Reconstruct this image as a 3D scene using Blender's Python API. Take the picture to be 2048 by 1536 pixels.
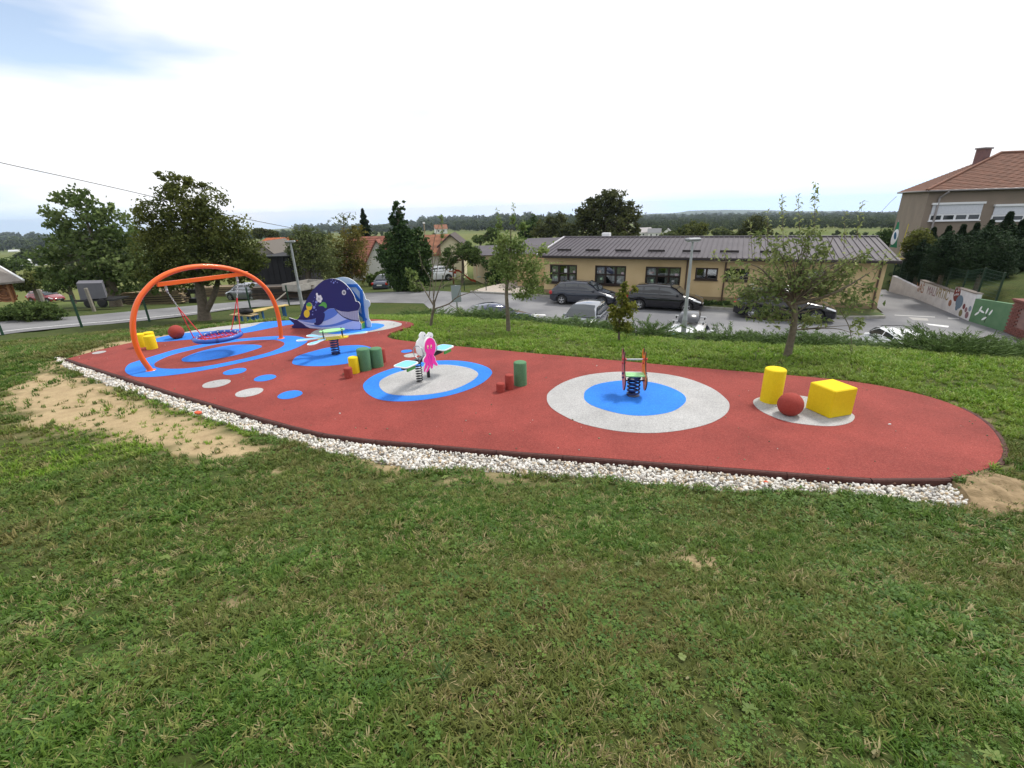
import bpy, math
import numpy as np
from mathutils import Vector, Matrix
from mathutils.geometry import tessellate_polygon
rng = np.random.default_rng(7)
for o in list(bpy.data.objects): bpy.data.objects.remove(o)
SC = bpy.context.scene
COL = SC.collection
# ------------------------------------------------------------------ camera
CAM_H = 3.3
FPX = 940.0                      # focal length in photo pixels (2048 wide)
PITCH = math.atan(353 / 940)
ROLL = math.radians(-1.7)
_f = np.array([0, math.cos(PITCH), -math.sin(PITCH)])
_u0 = np.array([0, math.sin(PITCH), math.cos(PITCH)])
_r0 = np.array([1.0, 0, 0])
_r = math.cos(ROLL) * _r0 + math.sin(ROLL) * _u0
_u = -math.sin(ROLL) * _r0 + math.cos(ROLL) * _u0
CAMP = np.array([0, 0, CAM_H])
cd = bpy.data.cameras.new('camera')
cam = bpy.data.objects.new('camera', cd)
COL.objects.link(cam)
cd.sensor_fit = 'HORIZONTAL'
cd.sensor_width = 36
cd.lens = FPX / 2048 * 36
cd.clip_start = 0.05
cd.clip_end = 30000
cam.matrix_world = Matrix(((_r[0], _u[0], -_f[0], 0), (_r[1], _u[1], -_f[1], 0), (_r[2], _u[2], -_f[2], CAM_H), (0, 0, 0, 1)))
SC.camera = cam
# ------------------------------------------------------------------ sky, sun, exposure
SUN_DIR = Vector((0.50, 0.42, 0.95)).normalized()
W = bpy.data.worlds.new('World')
SC.world = W
W.use_nodes = True
nt = W.node_tree
nt.nodes.clear()
def N(t, k, **kw):
    n = t.nodes.new(k)
    for a, b in kw.items(): setattr(n, a, b)
    return n
out = N(nt, 'ShaderNodeOutputWorld')
bg = N(nt, 'ShaderNodeBackground')
bg.inputs['Strength'].default_value = 0.1
sky = N(nt, 'ShaderNodeTexSky', sky_type='NISHITA', sun_disc=False)
sky.sun_elevation = math.asin(SUN_DIR.z)
sky.sun_rotation = math.atan2(SUN_DIR.x, SUN_DIR.y)
sky.air_density = 1.0
sky.dust_density = 0.0
sky.ozone_density = 2.0
tc = N(nt, 'ShaderNodeTexCoord')
mp = N(nt, 'ShaderNodeMapping')
mp.inputs['Scale'].default_value = (1.0, 1.0, 4.2)
mp.inputs['Location'].default_value = (8.95, 0.5, 3.6)
nz = N(nt, 'ShaderNodeTexNoise')
nz.inputs['Scale'].default_value = 1.5
nz.inputs['Detail'].default_value = 5
nz.inputs['Roughness'].default_value = 0.5
rp = N(nt, 'ShaderNodeMapRange')
rp.inputs[1].default_value = 0.325
rp.inputs[2].default_value = 0.465
hs = N(nt, 'ShaderNodeHueSaturation')
hs.inputs['Saturation'].default_value = 0.72
hs.inputs['Value'].default_value = 1.7
mx = N(nt, 'ShaderNodeMixRGB')
mx.inputs[2].default_value = (10.5, 10.6, 10.8, 1)
L = nt.links.new
sx_ = N(nt, 'ShaderNodeSeparateXYZ'); cb_ = N(nt, 'ShaderNodeCombineXYZ'); mz_ = N(nt, 'ShaderNodeMath', operation='MAXIMUM'); mz_.inputs[1].default_value = .16
L(tc.outputs['Generated'], sx_.inputs[0]); L(sx_.outputs[0], cb_.inputs[0]); L(sx_.outputs[1], cb_.inputs[1]); L(sx_.outputs[2], mz_.inputs[0]); L(mz_.outputs[0], cb_.inputs[2]); L(cb_.outputs[0], sky.inputs['Vector'])
L(tc.outputs['Generated'], mp.inputs[0]); L(mp.outputs[0], nz.inputs['Vector']); 
hz_a = N(nt, 'ShaderNodeMapRange'); hz_a.inputs[1].default_value = 0.0; hz_a.inputs[2].default_value = .13; hz_a.inputs[3].default_value = -.10; hz_a.inputs[4].default_value = .012
ad_ = N(nt, 'ShaderNodeMath', operation='ADD')
L(sx_.outputs[2], hz_a.inputs[0]); L(nz.outputs['Fac'], ad_.inputs[0]); L(hz_a.outputs[0], ad_.inputs[1]); L(ad_.outputs[0], rp.inputs[0])
L(rp.outputs[0], mx.inputs[0]); L(sky.outputs[0], hs.inputs['Color']); L(hs.outputs[0], mx.inputs[1])
L(mx.outputs[0], bg.inputs[0]); L(bg.outputs[0], out.inputs[0])
sl = bpy.data.lights.new('sun', 'SUN')
sl.energy = 3.1
sl.angle = math.radians(11)
sl.color = (1, 0.95, 0.87)
so = bpy.data.objects.new('sun', sl)
COL.objects.link(so)
so.rotation_euler = (-SUN_DIR).to_track_quat('-Z', 'Y').to_euler()
so.location = (20, 20, 60)
SC.render.engine = 'CYCLES'
SC.view_settings.view_transform = 'Standard'
SC.view_settings.look = 'None'
SC.view_settings.exposure = 0.12
SC.view_settings.gamma = 1.0
SC.view_settings.use_curve_mapping = False
SC.cycles.max_bounces = 6
SC.cycles.transparent_max_bounces = 8
# ------------------------------------------------------------------ measuring helpers
def ray(px, py):
    return (px - 1024) / FPX * _r - (py - 768) / FPX * _u + _f
def G(px, py, z=0.0):
    d = ray(px, py)
    p = CAMP + d * ((z - CAM_H) / d[2])
    return (float(p[0]), float(p[1]), z)
def AtY(px, py, Y):
    d = ray(px, py)
    p = CAMP + d * (Y / d[1])
    return tuple(float(v) for v in p)
def PXY(pts, z=0.0):
    return [G(x, y, z)[:2] for x, y in pts]
def to_px(p):
    v = np.asarray(p, float) - CAMP
    zz = v @ _f
    return 1024 + FPX * (v @ _r) / zz, 768 - FPX * (v @ _u) / zz, zz
def on_wall(pts, A, B):
    """pixels seen on the upright plane through ground points A and B -> (distance along AB, height)"""
    A = np.array(A, float); B = np.array(B, float)
    e = B - A; e[2] = 0; e /= np.linalg.norm(e)
    n = np.array([-e[1], e[0], 0])
    res = []
    for x, y in pts:
        d = ray(x, y)
        t = ((A - CAMP) @ n) / (d @ n)
        p = CAMP + d * t
        res.append((float((p - A) @ e), float(p[2] - A[2])))
    return res
def vnoise(x, y, s, seed=0):
    """smooth value noise, 0..1"""
    x = np.asarray(x, float) / s + 131.7 * seed; y = np.asarray(y, float) / s + 57.3 * seed
    xi = np.floor(x).astype(np.int64); yi = np.floor(y).astype(np.int64)
    fx = x - xi; fy = y - yi
    fx = fx * fx * (3 - 2 * fx); fy = fy * fy * (3 - 2 * fy)
    def h(a, b):
        n = (a * 374761393 + b * 668265263 + seed * 974711) & 0x7fffffff
        n = ((n ^ (n >> 13)) * 1274126177) & 0x7fffffff
        return (n & 0xffff) / 65535.0
    return (h(xi, yi) * (1 - fx) + h(xi + 1, yi) * fx) * (1 - fy) + (h(xi, yi + 1) * (1 - fx) + h(xi + 1, yi + 1) * fx) * fy
def inside(poly, x, y):
    x = np.asarray(x, float); y = np.asarray(y, float)
    r = np.zeros(x.shape, bool)
    n = len(poly)
    for i in range(n):
        x0, y0 = poly[i]; x1, y1 = poly[(i + 1) % n]
        if y0 == y1: continue
        c = ((y0 > y) != (y1 > y)) & (x < (x1 - x0) * (y - y0) / (y1 - y0) + x0)
        r ^= c
    return r
def dist_poly(poly, x, y, closed=True):
    x = np.asarray(x, float); y = np.asarray(y, float)
    best = np.full(x.shape, 1e9)
    n = len(poly)
    for i in range(n if closed else n - 1):
        ax, ay = poly[i]; bx, by = poly[(i + 1) % n]
        dx, dy = bx - ax, by - ay
        t = np.clip(((x - ax) * dx + (y - ay) * dy) / max(dx * dx + dy * dy, 1e-9), 0, 1)
        best = np.minimum(best, np.hypot(x - ax - t * dx, y - ay - t * dy))
    return best
def spline(pts, k=4, closed=True):
    P = [np.array(p, float) for p in pts]
    n = len(P); res = []
    for i in range(n if closed else n - 1):
        if closed: a, b, c, d = P[i - 1], P[i], P[(i + 1) % n], P[(i + 2) % n]
        else: a, b, c, d = P[max(i - 1, 0)], P[i], P[i + 1], P[min(i + 2, n - 1)]
        for j in range(k):
            t = j / k
            res.append(tuple(.5 * ((2 * b) + (c - a) * t + (2 * a - 5 * b + 4 * c - d) * t * t + (3 * b - a - 3 * c + d) * t ** 3)))
    if not closed: res.append(tuple(P[-1]))
    return res
def resample(pts, step):
    P = np.array(pts, float); d = np.r_[0, np.cumsum(np.linalg.norm(np.diff(P, axis=0), axis=1))]
    n = max(2, int(round(d[-1] / step)) + 1); s = np.linspace(0, d[-1], n)
    return np.stack([np.interp(s, d, P[:, i]) for i in range(P.shape[1])], 1)
# ------------------------------------------------------------------ materials
_M = {}
def srgb(*c):
    return tuple(((v / 255) / 12.92 if v / 255 <= .04045 else ((v / 255 + .055) / 1.055) ** 2.4) for v in c)
def mat(name, c, rough=.6, metal=0., c2=None, scale=6., detail=4., mixlo=.35, mixhi=.65, bump=0., bscale=None, spec=.5, coat=0., coords='Object', alpha=None, trans=0., ior=1.45):
    if name in _M: return _M[name]
    m = bpy.data.materials.new(name); m.use_nodes = True
    t = m.node_tree; b = t.nodes['Principled BSDF']
    b.inputs['Base Color'].default_value = (*c, 1)
    b.inputs['Roughness'].default_value = rough
    b.inputs['Metallic'].default_value = metal
    b.inputs['Specular IOR Level'].default_value = spec
    b.inputs['Coat Weight'].default_value = coat
    b.inputs['Transmission Weight'].default_value = trans
    b.inputs['IOR'].default_value = ior
    co = None
    if c2 is not None or bump:
        co = N(t, 'ShaderNodeTexCoord')
    if c2 is not None:
        n = N(t, 'ShaderNodeTexNoise'); n.inputs['Scale'].default_value = scale; n.inputs['Detail'].default_value = detail
        r = N(t, 'ShaderNodeMapRange'); r.inputs[1].default_value = mixlo; r.inputs[2].default_value = mixhi
        x = N(t, 'ShaderNodeMixRGB'); x.inputs[1].default_value = (*c, 1); x.inputs[2].default_value = (*c2, 1)
        t.links.new(co.outputs[coords], n.inputs['Vector']); t.links.new(n.outputs['Fac'], r.inputs[0])
        t.links.new(r.outputs[0], x.inputs[0]); t.links.new(x.outputs[0], b.inputs['Base Color'])
    if bump:
        n2 = N(t, 'ShaderNodeTexNoise'); n2.inputs['Scale'].default_value = bscale or scale * 3; n2.inputs['Detail'].default_value = 3
        bp = N(t, 'ShaderNodeBump'); bp.inputs['Strength'].default_value = bump; bp.inputs['Distance'].default_value = .02
        t.links.new(co.outputs[coords], n2.inputs['Vector']); t.links.new(n2.outputs['Fac'], bp.inputs['Height']); t.links.new(bp.outputs[0], b.inputs['Normal'])
    _M[name] = m
    return m
def rubber(name, c, speck, amount=.5, wear=1.):
    """poured rubber granulate: fine speckle and grain, broad faint wear"""
    if name in _M: return _M[name]
    m = bpy.data.materials.new(name); m.use_nodes = True; t = m.node_tree; b = t.nodes['Principled BSDF']
    b.inputs['Roughness'].default_value = .85; b.inputs['Specular IOR Level'].default_value = .25
    co = N(t, 'ShaderNodeTexCoord')
    v = N(t, 'ShaderNodeTexVoronoi'); v.inputs['Scale'].default_value = 140
    n = N(t, 'ShaderNodeTexNoise'); n.inputs['Scale'].default_value = .9; n.inputs['Detail'].default_value = 6; n.inputs['Roughness'].default_value = .65
    n3 = N(t, 'ShaderNodeTexNoise'); n3.inputs['Scale'].default_value = 28; n3.inputs['Detail'].default_value = 5; n3.inputs['Roughness'].default_value = .8
    sp = N(t, 'ShaderNodeSeparateColor')
    r1 = N(t, 'ShaderNodeMapRange'); r1.inputs[1].default_value = .45; r1.inputs[2].default_value = 1.; r1.inputs[4].default_value = amount
    x1 = N(t, 'ShaderNodeMixRGB'); x1.inputs[1].default_value = (*c, 1); x1.inputs[2].default_value = (*speck, 1)
    ad = N(t, 'ShaderNodeMath', operation='ADD')
    r2 = N(t, 'ShaderNodeMapRange'); r2.inputs[1].default_value = .7; r2.inputs[2].default_value = 1.3; r2.inputs[3].default_value = 1 - .26 * wear; r2.inputs[4].default_value = 1 + .2 * wear
    x2 = N(t, 'ShaderNodeMixRGB', blend_type='MULTIPLY'); x2.inputs[0].default_value = 1
    k = t.links.new
    for q in (v, n, n3): k(co.outputs['Object'], q.inputs['Vector'])
    k(v.outputs['Color'], sp.inputs[0]); k(sp.outputs[0], r1.inputs[0]); k(r1.outputs[0], x1.inputs[0])
    k(n.outputs['Fac'], ad.inputs[0]); k(n3.outputs['Fac'], ad.inputs[1]); k(ad.outputs[0], r2.inputs[0])
    k(x1.outputs[0], x2.inputs[1]); k(r2.outputs[0], x2.inputs[2]); k(x2.outputs[0], b.inputs['Base Color'])
    bp = N(t, 'ShaderNodeBump'); bp.inputs['Strength'].default_value = .35; bp.inputs['Distance'].default_value = .006
    k(v.outputs['Distance'], bp.inputs['Height']); k(bp.outputs[0], b.inputs['Normal'])
    _M[name] = m
    return m
def glass_pane(name, tint=(.82, .86, .86), refl=.22):
    if name in _M: return _M[name]
    m = bpy.data.materials.new(name); m.use_nodes = True; t = m.node_tree; t.nodes.remove(t.nodes['Principled BSDF']); o = t.nodes['Material Output']
    tr = N(t, 'ShaderNodeBsdfTransparent'); tr.inputs[0].default_value = (*tint, 1); gl = N(t, 'ShaderNodeBsdfGlossy'); gl.inputs['Roughness'].default_value = .03; gl.inputs[0].default_value = (.9, .92, .95, 1)
    fr = N(t, 'ShaderNodeFresnel'); fr.inputs[0].default_value = 1.5; r = N(t, 'ShaderNodeMapRange'); r.inputs[1].default_value = 0; r.inputs[2].default_value = 1; r.inputs[3].default_value = refl * .4; r.inputs[4].default_value = 1
    ms = N(t, 'ShaderNodeMixShader'); k = t.links.new
    k(fr.outputs[0], r.inputs[0]); k(r.outputs[0], ms.inputs[0]); k(tr.outputs[0], ms.inputs[1]); k(gl.outputs[0], ms.inputs[2]); k(ms.outputs[0], o.inputs[0])
    _M[name] = m
    return m
def foliage(name, dark, light, trans=.35, rough=.55):
    """leaf material: 'tint' (a leaf's own shade) mixes two greens, part of the light passes through"""
    if name in _M: return _M[name]
    m = bpy.data.materials.new(name); m.use_nodes = True; t = m.node_tree; b = t.nodes['Principled BSDF']; o = t.nodes['Material Output']
    b.inputs['Roughness'].default_value = .8; b.inputs['Specular IOR Level'].default_value = .12
    a = N(t, 'ShaderNodeAttribute'); a.attribute_name = 'tint'
    x = N(t, 'ShaderNodeMixRGB'); x.inputs[1].default_value = (*dark, 1); x.inputs[2].default_value = (*light, 1)
    tr = N(t, 'ShaderNodeBsdfTranslucent'); ms = N(t, 'ShaderNodeMixShader'); ms.inputs[0].default_value = trans
    k = t.links.new
    k(a.outputs['Fac'], x.inputs[0]); k(x.outputs[0], b.inputs['Base Color']); k(x.outputs[0], tr.inputs[0])
    k(b.outputs[0], ms.inputs[1]); k(tr.outputs[0], ms.inputs[2]); k(ms.outputs[0], o.inputs[0])
    _M[name] = m
    return m
def instanced(name, stops, rough=.6, trans=0., patch=None, pscale=.6):
    """material for scattered pieces: each piece draws its own colour from the ramp"""
    if name in _M: return _M[name]
    m = bpy.data.materials.new(name); m.use_nodes = True; t = m.node_tree; b = t.nodes['Principled BSDF']; o = t.nodes['Material Output']
    b.inputs['Roughness'].default_value = rough; b.inputs['Specular IOR Level'].default_value = .25
    oi = N(t, 'ShaderNodeObjectInfo'); cr = N(t, 'ShaderNodeValToRGB')
    el = cr.color_ramp.elements
    while len(el) < len(stops): el.new(.5)
    for e, (p, c) in zip(el, stops): e.position = p; e.color = (*c, 1)
    k = t.links.new
    k(oi.outputs['Random'], cr.inputs[0]); src = cr.outputs[0]
    if patch:
        ge = N(t, 'ShaderNodeNewGeometry'); n = N(t, 'ShaderNodeTexNoise'); n.inputs['Scale'].default_value = pscale; n.inputs['Detail'].default_value = 5; n.inputs['Roughness'].default_value = .62
        r = N(t, 'ShaderNodeMapRange'); r.inputs[1].default_value = .45; r.inputs[2].default_value = .72; r.inputs[4].default_value = .8
        x = N(t, 'ShaderNodeMixRGB'); x.inputs[2].default_value = (*patch, 1)
        k(ge.outputs['Position'], n.inputs['Vector']); k(n.outputs['Fac'], r.inputs[0]); k(r.outputs[0], x.inputs[0]); k(src, x.inputs[1]); src = x.outputs[0]
    k(src, b.inputs['Base Color'])
    if trans:
        tr = N(t, 'ShaderNodeBsdfTranslucent'); ms = N(t, 'ShaderNodeMixShader'); ms.inputs[0].default_value = trans
        k(src, tr.inputs[0]); k(b.outputs[0], ms.inputs[1]); k(tr.outputs[0], ms.inputs[2]); k(ms.outputs[0], o.inputs[0])
    _M[name] = m
    return m
# ------------------------------------------------------------------ geometry helpers
class MB:
    """collects shapes into one mesh"""
    def __init__(s): s.v = []; s.f = []; s.m = []; s.sm = []
    def add(s, vs, fs, m=0, smooth=False):
        o = len(s.v); s.v += [tuple(map(float, p)) for p in vs]
        for f in fs: s.f.append(tuple(i + o for i in f)); s.m.append(m); s.sm.append(smooth)
        return s
    def box(s, c, d, m=0, rz=0., M=None, bev=0.):
        x, y, z = [v / 2 for v in d]
        if bev:
            b = bev
            vs = []
            for sx in (-1, 1):
                for sy in (-1, 1):
                    for sz in (-1, 1):
                        vs += [(sx * x, sy * (y - b), sz * (z - b)), (sx * (x - b), sy * y, sz * (z - b)), (sx * (x - b), sy * (y - b), sz * z)]
            def I(sx, sy, sz, k): return ((sx > 0) * 4 + (sy > 0) * 2 + (sz > 0)) * 3 + k
            fs = []
            for k in range(3):
                for sg in (-1, 1):
                    q = []
                    for a, c2 in ((-1, -1), (1, -1), (1, 1), (-1, 1)):
                        t = [a, c2]; t.insert(k, sg); q.append(I(*t, k))
                    fs.append(q)
            for k in range(3):
                i, j = [(1, 2), (0, 2), (0, 1)][k]
                for a in (-1, 1):
                    for c2 in (-1, 1):
                        t0 = [0, 0, 0]; t0[k] = -1; t0[i] = a; t0[j] = c2; t1 = list(t0); t1[k] = 1
                        fs.append([I(*t0, i), I(*t1, i), I(*t1, j), I(*t0, j)])
            for sx in (-1, 1):
                for sy in (-1, 1):
                    for sz in (-1, 1): fs.append([I(sx, sy, sz, k) for k in range(3)])
        else:
            vs = [(a * x, b2 * y, c2 * z) for a in (-1, 1) for b2 in (-1, 1) for c2 in (-1, 1)]
            fs = [(0, 1, 3, 2), (4, 6, 7, 5), (0, 4, 5, 1), (2, 3, 7, 6), (0, 2, 6, 4), (1, 5, 7, 3)]
        cs, sn = math.cos(rz), math.sin(rz)
        if M is not None: vs = [tuple(M @ Vector(p)) for p in vs]
        else: vs = [(p[0] * cs - p[1] * sn + c[0], p[0] * sn + p[1] * cs + c[1], p[2] + c[2]) for p in vs]
        return s.add(vs, fs, m)
    def tube(s, pts, r, n=8, m=0, cap=True, closed=False, smooth=True):
        P = [Vector(p) for p in pts]; k = len(P)
        R = r if hasattr(r, '__len__') else [r] * k
        up = None; rings = []
        for i in range(k):
            if closed: d = P[(i + 1) % k] - P[i - 1]
            else: d = P[min(i + 1, k - 1)] - P[max(i - 1, 0)]
            if d.length < 1e-9: d = Vector((0, 0, 1))
            d.normalize()
            if up is None:
                up = Vector((0, 0, 1)) if abs(d.z) < .9 else Vector((1, 0, 0))
            a = d.cross(up)
            if a.length < 1e-6: a = d.orthogonal()
            a.normalize(); b = d.cross(a).normalized(); up = -b if (-b).dot(up) > 0 else b
            rings.append([P[i] + (a * math.cos(2 * math.pi * j / n) + b * math.sin(2 * math.pi * j / n)) * R[i] for j in range(n)])
        vs = [p for q in rings for p in q]; fs = []
        for i in range(k if closed else k - 1):
            i2 = (i + 1) % k; sh = 0
            if closed and i2 == 0:
                sh = min(range(n), key=lambda q: (rings[0][q] - rings[i][0]).length)
            for j in range(n):
                j2 = (j + 1) % n
                fs.append((i * n + j, i * n + j2, i2 * n + (j2 + sh) % n, i2 * n + (j + sh) % n))
        s.add(vs, fs, m, smooth)
        if cap and not closed:
            s.add(rings[0], [tuple(range(n))[::-1]], m); s.add(rings[-1], [tuple(range(n))], m)
        return s
    def cyl(s, a, b, r, n=16, m=0, r2=None): return s.tube([a, b], [r, r if r2 is None else r2], n, m)
    def lathe(s, prof, n=24, m=0, c=(0, 0, 0), axis='z', smooth=True, caps=True):
        vs = []; fs = []; k = len(prof)
        for r, z in prof:
            for j in range(n):
                a = 2 * math.pi * j / n; x, y = r * math.cos(a), r * math.sin(a)
                p = (x, y, z) if axis == 'z' else ((x, z, y) if axis == 'y' else (z, x, y))
                vs.append((p[0] + c[0], p[1] + c[1], p[2] + c[2]))
        for i in range(k - 1):
            for j in range(n): fs.append((i * n + j, i * n + (j + 1) % n, (i + 1) * n + (j + 1) % n, (i + 1) * n + j))
        s.add(vs, fs, m, smooth)
        if caps:
            if prof[0][0] > 1e-5: s.add(vs[:n], [tuple(range(n))[::-1]], m)
            if prof[-1][0] > 1e-5: s.add(vs[-n:], [tuple(range(n))], m)
        return s
    def prism(s, poly, fn, d0, d1, m=0, side=None):
        """polygon given in a plane, fn(u, v, depth) -> xyz, from depth d0 to d1"""
        n = len(poly); tr = tessellate_polygon([[Vector((p[0], p[1], 0)) for p in poly]])
        a = [fn(p[0], p[1], d0) for p in poly]; b = [fn(p[0], p[1], d1) for p in poly]
        s.add(a, [tuple(t) for t in tr], m); s.add(b, [tuple(t)[::-1] for t in tr], m)
        s.add(a + b, [(i, (i + 1) % n, n + (i + 1) % n, n + i) for i in range(n)], m if side is None else side)
        return s
    def slab(s, poly, z0, z1, m=0): return s.prism(poly, lambda u, v, d: (u, v, d), z1, z0, m)
    def sphere(s, c, r, n=20, m=0, sc=(1, 1, 1)):
        k = max(6, n // 2)
        o = len(s.v)
        s.lathe([(r * math.sin(math.pi * i / k) + 1e-6, -r * math.cos(math.pi * i / k)) for i in range(k + 1)], n, m)
        s.v[o:] = [(p[0] * sc[0] + c[0], p[1] * sc[1] + c[1], p[2] * sc[2] + c[2]) for p in s.v[o:]]
        return s
    def mesh(s, name, mats):
        me = bpy.data.meshes.new(name); me.from_pydata(s.v, [], s.f)
        for q in (mats if isinstance(mats, (list, tuple)) else [mats]): me.materials.append(q)
        me.polygons.foreach_set('material_index', s.m); me.polygons.foreach_set('use_smooth', s.sm)
        me.update()
        return me
def recalc(me):
    import bmesh
    b = bmesh.new(); b.from_mesh(me); bmesh.ops.recalc_face_normals(b, faces=b.faces); b.to_mesh(me); b.free()
def fast_mesh(name, V, F, mats, tint=None):
    """V (n,3), F (m,k) numpy"""
    me = bpy.data.meshes.new(name); n, k = len(V), F.shape[1]
    me.vertices.add(n); me.vertices.foreach_set('co', np.ascontiguousarray(V, np.float32).ravel())
    me.loops.add(F.size); me.loops.foreach_set('vertex_index', np.ascontiguousarray(F, np.int32).ravel())
    me.polygons.add(len(F)); me.polygons.foreach_set('loop_start', np.arange(0, F.size, k, dtype=np.int32))
    for q in (mats if isinstance(mats, (list, tuple)) else [mats]): me.materials.append(q)
    if tint is not None:
        a = me.attributes.new('tint', 'FLOAT', 'POINT'); a.data.foreach_set('value', np.ascontiguousarray(tint, np.float32))
    me.update(calc_edges=True); me.validate()
    return me
def tag(o, label, cat, group=None, kind=None):
    if label: o['label'] = label
    if cat: o['category'] = cat
    if group: o['group'] = group
    if kind: o['kind'] = kind
    return o
def link(name, me, parent=None):
    o = bpy.data.objects.new(name, me); COL.objects.link(o)
    if parent is not None: o.parent = parent
    return o
def thing(name, label, cat, loc=(0, 0, 0), rz=0., group=None):
    o = bpy.data.objects.new(name, None); COL.objects.link(o); o.location = loc; o.rotation_euler = (0, 0, rz); o.empty_display_size = .2
    return tag(o, label, cat, group)
def part(name, mb, mats, parent, fix=True, loc=None, rot=None):
    me = mb.mesh(name, mats)
    if fix: recalc(me)
    o = link(name, me, parent)
    if loc is not None: o.location = loc
    if rot is not None: o.rotation_euler = rot
    return o
def struct(name, mb, mats, label, cat, kind='structure'):
    me = mb.mesh(name, mats); recalc(me)
    return tag(link(name, me), label, cat, kind=kind)
def scatter(name, P, R, S, I, sources, label, cat):
    """stuff: one object whose points carry copies of small source meshes"""
    me = bpy.data.meshes.new(name); n = len(P)
    me.vertices.add(n); me.vertices.foreach_set('co', np.ascontiguousarray(P, np.float32).ravel())
    for nm, ty, key, arr in (('rot', 'FLOAT_VECTOR', 'vector', R), ('scl', 'FLOAT', 'value', S)):
        a = me.attributes.new(nm, ty, 'POINT'); a.data.foreach_set(key, np.ascontiguousarray(arr, np.float32).ravel())
    a = me.attributes.new('idx', 'INT', 'POINT'); a.data.foreach_set('value', np.ascontiguousarray(I, np.int32))
    o = link(name, me); tag(o, label, cat, kind='stuff')
    g = bpy.data.node_groups.new(name, 'GeometryNodeTree')
    g.interface.new_socket('Geometry', in_out='INPUT', socket_type='NodeSocketGeometry'); g.interface.new_socket('Geometry', in_out='OUTPUT', socket_type='NodeSocketGeometry')
    gi = N(g, 'NodeGroupInput'); go = N(g, 'NodeGroupOutput'); ip = N(g, 'GeometryNodeInstanceOnPoints'); jn = N(g, 'GeometryNodeJoinGeometry')
    for q in sources[::-1]:
        ob = bpy.data.objects.new(q.name, q); oi = N(g, 'GeometryNodeObjectInfo'); oi.inputs['Object'].default_value = ob; oi.inputs['As Instance'].default_value = True
        g.links.new(oi.outputs['Geometry'], jn.inputs[0])
    def at(nm, ty): q = N(g, 'GeometryNodeInputNamedAttribute', data_type=ty); q.inputs['Name'].default_value = nm; return q.outputs['Attribute']
    er = N(g, 'FunctionNodeEulerToRotation')
    k = g.links.new
    k(at('rot', 'FLOAT_VECTOR'), er.inputs[0]); k(er.outputs[0], ip.inputs['Rotation']); k(at('scl', 'FLOAT'), ip.inputs['Scale']); k(at('idx', 'INT'), ip.inputs['Instance Index'])
    ip.inputs['Pick Instance'].default_value = True
    k(gi.outputs[0], ip.inputs['Points']); k(jn.outputs[0], ip.inputs['Instance']); k(ip.outputs[0], go.inputs[0])
    md = o.modifiers.new('scatter', 'NODES'); md.node_group = g
    return o
# ================================================================== ground
PZ = -2.8                                    # car park level
RED_PX = [(135,717),(190,735),(244,752),(354,786.5),(420,805),(500,828),(581,850),(630,863),(691,874),(798,883),(846,887),(993,900),(1200,915),(1340,926),(1480,936.5),(1605,946),(1716,955),(1785,959),(1882,958),(1938,952),(1979,938.5),(2001,925),(2014,908),(2007,889),(1987,858),(1965,836),(1924,814),(1882,798),(1840,787),(1785,775),(1730,765),(1674,759),(1591,751),(1480,742.5),(1334,730),(1246,722),(1158,714),(1060,706),(992,699),(914,692.5),(860,687),(816,682),(787,679),(771,676),(765.5,672),(775,667),(797,659.5),(822,653.7),(836,648),(832,645),(816,643),(771,639),(743,638),(690,638.5),(640,640),(580,640.5),(529,643.4),(474,649),(416,656),(375,663),(314,676),(266,684),(203,698.6)]
RED = PXY(RED_PX)
def _soften(P, keep):
    Q = resample(P + [P[0]], .12)[:-1]; out_ = Q.copy()
    for _ in range(14): out_ = np.where(keep(out_)[:, None], out_, (np.roll(out_, 1, 0) + 2 * out_ + np.roll(out_, -1, 0)) / 4)
    return out_
_n0 = len(RED)
_S = _soften(RED, lambda q: q[:, 0] < -9.5)
RED_FINE = [tuple(p) for p in _S[::2]]
_i0 = int(np.argmin(np.hypot(_S[:, 0] - RED[0][0], _S[:, 1] - RED[0][1]))); _i1 = int(np.argmin(np.hypot(_S[:, 0] - RED[26][0], _S[:, 1] - RED[26][1])))
GRAV_PX = [(110,716),(117,725.5),(146,742.5),(195,764.5),(244,779),(293,796),(342,814.6),(390,830),(437,843),(495,862.5),(556,877),(617,897),(666,909),(764,926),(822,940),(859,944),(912,939),(944,939),(993,946.5),(1066,952.6),(1139,955),(1207,957),(1275,971),(1400,978),(1500,985.6),(1580,988),(1687,990),(1741,999),(1848,1008),(1915,1016),(1939,1007)]
GRAV = PXY(GRAV_PX, -.06)
KERBLINE = [tuple(p) for p in _S[_i0:_i1 + 1]]
RED = [tuple(p) for p in _S[::5]]
GRAVEL = GRAV[::-1] + [(-11.75, 11.9)] + [tuple(p) for p in KERBLINE[:int(len(KERBLINE) * .86):4]]
ROAD_NEAR = [G(-260,715,-1.0), G(0,670,-1.3), G(164,652.5,-1.5), G(240,646.6,-1.6), G(380,631,-1.85), G(468,618,-2.1), G(579,610,-2.35), G(660,607,-2.55), G(742,605.6,-2.7), G(847,607,PZ)]
ROAD_FAR = [G(-260,676,-1.1), G(0,644,-1.4), G(164,632,-1.6), G(240,625,-1.7), G(380,612,-1.95), G(509,600.7,-2.25), G(538,594.5,-2.4), G(620,591,-2.6), G(730,586,-2.72), G(882,582,PZ)]
PARK_FAR = [G(940,585.5,PZ), G(1000,588.5,PZ), G(1100,595,PZ), G(1250,603,PZ), G(1404,617,PZ), G(1463,621,PZ), G(1680,638,PZ), G(1771,637,PZ)]
FRONT_DIR = np.array([18.13, -8.53]) / np.hypot(18.13, 8.53)      # along the tan building's front
BACK_DIR = np.array([8.53, 18.13]) / np.hypot(18.13, 8.53)
tip = np.array(PARK_FAR[-1][:2])
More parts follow.
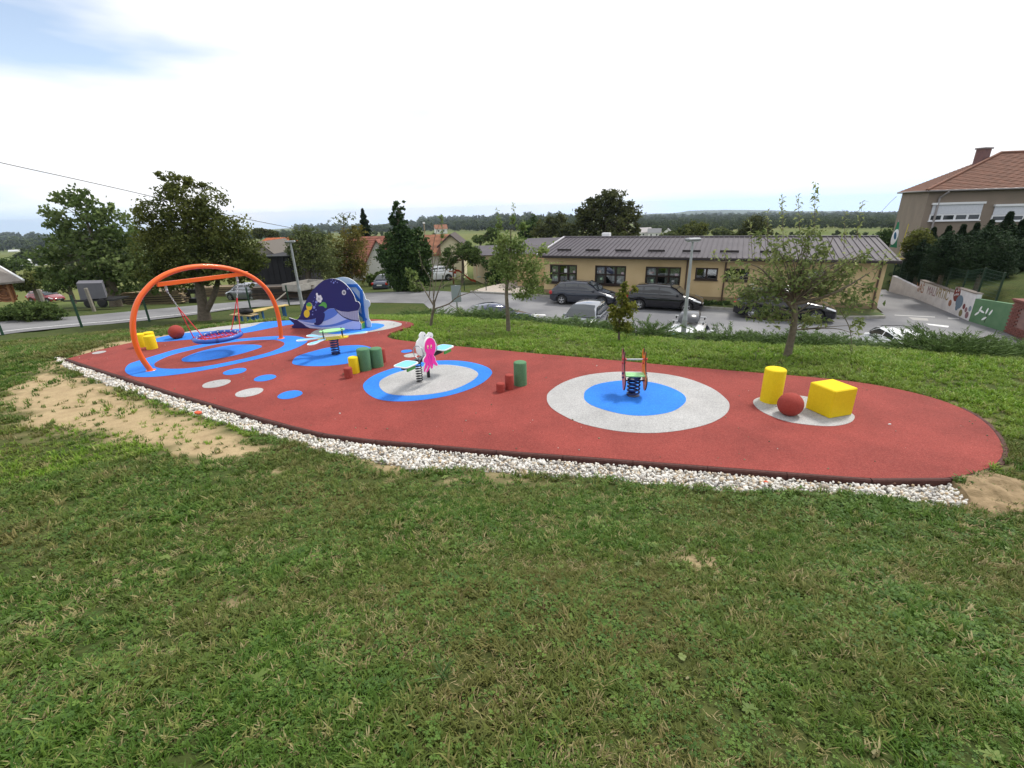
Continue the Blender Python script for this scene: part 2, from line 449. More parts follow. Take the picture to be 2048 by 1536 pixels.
SIDE = [tuple(tip), tuple(tip + BACK_DIR * 1.6), tuple(np.array([20.9, 25.8])), tuple(np.array([20.9, 25.8]) + BACK_DIR * 14)]
WALL_PX = [(1777,583),(1842,599.5),(1937,642),(2009,664),(2048,684),(2200,740)]
WALL = [G(x, y, PZ) for x, y in WALL_PX]
LANE_END = np.array(WALL[0][:2]) + BACK_DIR * 12
PARK = [p[:2] for p in PARK_FAR] + SIDE[1:] + [tuple(LANE_END)] + [p[:2] for p in WALL] + [(19.5,12.2),(14.5,14.3),(9.5,16.4),(5,18.9),(0,22.3),(-3.6,26.4)] + [ROAD_NEAR[-1][:2], ROAD_FAR[-1][:2]]
ROAD = [p[:2] for p in ROAD_NEAR] + [p[:2] for p in ROAD_FAR[::-1]]
ctl = [(0,0,1.66),(-3,0,1.62),(3,0,1.5),(0,-3,2.3),(-8,-3,2.0),(8,-3,1.7),(0,2.0,1.08),(-2.5,2.0,1.02),(2.5,2.0,.85),(0,3.9,.4),(-3,4.2,.42),(2.6,3.5,.32),(5.5,2,.5),(-6,2.5,.8),(-6,5.0,.26),(9,3,.3),(-10,3,.75),(-10,6.5,.2),(-14,6,.2),(-13,10,-.12),(-16,-4,1.6),(15,-3,1.1),(14,4,.0),(-18,12,-.35),(-16,16,-.7),(-22,10,-.3),
 (12,7.5,-.1),(16,8,-.4),(9.3,8.4,-.08),(-13.5,13.5,-.2),(-12,16.5,-.45),(-9.5,17.6,-.6),(-6,18,-.55),(-8,21.5,-1.3),(-5,21.5,-1.3),(-3.9,18.6,-.75),(-12.5,20.5,-1.3),(-16,20,-1.25)]
ctl += [(x, y, -.05) for x, y in GRAV[::2]]
ctl += [(x, y, -.03) for x, y in RED[::3]]
ctl += [G(862,655,-.25), G(1017,665,-.25), G(1238,683,-.22), G(1578,712,-.18), G(1578,712,-.18)]
HEDGE_PX = [(830,632,-.65),(915,636,-.55),(1000,640,-.5),(1100,650,-.48),(1200,660,-.45),(1300,675,-.42),(1400,685,-.38),(1500,688,-.38),(1600,692,-.36),(1700,696,-.34),(1800,701,-.32),(1925,709,-.3),(2048,716,-.28),(2200,728,-.28)]
HEDGE = [G(*p) for p in HEDGE_PX]
ctl += HEDGE
ctl += [(x + .9, y + 1.8, -1.15) for x, y, z in HEDGE]
ctl += [(x, y, z) for x, y, z in ROAD_NEAR] + ROAD_FAR + PARK_FAR + WALL[:5]
ctl += [(x, y, PZ) for x, y in [(19.5,12.2),(14.5,14.3),(9.5,16.4),(5,18.9),(0,22.3),(-3.6,26.4),(5,26),(10,23),(0,30),(16,20)]]
ctl += [(20.9,25.8,PZ),(26,38,-2.9),(30,46,-3.1),(-24,42.5,-3.8),(-12.6,45.6,-3.8),(-5.5,41,-3.1),(-1,40,-3.0),(0,47,-3.6),(10,50,-3.6),(-40,30,-1.9),(-35,40,-3.4),(-50,48,-4.2),(-30,36,-2.9),(-20,36,-3.0),(8,36,-2.85),(15,33,-2.85),(20,45,-3.4),
 (31,30,-1.7),(27.5,26,-1.55),(26,22,-1.5),(34,38,-1.6),(45,36,-1.3),(40,26,-1.0),(32,20,-.9),(30,46,-2.2),(60,50,-1.5),(60,0,-1),(-60,0,-.5),(-60,60,-5),(0,70,-5),(60,70,-4),(0,-60,4)]
C3 = np.array(ctl)
_d = np.linalg.norm(C3[:, None, :2] - C3[None, :, :2], axis=2)
_n = len(C3)
_A = np.zeros((_n + 3, _n + 3)); _A[:_n, :_n] = _d - np.eye(_n) * .08; _A[:_n, _n] = 1; _A[:_n, _n + 1:] = C3[:, :2]; _A[_n:, :_n] = _A[:_n, _n:].T
_w = np.linalg.solve(_A, np.r_[C3[:, 2], 0, 0, 0])
FAR_D = [0, 60, 120, 220, 320, 500, 1000, 2000, 4000, 6000, 9000, 20000]
FAR_Z = [-4.5, -4.6, -9, -12.5, -13.6, -20, -36, -60, -98, -150, -260, -600]
def hill(x, y):
    """ground height before roads and the play surface are let in"""
    x = np.asarray(x, float); y = np.asarray(y, float); sh = x.shape; x = x.ravel(); y = y.ravel()
    d = np.hypot(x, y); z = np.interp(d, FAR_D, FAR_Z)
    k = d < 80
    if k.any():
        q = np.hypot(x[k][:, None] - C3[None, :, 0], y[k][:, None] - C3[None, :, 1]) @ _w[:_n] + _w[_n] + _w[_n + 1] * x[k] + _w[_n + 2] * y[k]
        t = np.clip((d[k] - 50) / 28, 0, 1); t = t * t * (3 - 2 * t)
        z[k] = q * (1 - t) + z[k] * t
    return z.reshape(sh)
def land(x, y):
    x = np.asarray(x, float); y = np.asarray(y, float)
    z = hill(x, y)
    near = np.hypot(x, y) < 80
    bump = (vnoise(x, y, 1.3, 3) - .5) * .035 + (vnoise(x, y, .45, 4) - .5) * .02
    z = z + np.where(near, bump, 0)
    r = inside(RED, x, y); z = np.where(r, np.minimum(z, -.1), z)
    g = inside(GRAVEL, x, y) & ~r; z = np.where(g, np.minimum(z, -.1), z)
    p = inside(PARK, x, y); z = np.where(p, np.minimum(z, PZ - .07), z)
    pw = ~p & (np.hypot(x, y) < 60) & (((x > 19) & (y > 10) & (dist_poly([w[:2] for w in WALL], x, y, False) < 1.5)) | ((y > 24) & (dist_poly([v[:2] for v in PARK_FAR], x, y, False) < 1.2))); z = np.where(pw, np.minimum(z, PZ - .07), z)
    q = inside(ROAD, x, y); z = np.where(q & ~p, hill(x, y) - .09, z)
    return z
def land1(x, y): return float(land(np.array([x]), np.array([y]))[0])
def on_land(px, py, z0=-2.0):
    """the ground point seen at a pixel"""
    z = z0
    for _ in range(40):
        p = G(px, py, min(z, 2.9)); z = .5 * z + .5 * float(hill(np.array([p[0]]), np.array([p[1]]))[0])
    return (p[0], p[1], z)
# bare soil
SOILS = [PXY(spline(q, 3), 0) for q in (
  [(8,800),(40,765),(95,722),(165,703),(225,678),(266,668),(300,668),(262,688),(140,712),(112,722),(125,742),(200,770),(300,800),(400,836),(500,866),(590,888),(540,905),(470,925),(400,935),(330,915),(250,890),(150,882),(60,885),(10,850)],
  [(270,668),(330,662),(420,650),(500,642),(560,634),(578,640),(520,645),(420,657),(330,674),(285,680)],
  [(730,912),(800,924),(850,946),(820,955),(760,935)], [(900,948),(960,944),(1070,955),(1060,966),(960,975),(900,968)],
  [(1940,962),(1985,952),(2030,958),(2060,1000),(2040,1030),(1985,1028),(1945,1008)], [(1890,797),(1965,825),(2010,870),(2040,920),(2015,945),(2030,905),(2005,865),(1960,832)],
  [(520,955),(560,950),(600,960),(560,970)], [(700,640),(760,634),(830,640),(850,648),(800,640),(745,637)], [(345,938),(400,930),(430,940),(390,955)])]
SOILS += [[(x0 + r * math.cos(a), y0 + r * .55 * math.sin(a)) for a in np.linspace(0, 6.2, 14)] for x0, y0, r in ((-1.38, 1.66, .15), (-1.85, 2.5, .1), (1.6, 3.05, .1), (2.9, 4.1, .12))]
def soil(x, y):
    s = np.zeros(np.shape(x))
    n = vnoise(x * .6, y, .42, 11) * .45 + vnoise(x, y, .14, 12) * .3 + vnoise(x * .6, y, 1.0, 13) * .35
    for q in SOILS:
        i = inside(q, x, y); d = dist_poly(q, x, y)
        w = np.clip(.5 + np.where(i, d, -d) / .55 * .5, 0, 1)
        s = np.maximum(s, w)
    return np.clip((s - n * 1.03) / .32 + .42 * (s > .25), 0, 1)
# one ground sheet out to the horizon
def axis(lo, hi, step, far, grow=1.16):
    a = list(np.arange(lo, hi + 1e-6, step)); s = step
    while a[-1] < far: s *= grow; a.append(a[-1] + s)
    s = step
    while a[0] > -far: s *= grow; a.insert(0, a[0] - s)
    return np.array(a)
gx = axis(-14, 14, .22, 12000); gy = axis(-2, 19, .22, 12000)
gy = gy[gy > -400]
XX, YY = np.meshgrid(gx, gy)
ZZ = land(XX, YY)
V = np.stack([XX.ravel(), YY.ravel(), ZZ.ravel()], 1)
nx, ny = len(gx), len(gy)
ii = np.arange(nx * ny).reshape(ny, nx)
F = np.stack([ii[:-1, :-1].ravel(), ii[:-1, 1:].ravel(), ii[1:, 1:].ravel(), ii[1:, :-1].ravel()], 1)
def ground_mat():
    m = bpy.data.materials.new('turf_and_soil'); m.use_nodes = True; t = m.node_tree; b = t.nodes['Principled BSDF']
    b.inputs['Roughness'].default_value = .95; b.inputs['Specular IOR Level'].default_value = .1
    k = t.links.new
    co = N(t, 'ShaderNodeNewGeometry')
    def noise(s, d=5, r=.6):
        n = N(t, 'ShaderNodeTexNoise'); n.inputs['Scale'].default_value = s; n.inputs['Detail'].default_value = d; n.inputs['Roughness'].default_value = r
        k(co.outputs['Position'], n.inputs['Vector']); return n.outputs['Fac']
    def ramp(f, a, z):
        r = N(t, 'ShaderNodeMapRange'); r.inputs[1].default_value = a; r.inputs[2].default_value = z; k(f, r.inputs[0]); return r.outputs[0]
    def mix(f, a, c):
        x = N(t, 'ShaderNodeMixRGB'); k(f, x.inputs[0])
        for s, q in ((1, a), (2, c)):
            if isinstance(q, tuple): x.inputs[s].default_value = (*q, 1)
            else: k(q, x.inputs[s])
        return x.outputs[0]
    g = mix(ramp(noise(.5), .35, .65), (.050, .078, .018), (.085, .095, .030))
    g = mix(ramp(noise(9, 6, .75), .4, .7), g, (.026, .038, .010))
    # far meadows, stubble and ploughed strips
    v = N(t, 'ShaderNodeTexVoronoi'); v.inputs['Scale'].default_value = .0095; mpn = N(t, 'ShaderNodeMapping'); mpn.inputs['Scale'].default_value = (1, 2.2, 1); mpn.inputs['Rotation'].default_value = (0, 0, .5)
    k(co.outputs['Position'], mpn.inputs[0]); k(mpn.outputs[0], v.inputs['Vector'])
    s = N(t, 'ShaderNodeSeparateColor'); k(v.outputs['Color'], s.inputs[0])
    fld = mix(ramp(s.outputs[0], .2, .8), (.10, .13, .035), (.17, .16, .055))
    fld = mix(ramp(noise(.05, 6, .7), .3, .7), fld, (.085, .115, .03))
    at2 = N(t, 'ShaderNodeAttribute'); at2.attribute_name = 'field'
    g = mix(at2.outputs['Fac'], g, fld)
    so_ = mix(ramp(noise(3.5, 8, .7), .35, .7), (.42, .325, .19), (.30, .22, .128))
    so_ = mix(ramp(noise(26, 6, .75), .56, .72), so_, (.19, .14, .075))
    at = N(t, 'ShaderNodeAttribute'); at.attribute_name = 'soil'
    g = mix(at.outputs['Fac'], g, so_)
    k(g, b.inputs['Base Color'])
    bp = N(t, 'ShaderNodeBump'); bp.inputs['Strength'].default_value = .6; bp.inputs['Distance'].default_value = .03
    k(noise(22, 8, .7), bp.inputs['Height']); k(bp.outputs[0], b.inputs['Normal'])
    return m
me = fast_mesh('ground', V, F, ground_mat())
dd = np.hypot(V[:, 0], V[:, 1])
sv = np.zeros(len(V)); kk = dd < 26; sv[kk] = soil(V[kk, 0], V[kk, 1])
a = me.attributes.new('soil', 'FLOAT', 'POINT'); a.data.foreach_set('value', sv.astype(np.float32))
a = me.attributes.new('field', 'FLOAT', 'POINT'); a.data.foreach_set('value', np.clip((dd - 55) / 25, 0, 1).astype(np.float32))
me.polygons.foreach_set('use_smooth', np.ones(len(F), bool))
tag(link('ground', me), 'sloping lawn and meadows running out to the horizon', 'ground', kind='structure')
# ------------------------------------------------------------------ asphalt
asph = mat('asphalt', (.135, .137, .148), .88, c2=(.235, .235, .24), scale=.28, detail=9, mixlo=.38, mixhi=.66, bump=.25, bscale=60)
asph2 = mat('road_asphalt', (.19, .19, .196), .9, c2=(.12, .12, .125), scale=.6, detail=8, mixlo=.35, mixhi=.7, bump=.25, bscale=60)
b = MB(); b.slab(PARK, PZ - .2, PZ); struct('car_park', b, asph, 'grey asphalt car park below the lawn', 'car park')
n1 = resample(spline(ROAD_NEAR, 6, False), .8); n2 = resample(spline(ROAD_FAR, 6, False), .8)
m_ = 70
n1 = resample(spline(ROAD_NEAR, 6, False), 1); n2 = resample(spline(ROAD_FAR, 6, False), 1)
t1 = np.linspace(0, 1, m_); n1 = np.stack([np.interp(t1, np.linspace(0, 1, len(n1)), n1[:, i]) for i in range(3)], 1); n2 = np.stack([np.interp(t1, np.linspace(0, 1, len(n2)), n2[:, i]) for i in range(3)], 1)
b = MB(); rows = 6; vs = []
for i in range(m_):
    for j in range(rows + 1):
        p = n1[i] + (n2[i] - n1[i]) * j / rows; vs.append((p[0], p[1], p[2] + .012))
b.add(vs, [(i * (rows + 1) + j, (i + 1) * (rows + 1) + j, (i + 1) * (rows + 1) + j + 1, i * (rows + 1) + j + 1) for i in range(m_ - 1) for j in range(rows)], 0, True)
road_o = struct('road', b, asph2, 'grey asphalt road curving behind the playground', 'road')
white = mat('road_paint', (.72, .72, .72), .7, c2=(.4, .4, .4), scale=9, mixlo=.5, mixhi=.75)
b = MB()
e1 = n1 + (n2 - n1) * .2; e2 = n1 + (n2 - n1) * .225
for i in range(2, m_ - 34): b.add([(*e1[i][:2], e1[i][2] + .018), (*e1[i + 1][:2], e1[i + 1][2] + .018), (*e2[i + 1][:2], e2[i + 1][2] + .018), (*e2[i][:2], e2[i][2] + .018)], [(0, 1, 2, 3)])
part('edge_line', b, white, road_o)
park_o = bpy.data.objects['car_park']
yel = mat('yellow_paint', (.55, .47, .16), .7, c2=(.3, .28, .18), scale=6)
for nm, q, mm in (('parking_line', [(1046,640),(1060,640),(1078,631),(1068,631)], yel), ('parking_line', [(1052,628),(1090,629),(1092,631),(1052,630)], white), ('arrow_marking', [(1852,647),(1898,652),(1896,655),(1858,650)], white), ('lane_marking', [(1816,634),(1855,637),(1857,642),(1826,640)], mat('worn_paint', (.33, .32, .31), .8)), ('lane_marking', [(1789,629.5),(1870,633.5),(1870,635),(1789,631)], mat('worn_paint2', (.38, .38, .38), .8)), ('lane_marking', [(1895,635.5),(1918,636.5),(1918,638.5),(1897,637.5)], mat('worn_paint2', (.38, .38, .38), .8)), ('lane_marking', [(1190,600.5),(1160,606),(1163,606.5),(1195,601)], white)):
    b = MB(); b.slab(PXY(q, PZ), PZ - .01, PZ + .005); part(nm, b, mm, park_o)
conc = mat('kerb_concrete', (.36, .35, .32), .9, c2=(.27, .26, .23), scale=3, bump=.3, bscale=40)
b = MB()
kl = resample([p[:2] for p in PARK_FAR], 1.0)
def kerb_run(pts, mb, w, z0, z1, gap=.012):
    for i in range(len(pts) - 1):
        a, c = np.array(pts[i]), np.array(pts[i + 1]); d = c - a; l = np.linalg.norm(d); d /= l; nrm = np.array([-d[1], d[0]])
        mid = (a + c) / 2 + nrm * w / 2
        mb.box((*mid, (z0 + z1) / 2), (l - gap, w, z1 - z0), rz=math.atan2(d[1], d[0]), bev=min(.015, w / 6))
kp = thing('kerb', 'low concrete kerb along the far side of the car park', 'kerb'); kp['kind'] = 'structure'
for i in range(len(kl) - 1):
    b = MB(); kerb_run([kl[i], kl[i + 1]], b, .14, PZ - .12, PZ + .14); part('kerb_stone', b, conc, kp)
# grass verge behind the kerb up to the tan building
verge = [p[:2] for p in PARK_FAR[2:]] + [(19.9, 26.0), (2.7, 34.2)]
vn = resample([p[:2] for p in PARK_FAR[1:]], 1.)
b = MB()
fa = np.array([2.44, 34.3]); fb = np.array([20.4, 25.85])
vf = np.stack([fa + (fb - fa) * t for t in np.linspace(0, 1, len(vn))])
nn = len(vn)
off = BACK_DIR * .15
b.add([(*(vn[i] + off), PZ + .12) for i in range(nn)] + [(*vf[i], PZ + .22) for i in range(nn)], [(i, i + 1, nn + i + 1, nn + i) for i in range(nn - 1)], 0, True)
struct('verge', b, mat('verge_turf', (.05, .085, .02), .9, c2=(.10, .10, .04), scale=1.5), 'strip of rough grass at the foot of the tan building', 'grass verge')
pav = mat('paving', (.42, .37, .32), .9, c2=(.34, .29, .25), scale=4, bump=.3, bscale=12)
dq = [on_land(942, 585), on_land(1046, 592), on_land(1098, 566), on_land(1030, 560)]
dq = [(x, y) for x, y, z in dq]
b = MB(); nd = 14
def bil(q, u, v): 
    q = np.array(q); return (q[0] * (1 - u) + q[1] * u) * (1 - v) + (q[3] * (1 - u) + q[2] * u) * v
vs = [(*bil(dq, i / nd, j / nd), float(hill(*[np.array([t]) for t in bil(dq, i / nd, j / nd)])[0]) + .07) for i in range(nd + 1) for j in range(nd + 1)]
b.add(vs, [(i * (nd + 1) + j, (i + 1) * (nd + 1) + j, (i + 1) * (nd + 1) + j + 1, i * (nd + 1) + j + 1) for i in range(nd) for j in range(nd)])
struct('driveway', b, pav, 'pale paved driveway rising beside the tan building', 'driveway')
# ------------------------------------------------------------------ play surface
redm = rubber('red_rubber', (.215, .036, .029), (.38, .10, .08), .6, 1.35)
bluem = rubber('blue_rubber', (.022, .185, .69), (.06, .28, .80), .5)
greym = rubber('grey_rubber', (.335, .335, .335), (.62, .61, .60), .65)
redlog = rubber('red_granulate', (.30, .047, .037), (.42, .10, .08), .4, .6)
yelm = rubber('yellow_granulate', (.74, .54, .010), (.84, .66, .05), .4, .35)
grnm = rubber('green_granulate', (.085, .20, .10), (.16, .30, .18), .45, .5)
b = MB(); b.slab(RED_FINE, -.15, 0)
play = struct('play_surface', b, redm, 'red poured rubber playground surface with blue and grey shapes', 'play surface')
def inlay(name, px, m, z, k=4, sm=True):
    b = MB(); q = PXY(px); b.slab(spline(q, k) if sm else q, -.01, z); part(name, b, m, play)
inlay('grey_band', [(372,664),(416,656.6),(474,649.6),(529,644),(512,651.5),(484,657.5),(455,661),(400,666),(372,668)], greym, .004, 3)
inlay('blue_band', [(314,676.6),(345,670),(375,666),(420,663),(455,660),(484,657),(509,651.5),(529,644.3),(580,641.3),(620,641),(612,646),(584,649),(548,655),(513,662),(490,666),(440,673),(400,677.5),(357,681),(314,684)], bluem, .006, 3)
SW_OUT = [(250,741),(257.6,729),(279,721),(318,709),(357,698),(416,687),(474,678.6),(533,673.5),(582,672),(607,675.5),(615,681.5),(607,689),(582,700),(543,711),(494,723),(435,735.5),(377,746),(318,753),(279,754),(259.5,750)]
SW_IN = [(309,731),(313,724.5),(337.6,712.8),(377,702),(435,689),(494,682),(543,680),(562,683),(569,687.5),(562,695),(533,706.5),(474,720.6),(416,732),(367,737.5),(330,737.5),(314,735)]
inlay('blue_ring', SW_OUT, bluem, .006); inlay('red_oval', SW_IN, redm, .009)
inlay('blue_oval', [(364,722),(369,715.5),(406,702),(455,692),(494,689.7),(517,690.8),(524,693.8),(513,699),(474,710.5),(425.5,719.8),(396,723.7),(373,724.5)], bluem, .012)
inlay('blue_blob', [(584.7,723.7),(594,713),(625,703),(664,694),(716,690.5),(742,695),(751,701),(742,710),(716,721),(690,728),(651,732),(612,732),(588.6,729)], bluem, .005)
inlay('blue_ring', [(726.4,774.8),(730,764),(748,751),(777,739.6),(816,729),(855,723),(904,721),(943,725),(972.5,733.7),(984,743.5),(980,753),(963,767),(933.4,780.6),(894,792),(845.5,800),(797,803),(758,799),(736,788)], bluem, .005)
inlay('grey_oval', [(758.6,767),(765.5,758.5),(787,748),(816,739.6),(855,732),(894,730),(933,735.3),(952,743),(956,751),(943,763),(914,777),(885,785),(845.5,790.5),(806.5,791.5),(777,788),(761.6,778)], greym, .009)
inlay('grey_ring', [(1093.7,797),(1099.5,783),(1129,764),(1177.7,749.5),(1246,743.5),(1314,746.4),(1373,757),(1422,775.7),(1451,797),(1459,812),(1451,829),(1422,846),(1373,859),(1314,866),(1256,864.6),(1207,857.7),(1158,845.5),(1119,827),(1099.5,812)], greym, .005)
inlay('blue_disc', [(1168,793),(1173,780.6),(1197,768.5),(1246,761.4),(1295,764),(1334,773),(1363,786.6),(1372,799),(1365,811),(1343.7,823.5),(1304.6,831),(1265.5,831.4),(1226.5,825),(1189,813.5),(1172,803)], bluem, .009)
inlay('grey_patch', [(1506,804),(1521.6,794.5),(1571.5,790),(1618.7,794.5),(1665,808),(1702,826),(1709,836.5),(1696,847),(1660,852.5),(1605,848.5),(1563,840),(1521.6,822)], greym, .005)
inlay('grey_ring', [(620,671),(625.6,664),(642,658),(690,648),(743,642.5),(777,641.6),(800,646),(803.5,649),(797,653),(769,659.6),(718.6,667.6),(677,674),(642,676.5),(625,675)], greym, .005)
inlay('blue_oval', [(655.5,664),(667,659),(700,651),(743,647),(760,647.8),(769,651),(759,657),(736,662.5),(700.6,667),(671,668.2),(657,667)], bluem, .009)
def dot(px, py, w, m):
    c = G(px, py); r = w / 2 * (np.linalg.norm(np.array(c) - CAMP) * .97) / FPX
    b = MB(); ph = rng.uniform(0, 6); b.slab([(c[0] + r * (1 + .03 * math.sin(3 * a + ph)) * math.cos(a), c[1] + r * (1 + .03 * math.cos(2 * a + ph)) * math.sin(a)) for a in np.linspace(0, 2 * math.pi, 33)[:-1]], -.01, .005); part('dot', b, m, play)
for px, py, w, m in ((470,743,37,bluem),(433,767.5,43,greym),(499,785,45,greym),(530,756,37,bluem),(580,789.5,43,bluem),(198,705,17,greym),(813,702.5,22,bluem),(822,711,28,greym)): dot(px, py, w, m)
# dark rubber edging, in one metre pieces
kerbm = mat('edging_rubber', (.058, .020, .017), .85, c2=(.085, .032, .026), scale=20, bump=.3, bscale=90)
_k0 = resample(KERBLINE[:int(len(KERBLINE) * .86)], .98); _k1 = resample(KERBLINE[int(len(KERBLINE) * .86) - 1:], .3); kr = np.r_[_k0, _k1[1:]]
for i in range(len(kr) - 1):
    b = MB(); a, c = kr[i], kr[i + 1]; d = (c - a) / np.linalg.norm(c - a); nrm = np.array([d[1], -d[0]])
    q = [a + d * .004 + nrm * .002, c - d * .004 + nrm * .002]
    prof = [(0, -.16), (0, -.004), (.012, .004), (.048, .004), (.064, -.012), (.07, -.16)]
    vs = [(*(p + nrm * u), v) for p in q for u, v in prof]; k6 = len(prof)
    b.add(vs, [(j, j + 1, k6 + j + 1, k6 + j) for j in range(k6 - 1)] + [tuple(range(k6)), tuple(range(k6, 2 * k6))[::-1]])
    part('edging', b, kerbm, play)
# ------------------------------------------------------------------ pebbles
def rock(name, seed, m, sub=1):
    import bmesh
    r = np.random.default_rng(seed); bm = bmesh.new(); bmesh.ops.create_icosphere(bm, subdivisions=sub, radius=1)
    s = r.uniform(.65, 1.2, 3)
    for v in bm.verts: v.co = Vector([v.co[i] * s[i] for i in range(3)]) * (1 + r.uniform(-.1, .1))
    for f in bm.faces: f.smooth = True
    me = bpy.data.meshes.new(name); bm.to_mesh(me); bm.free(); me.materials.append(m); return me
pebm = instanced('pebble_stone', [(0, (.55, .53, .49)), (.25, (.68, .66, .61)), (.5, (.76, .74, .70)), (.63, (.40, .39, .37)), (.74, (.56, .46, .33)), (.84, (.24, .24, .25)), (.92, (.50, .37, .22)), (1., (.66, .64, .59))], .75)
prock = [rock('pebble', s, pebm, 1 if s < 3 else 2) for s in range(5)]
def sample_poly(q, n):
    q = np.array(q); lo, hi = q.min(0), q.max(0); P = np.zeros((0, 2))
    while len(P) < n:
        c = rng.uniform(lo, hi, (n * 3, 2)); P = np.r_[P, c[inside(q, c[:, 0], c[:, 1])]]
    return P[:n]
P = sample_poly(GRAVEL, 17000)
k = ~inside(RED, P[:, 0], P[:, 1]) & (dist_poly(RED, P[:, 0], P[:, 1]) > .085)
P = P[k]; n = len(P)
S = rng.lognormal(math.log(.0158), .34, n).clip(.008, .034)
d = dist_poly(RED, P[:, 0], P[:, 1])
Z = np.where(rng.random(n) < .5, -.085, -.055) + np.clip(d - .3, 0, .5) * .05 + rng.uniform(-.01, .015, n)
scatter('gravel', np.c_[P, Z], rng.uniform(0, 6.28, (n, 3)), S, rng.integers(0, 5, n), prock, 'strip of pale round pebbles along the kerb', 'gravel')
b = MB(); b.slab(GRAVEL, -.2, -.092); struct('gravel_bed', b, mat('gravel_bed', (.33, .31, .28), .95, c2=(.2, .19, .17), scale=30), 'bed under the strip of pale pebbles', 'gravel bed')
# pebbles strayed into the soil
# ------------------------------------------------------------------ grass
def blade_mesh(name, seed, m, n=11, r0=.03, h=(.035, .08), w=.0042, lean=.9):
    r = np.random.default_rng(seed); V = []; Fq = []
    for i in range(n):
        a = r.uniform(0, 6.28); rr = r0 * math.sqrt(r.random()); bx, by = rr * math.cos(a), rr * math.sin(a)
        th = r.uniform(0, 6.28); hh = r.uniform(*h); ln = r.uniform(.25, lean) * hh * 1.3; ww = w * r.uniform(.7, 1.5)
        dx, dy = math.cos(th), math.sin(th); px_, py_ = -dy * ww, dx * ww; o = len(V)
        for t, q in ((0, 1), (.45, .95), (.8, .6), (1, .05)):
            z = hh * (t - .28 * t * t * (ln / hh)); l = ln * t * t
            V += [(bx + dx * l - px_ * q, by + dy * l - py_ * q, z), (bx + dx * l + px_ * q, by + dy * l + py_ * q, z)]
        for j in range(3): Fq.append((o + 2 * j, o + 2 * j + 1, o + 2 * j + 3, o + 2 * j + 2))
    return fast_mesh(name, np.array(V), np.array(Fq), m)
def clover_mesh(name, seed, m, n=9):
    r = np.random.default_rng(seed); V = []; Fq = []
    for i in range(n):
        a = r.uniform(0, 6.28); rr = .05 * math.sqrt(r.random()); c = np.array([rr * math.cos(a), rr * math.sin(a), r.uniform(.018, .045)])
        a0 = r.uniform(0, 6.28); l = r.uniform(.008, .014); tl = r.uniform(-.4, .4, 2)
        for j in range(3):
            th = a0 + j * 2.094; d = np.array([math.cos(th), math.sin(th), 0]); e = np.array([-d[1], d[0], 0]) * l * .55; d = d * l; o = len(V)
            for p in (c, c + d * .6 + e, c + d * 1.1, c + d * .6 - e): V.append((p[0], p[1], p[2] + (p[0] - c[0]) * tl[0] + (p[1] - c[1]) * tl[1] + .1 * l))
            Fq.append((o, o + 1, o + 2, o + 3))
    return fast_mesh(name, np.array(V), np.array(Fq), m)
gm = instanced('grass_blade', [(0, (.045, .105, .012)), (.3, (.088, .172, .020)), (.6, (.065, .132, .016)), (.80, (.14, .225, .033)), (.93, (.27, .26, .09)), (1, (.38, .33, .17))], .6, .3, patch=(.20, .15, .058), pscale=.55)
gl = instanced('lawn_blade', [(0, (.115, .225, .014)), (.5, (.165, .29, .021)), (.85, (.235, .35, .036)), (1, (.33, .33, .11))], .5, .3, patch=(.22, .28, .06), pscale=.5)
cm = instanced('clover_leaf', [(0, (.045, .105, .016)), (.5, (.080, .155, .024)), (1, (.13, .215, .036))], .6, .25)
dm = instanced('dry_blade', [(0, (.32, .26, .12)), (.6, (.42, .35, .19)), (1, (.24, .17, .08))], .7, .2)
tufts = [blade_mesh('tuft', s, gm, 12, .04) for s in range(4)] + [clover_mesh('clover', s, cm) for s in (11, 12)] + [blade_mesh('dry_tuft', 31, dm, 7, .04, (.02, .06), .0025, 1.6)]
lawn = [blade_mesh('lawn_tuft', s, gl, 12, .05, (.04, .085), .005) for s in (41, 42, 43)] + [blade_mesh('dry_tuft', 44, dm, 6, .04, (.02, .06), .003, 1.4)] + [blade_mesh('side_tuft', s, gm, 12, .05, (.035, .075), .005) for s in (45, 46)]
def spread_grass(x0, x1, y0, y1, dens, rmin, rmax):
    n = int((x1 - x0) * (y1 - y0) * dens); x = rng.uniform(x0, x1, n); y = rng.uniform(y0, y1, n)
    r = np.hypot(x, y); k = (r >= rmin) & (r < rmax); x, y = x[k], y[k]
    z = hill(x, y); v = np.stack([x, y, z], 1) - CAMP; zz = v @ _f
    px = 1024 + FPX * (v @ _r) / np.maximum(zz, .01); py = 768 - FPX * (v @ _u) / np.maximum(zz, .01)
    k = (zz > .1) & (px > -420) & (px < 2468) & (py < 1850); x, y = x[k], y[k]
    k = ~inside(RED, x, y) & (~inside(GRAVEL, x, y) | (dist_poly(GRAV, x, y, False) < .22 * (vnoise(x, y, .3, 61) - .42))) & ~inside(PARK, x, y) & ~inside(ROAD, x, y); x, y = x[k], y[k]
    k = dist_poly(RED, x, y) > .05; x, y = x[k], y[k]
    s = soil(x, y); thin = .35 + .65 * np.clip((vnoise(x, y, .35, 21) - .18) / .3, 0, 1)
    k = rng.random(len(x)) < (1 - s * .90) * thin; x, y = x[k], y[k]
    return x, y
PX, PY, SS, II = [], [], [], []
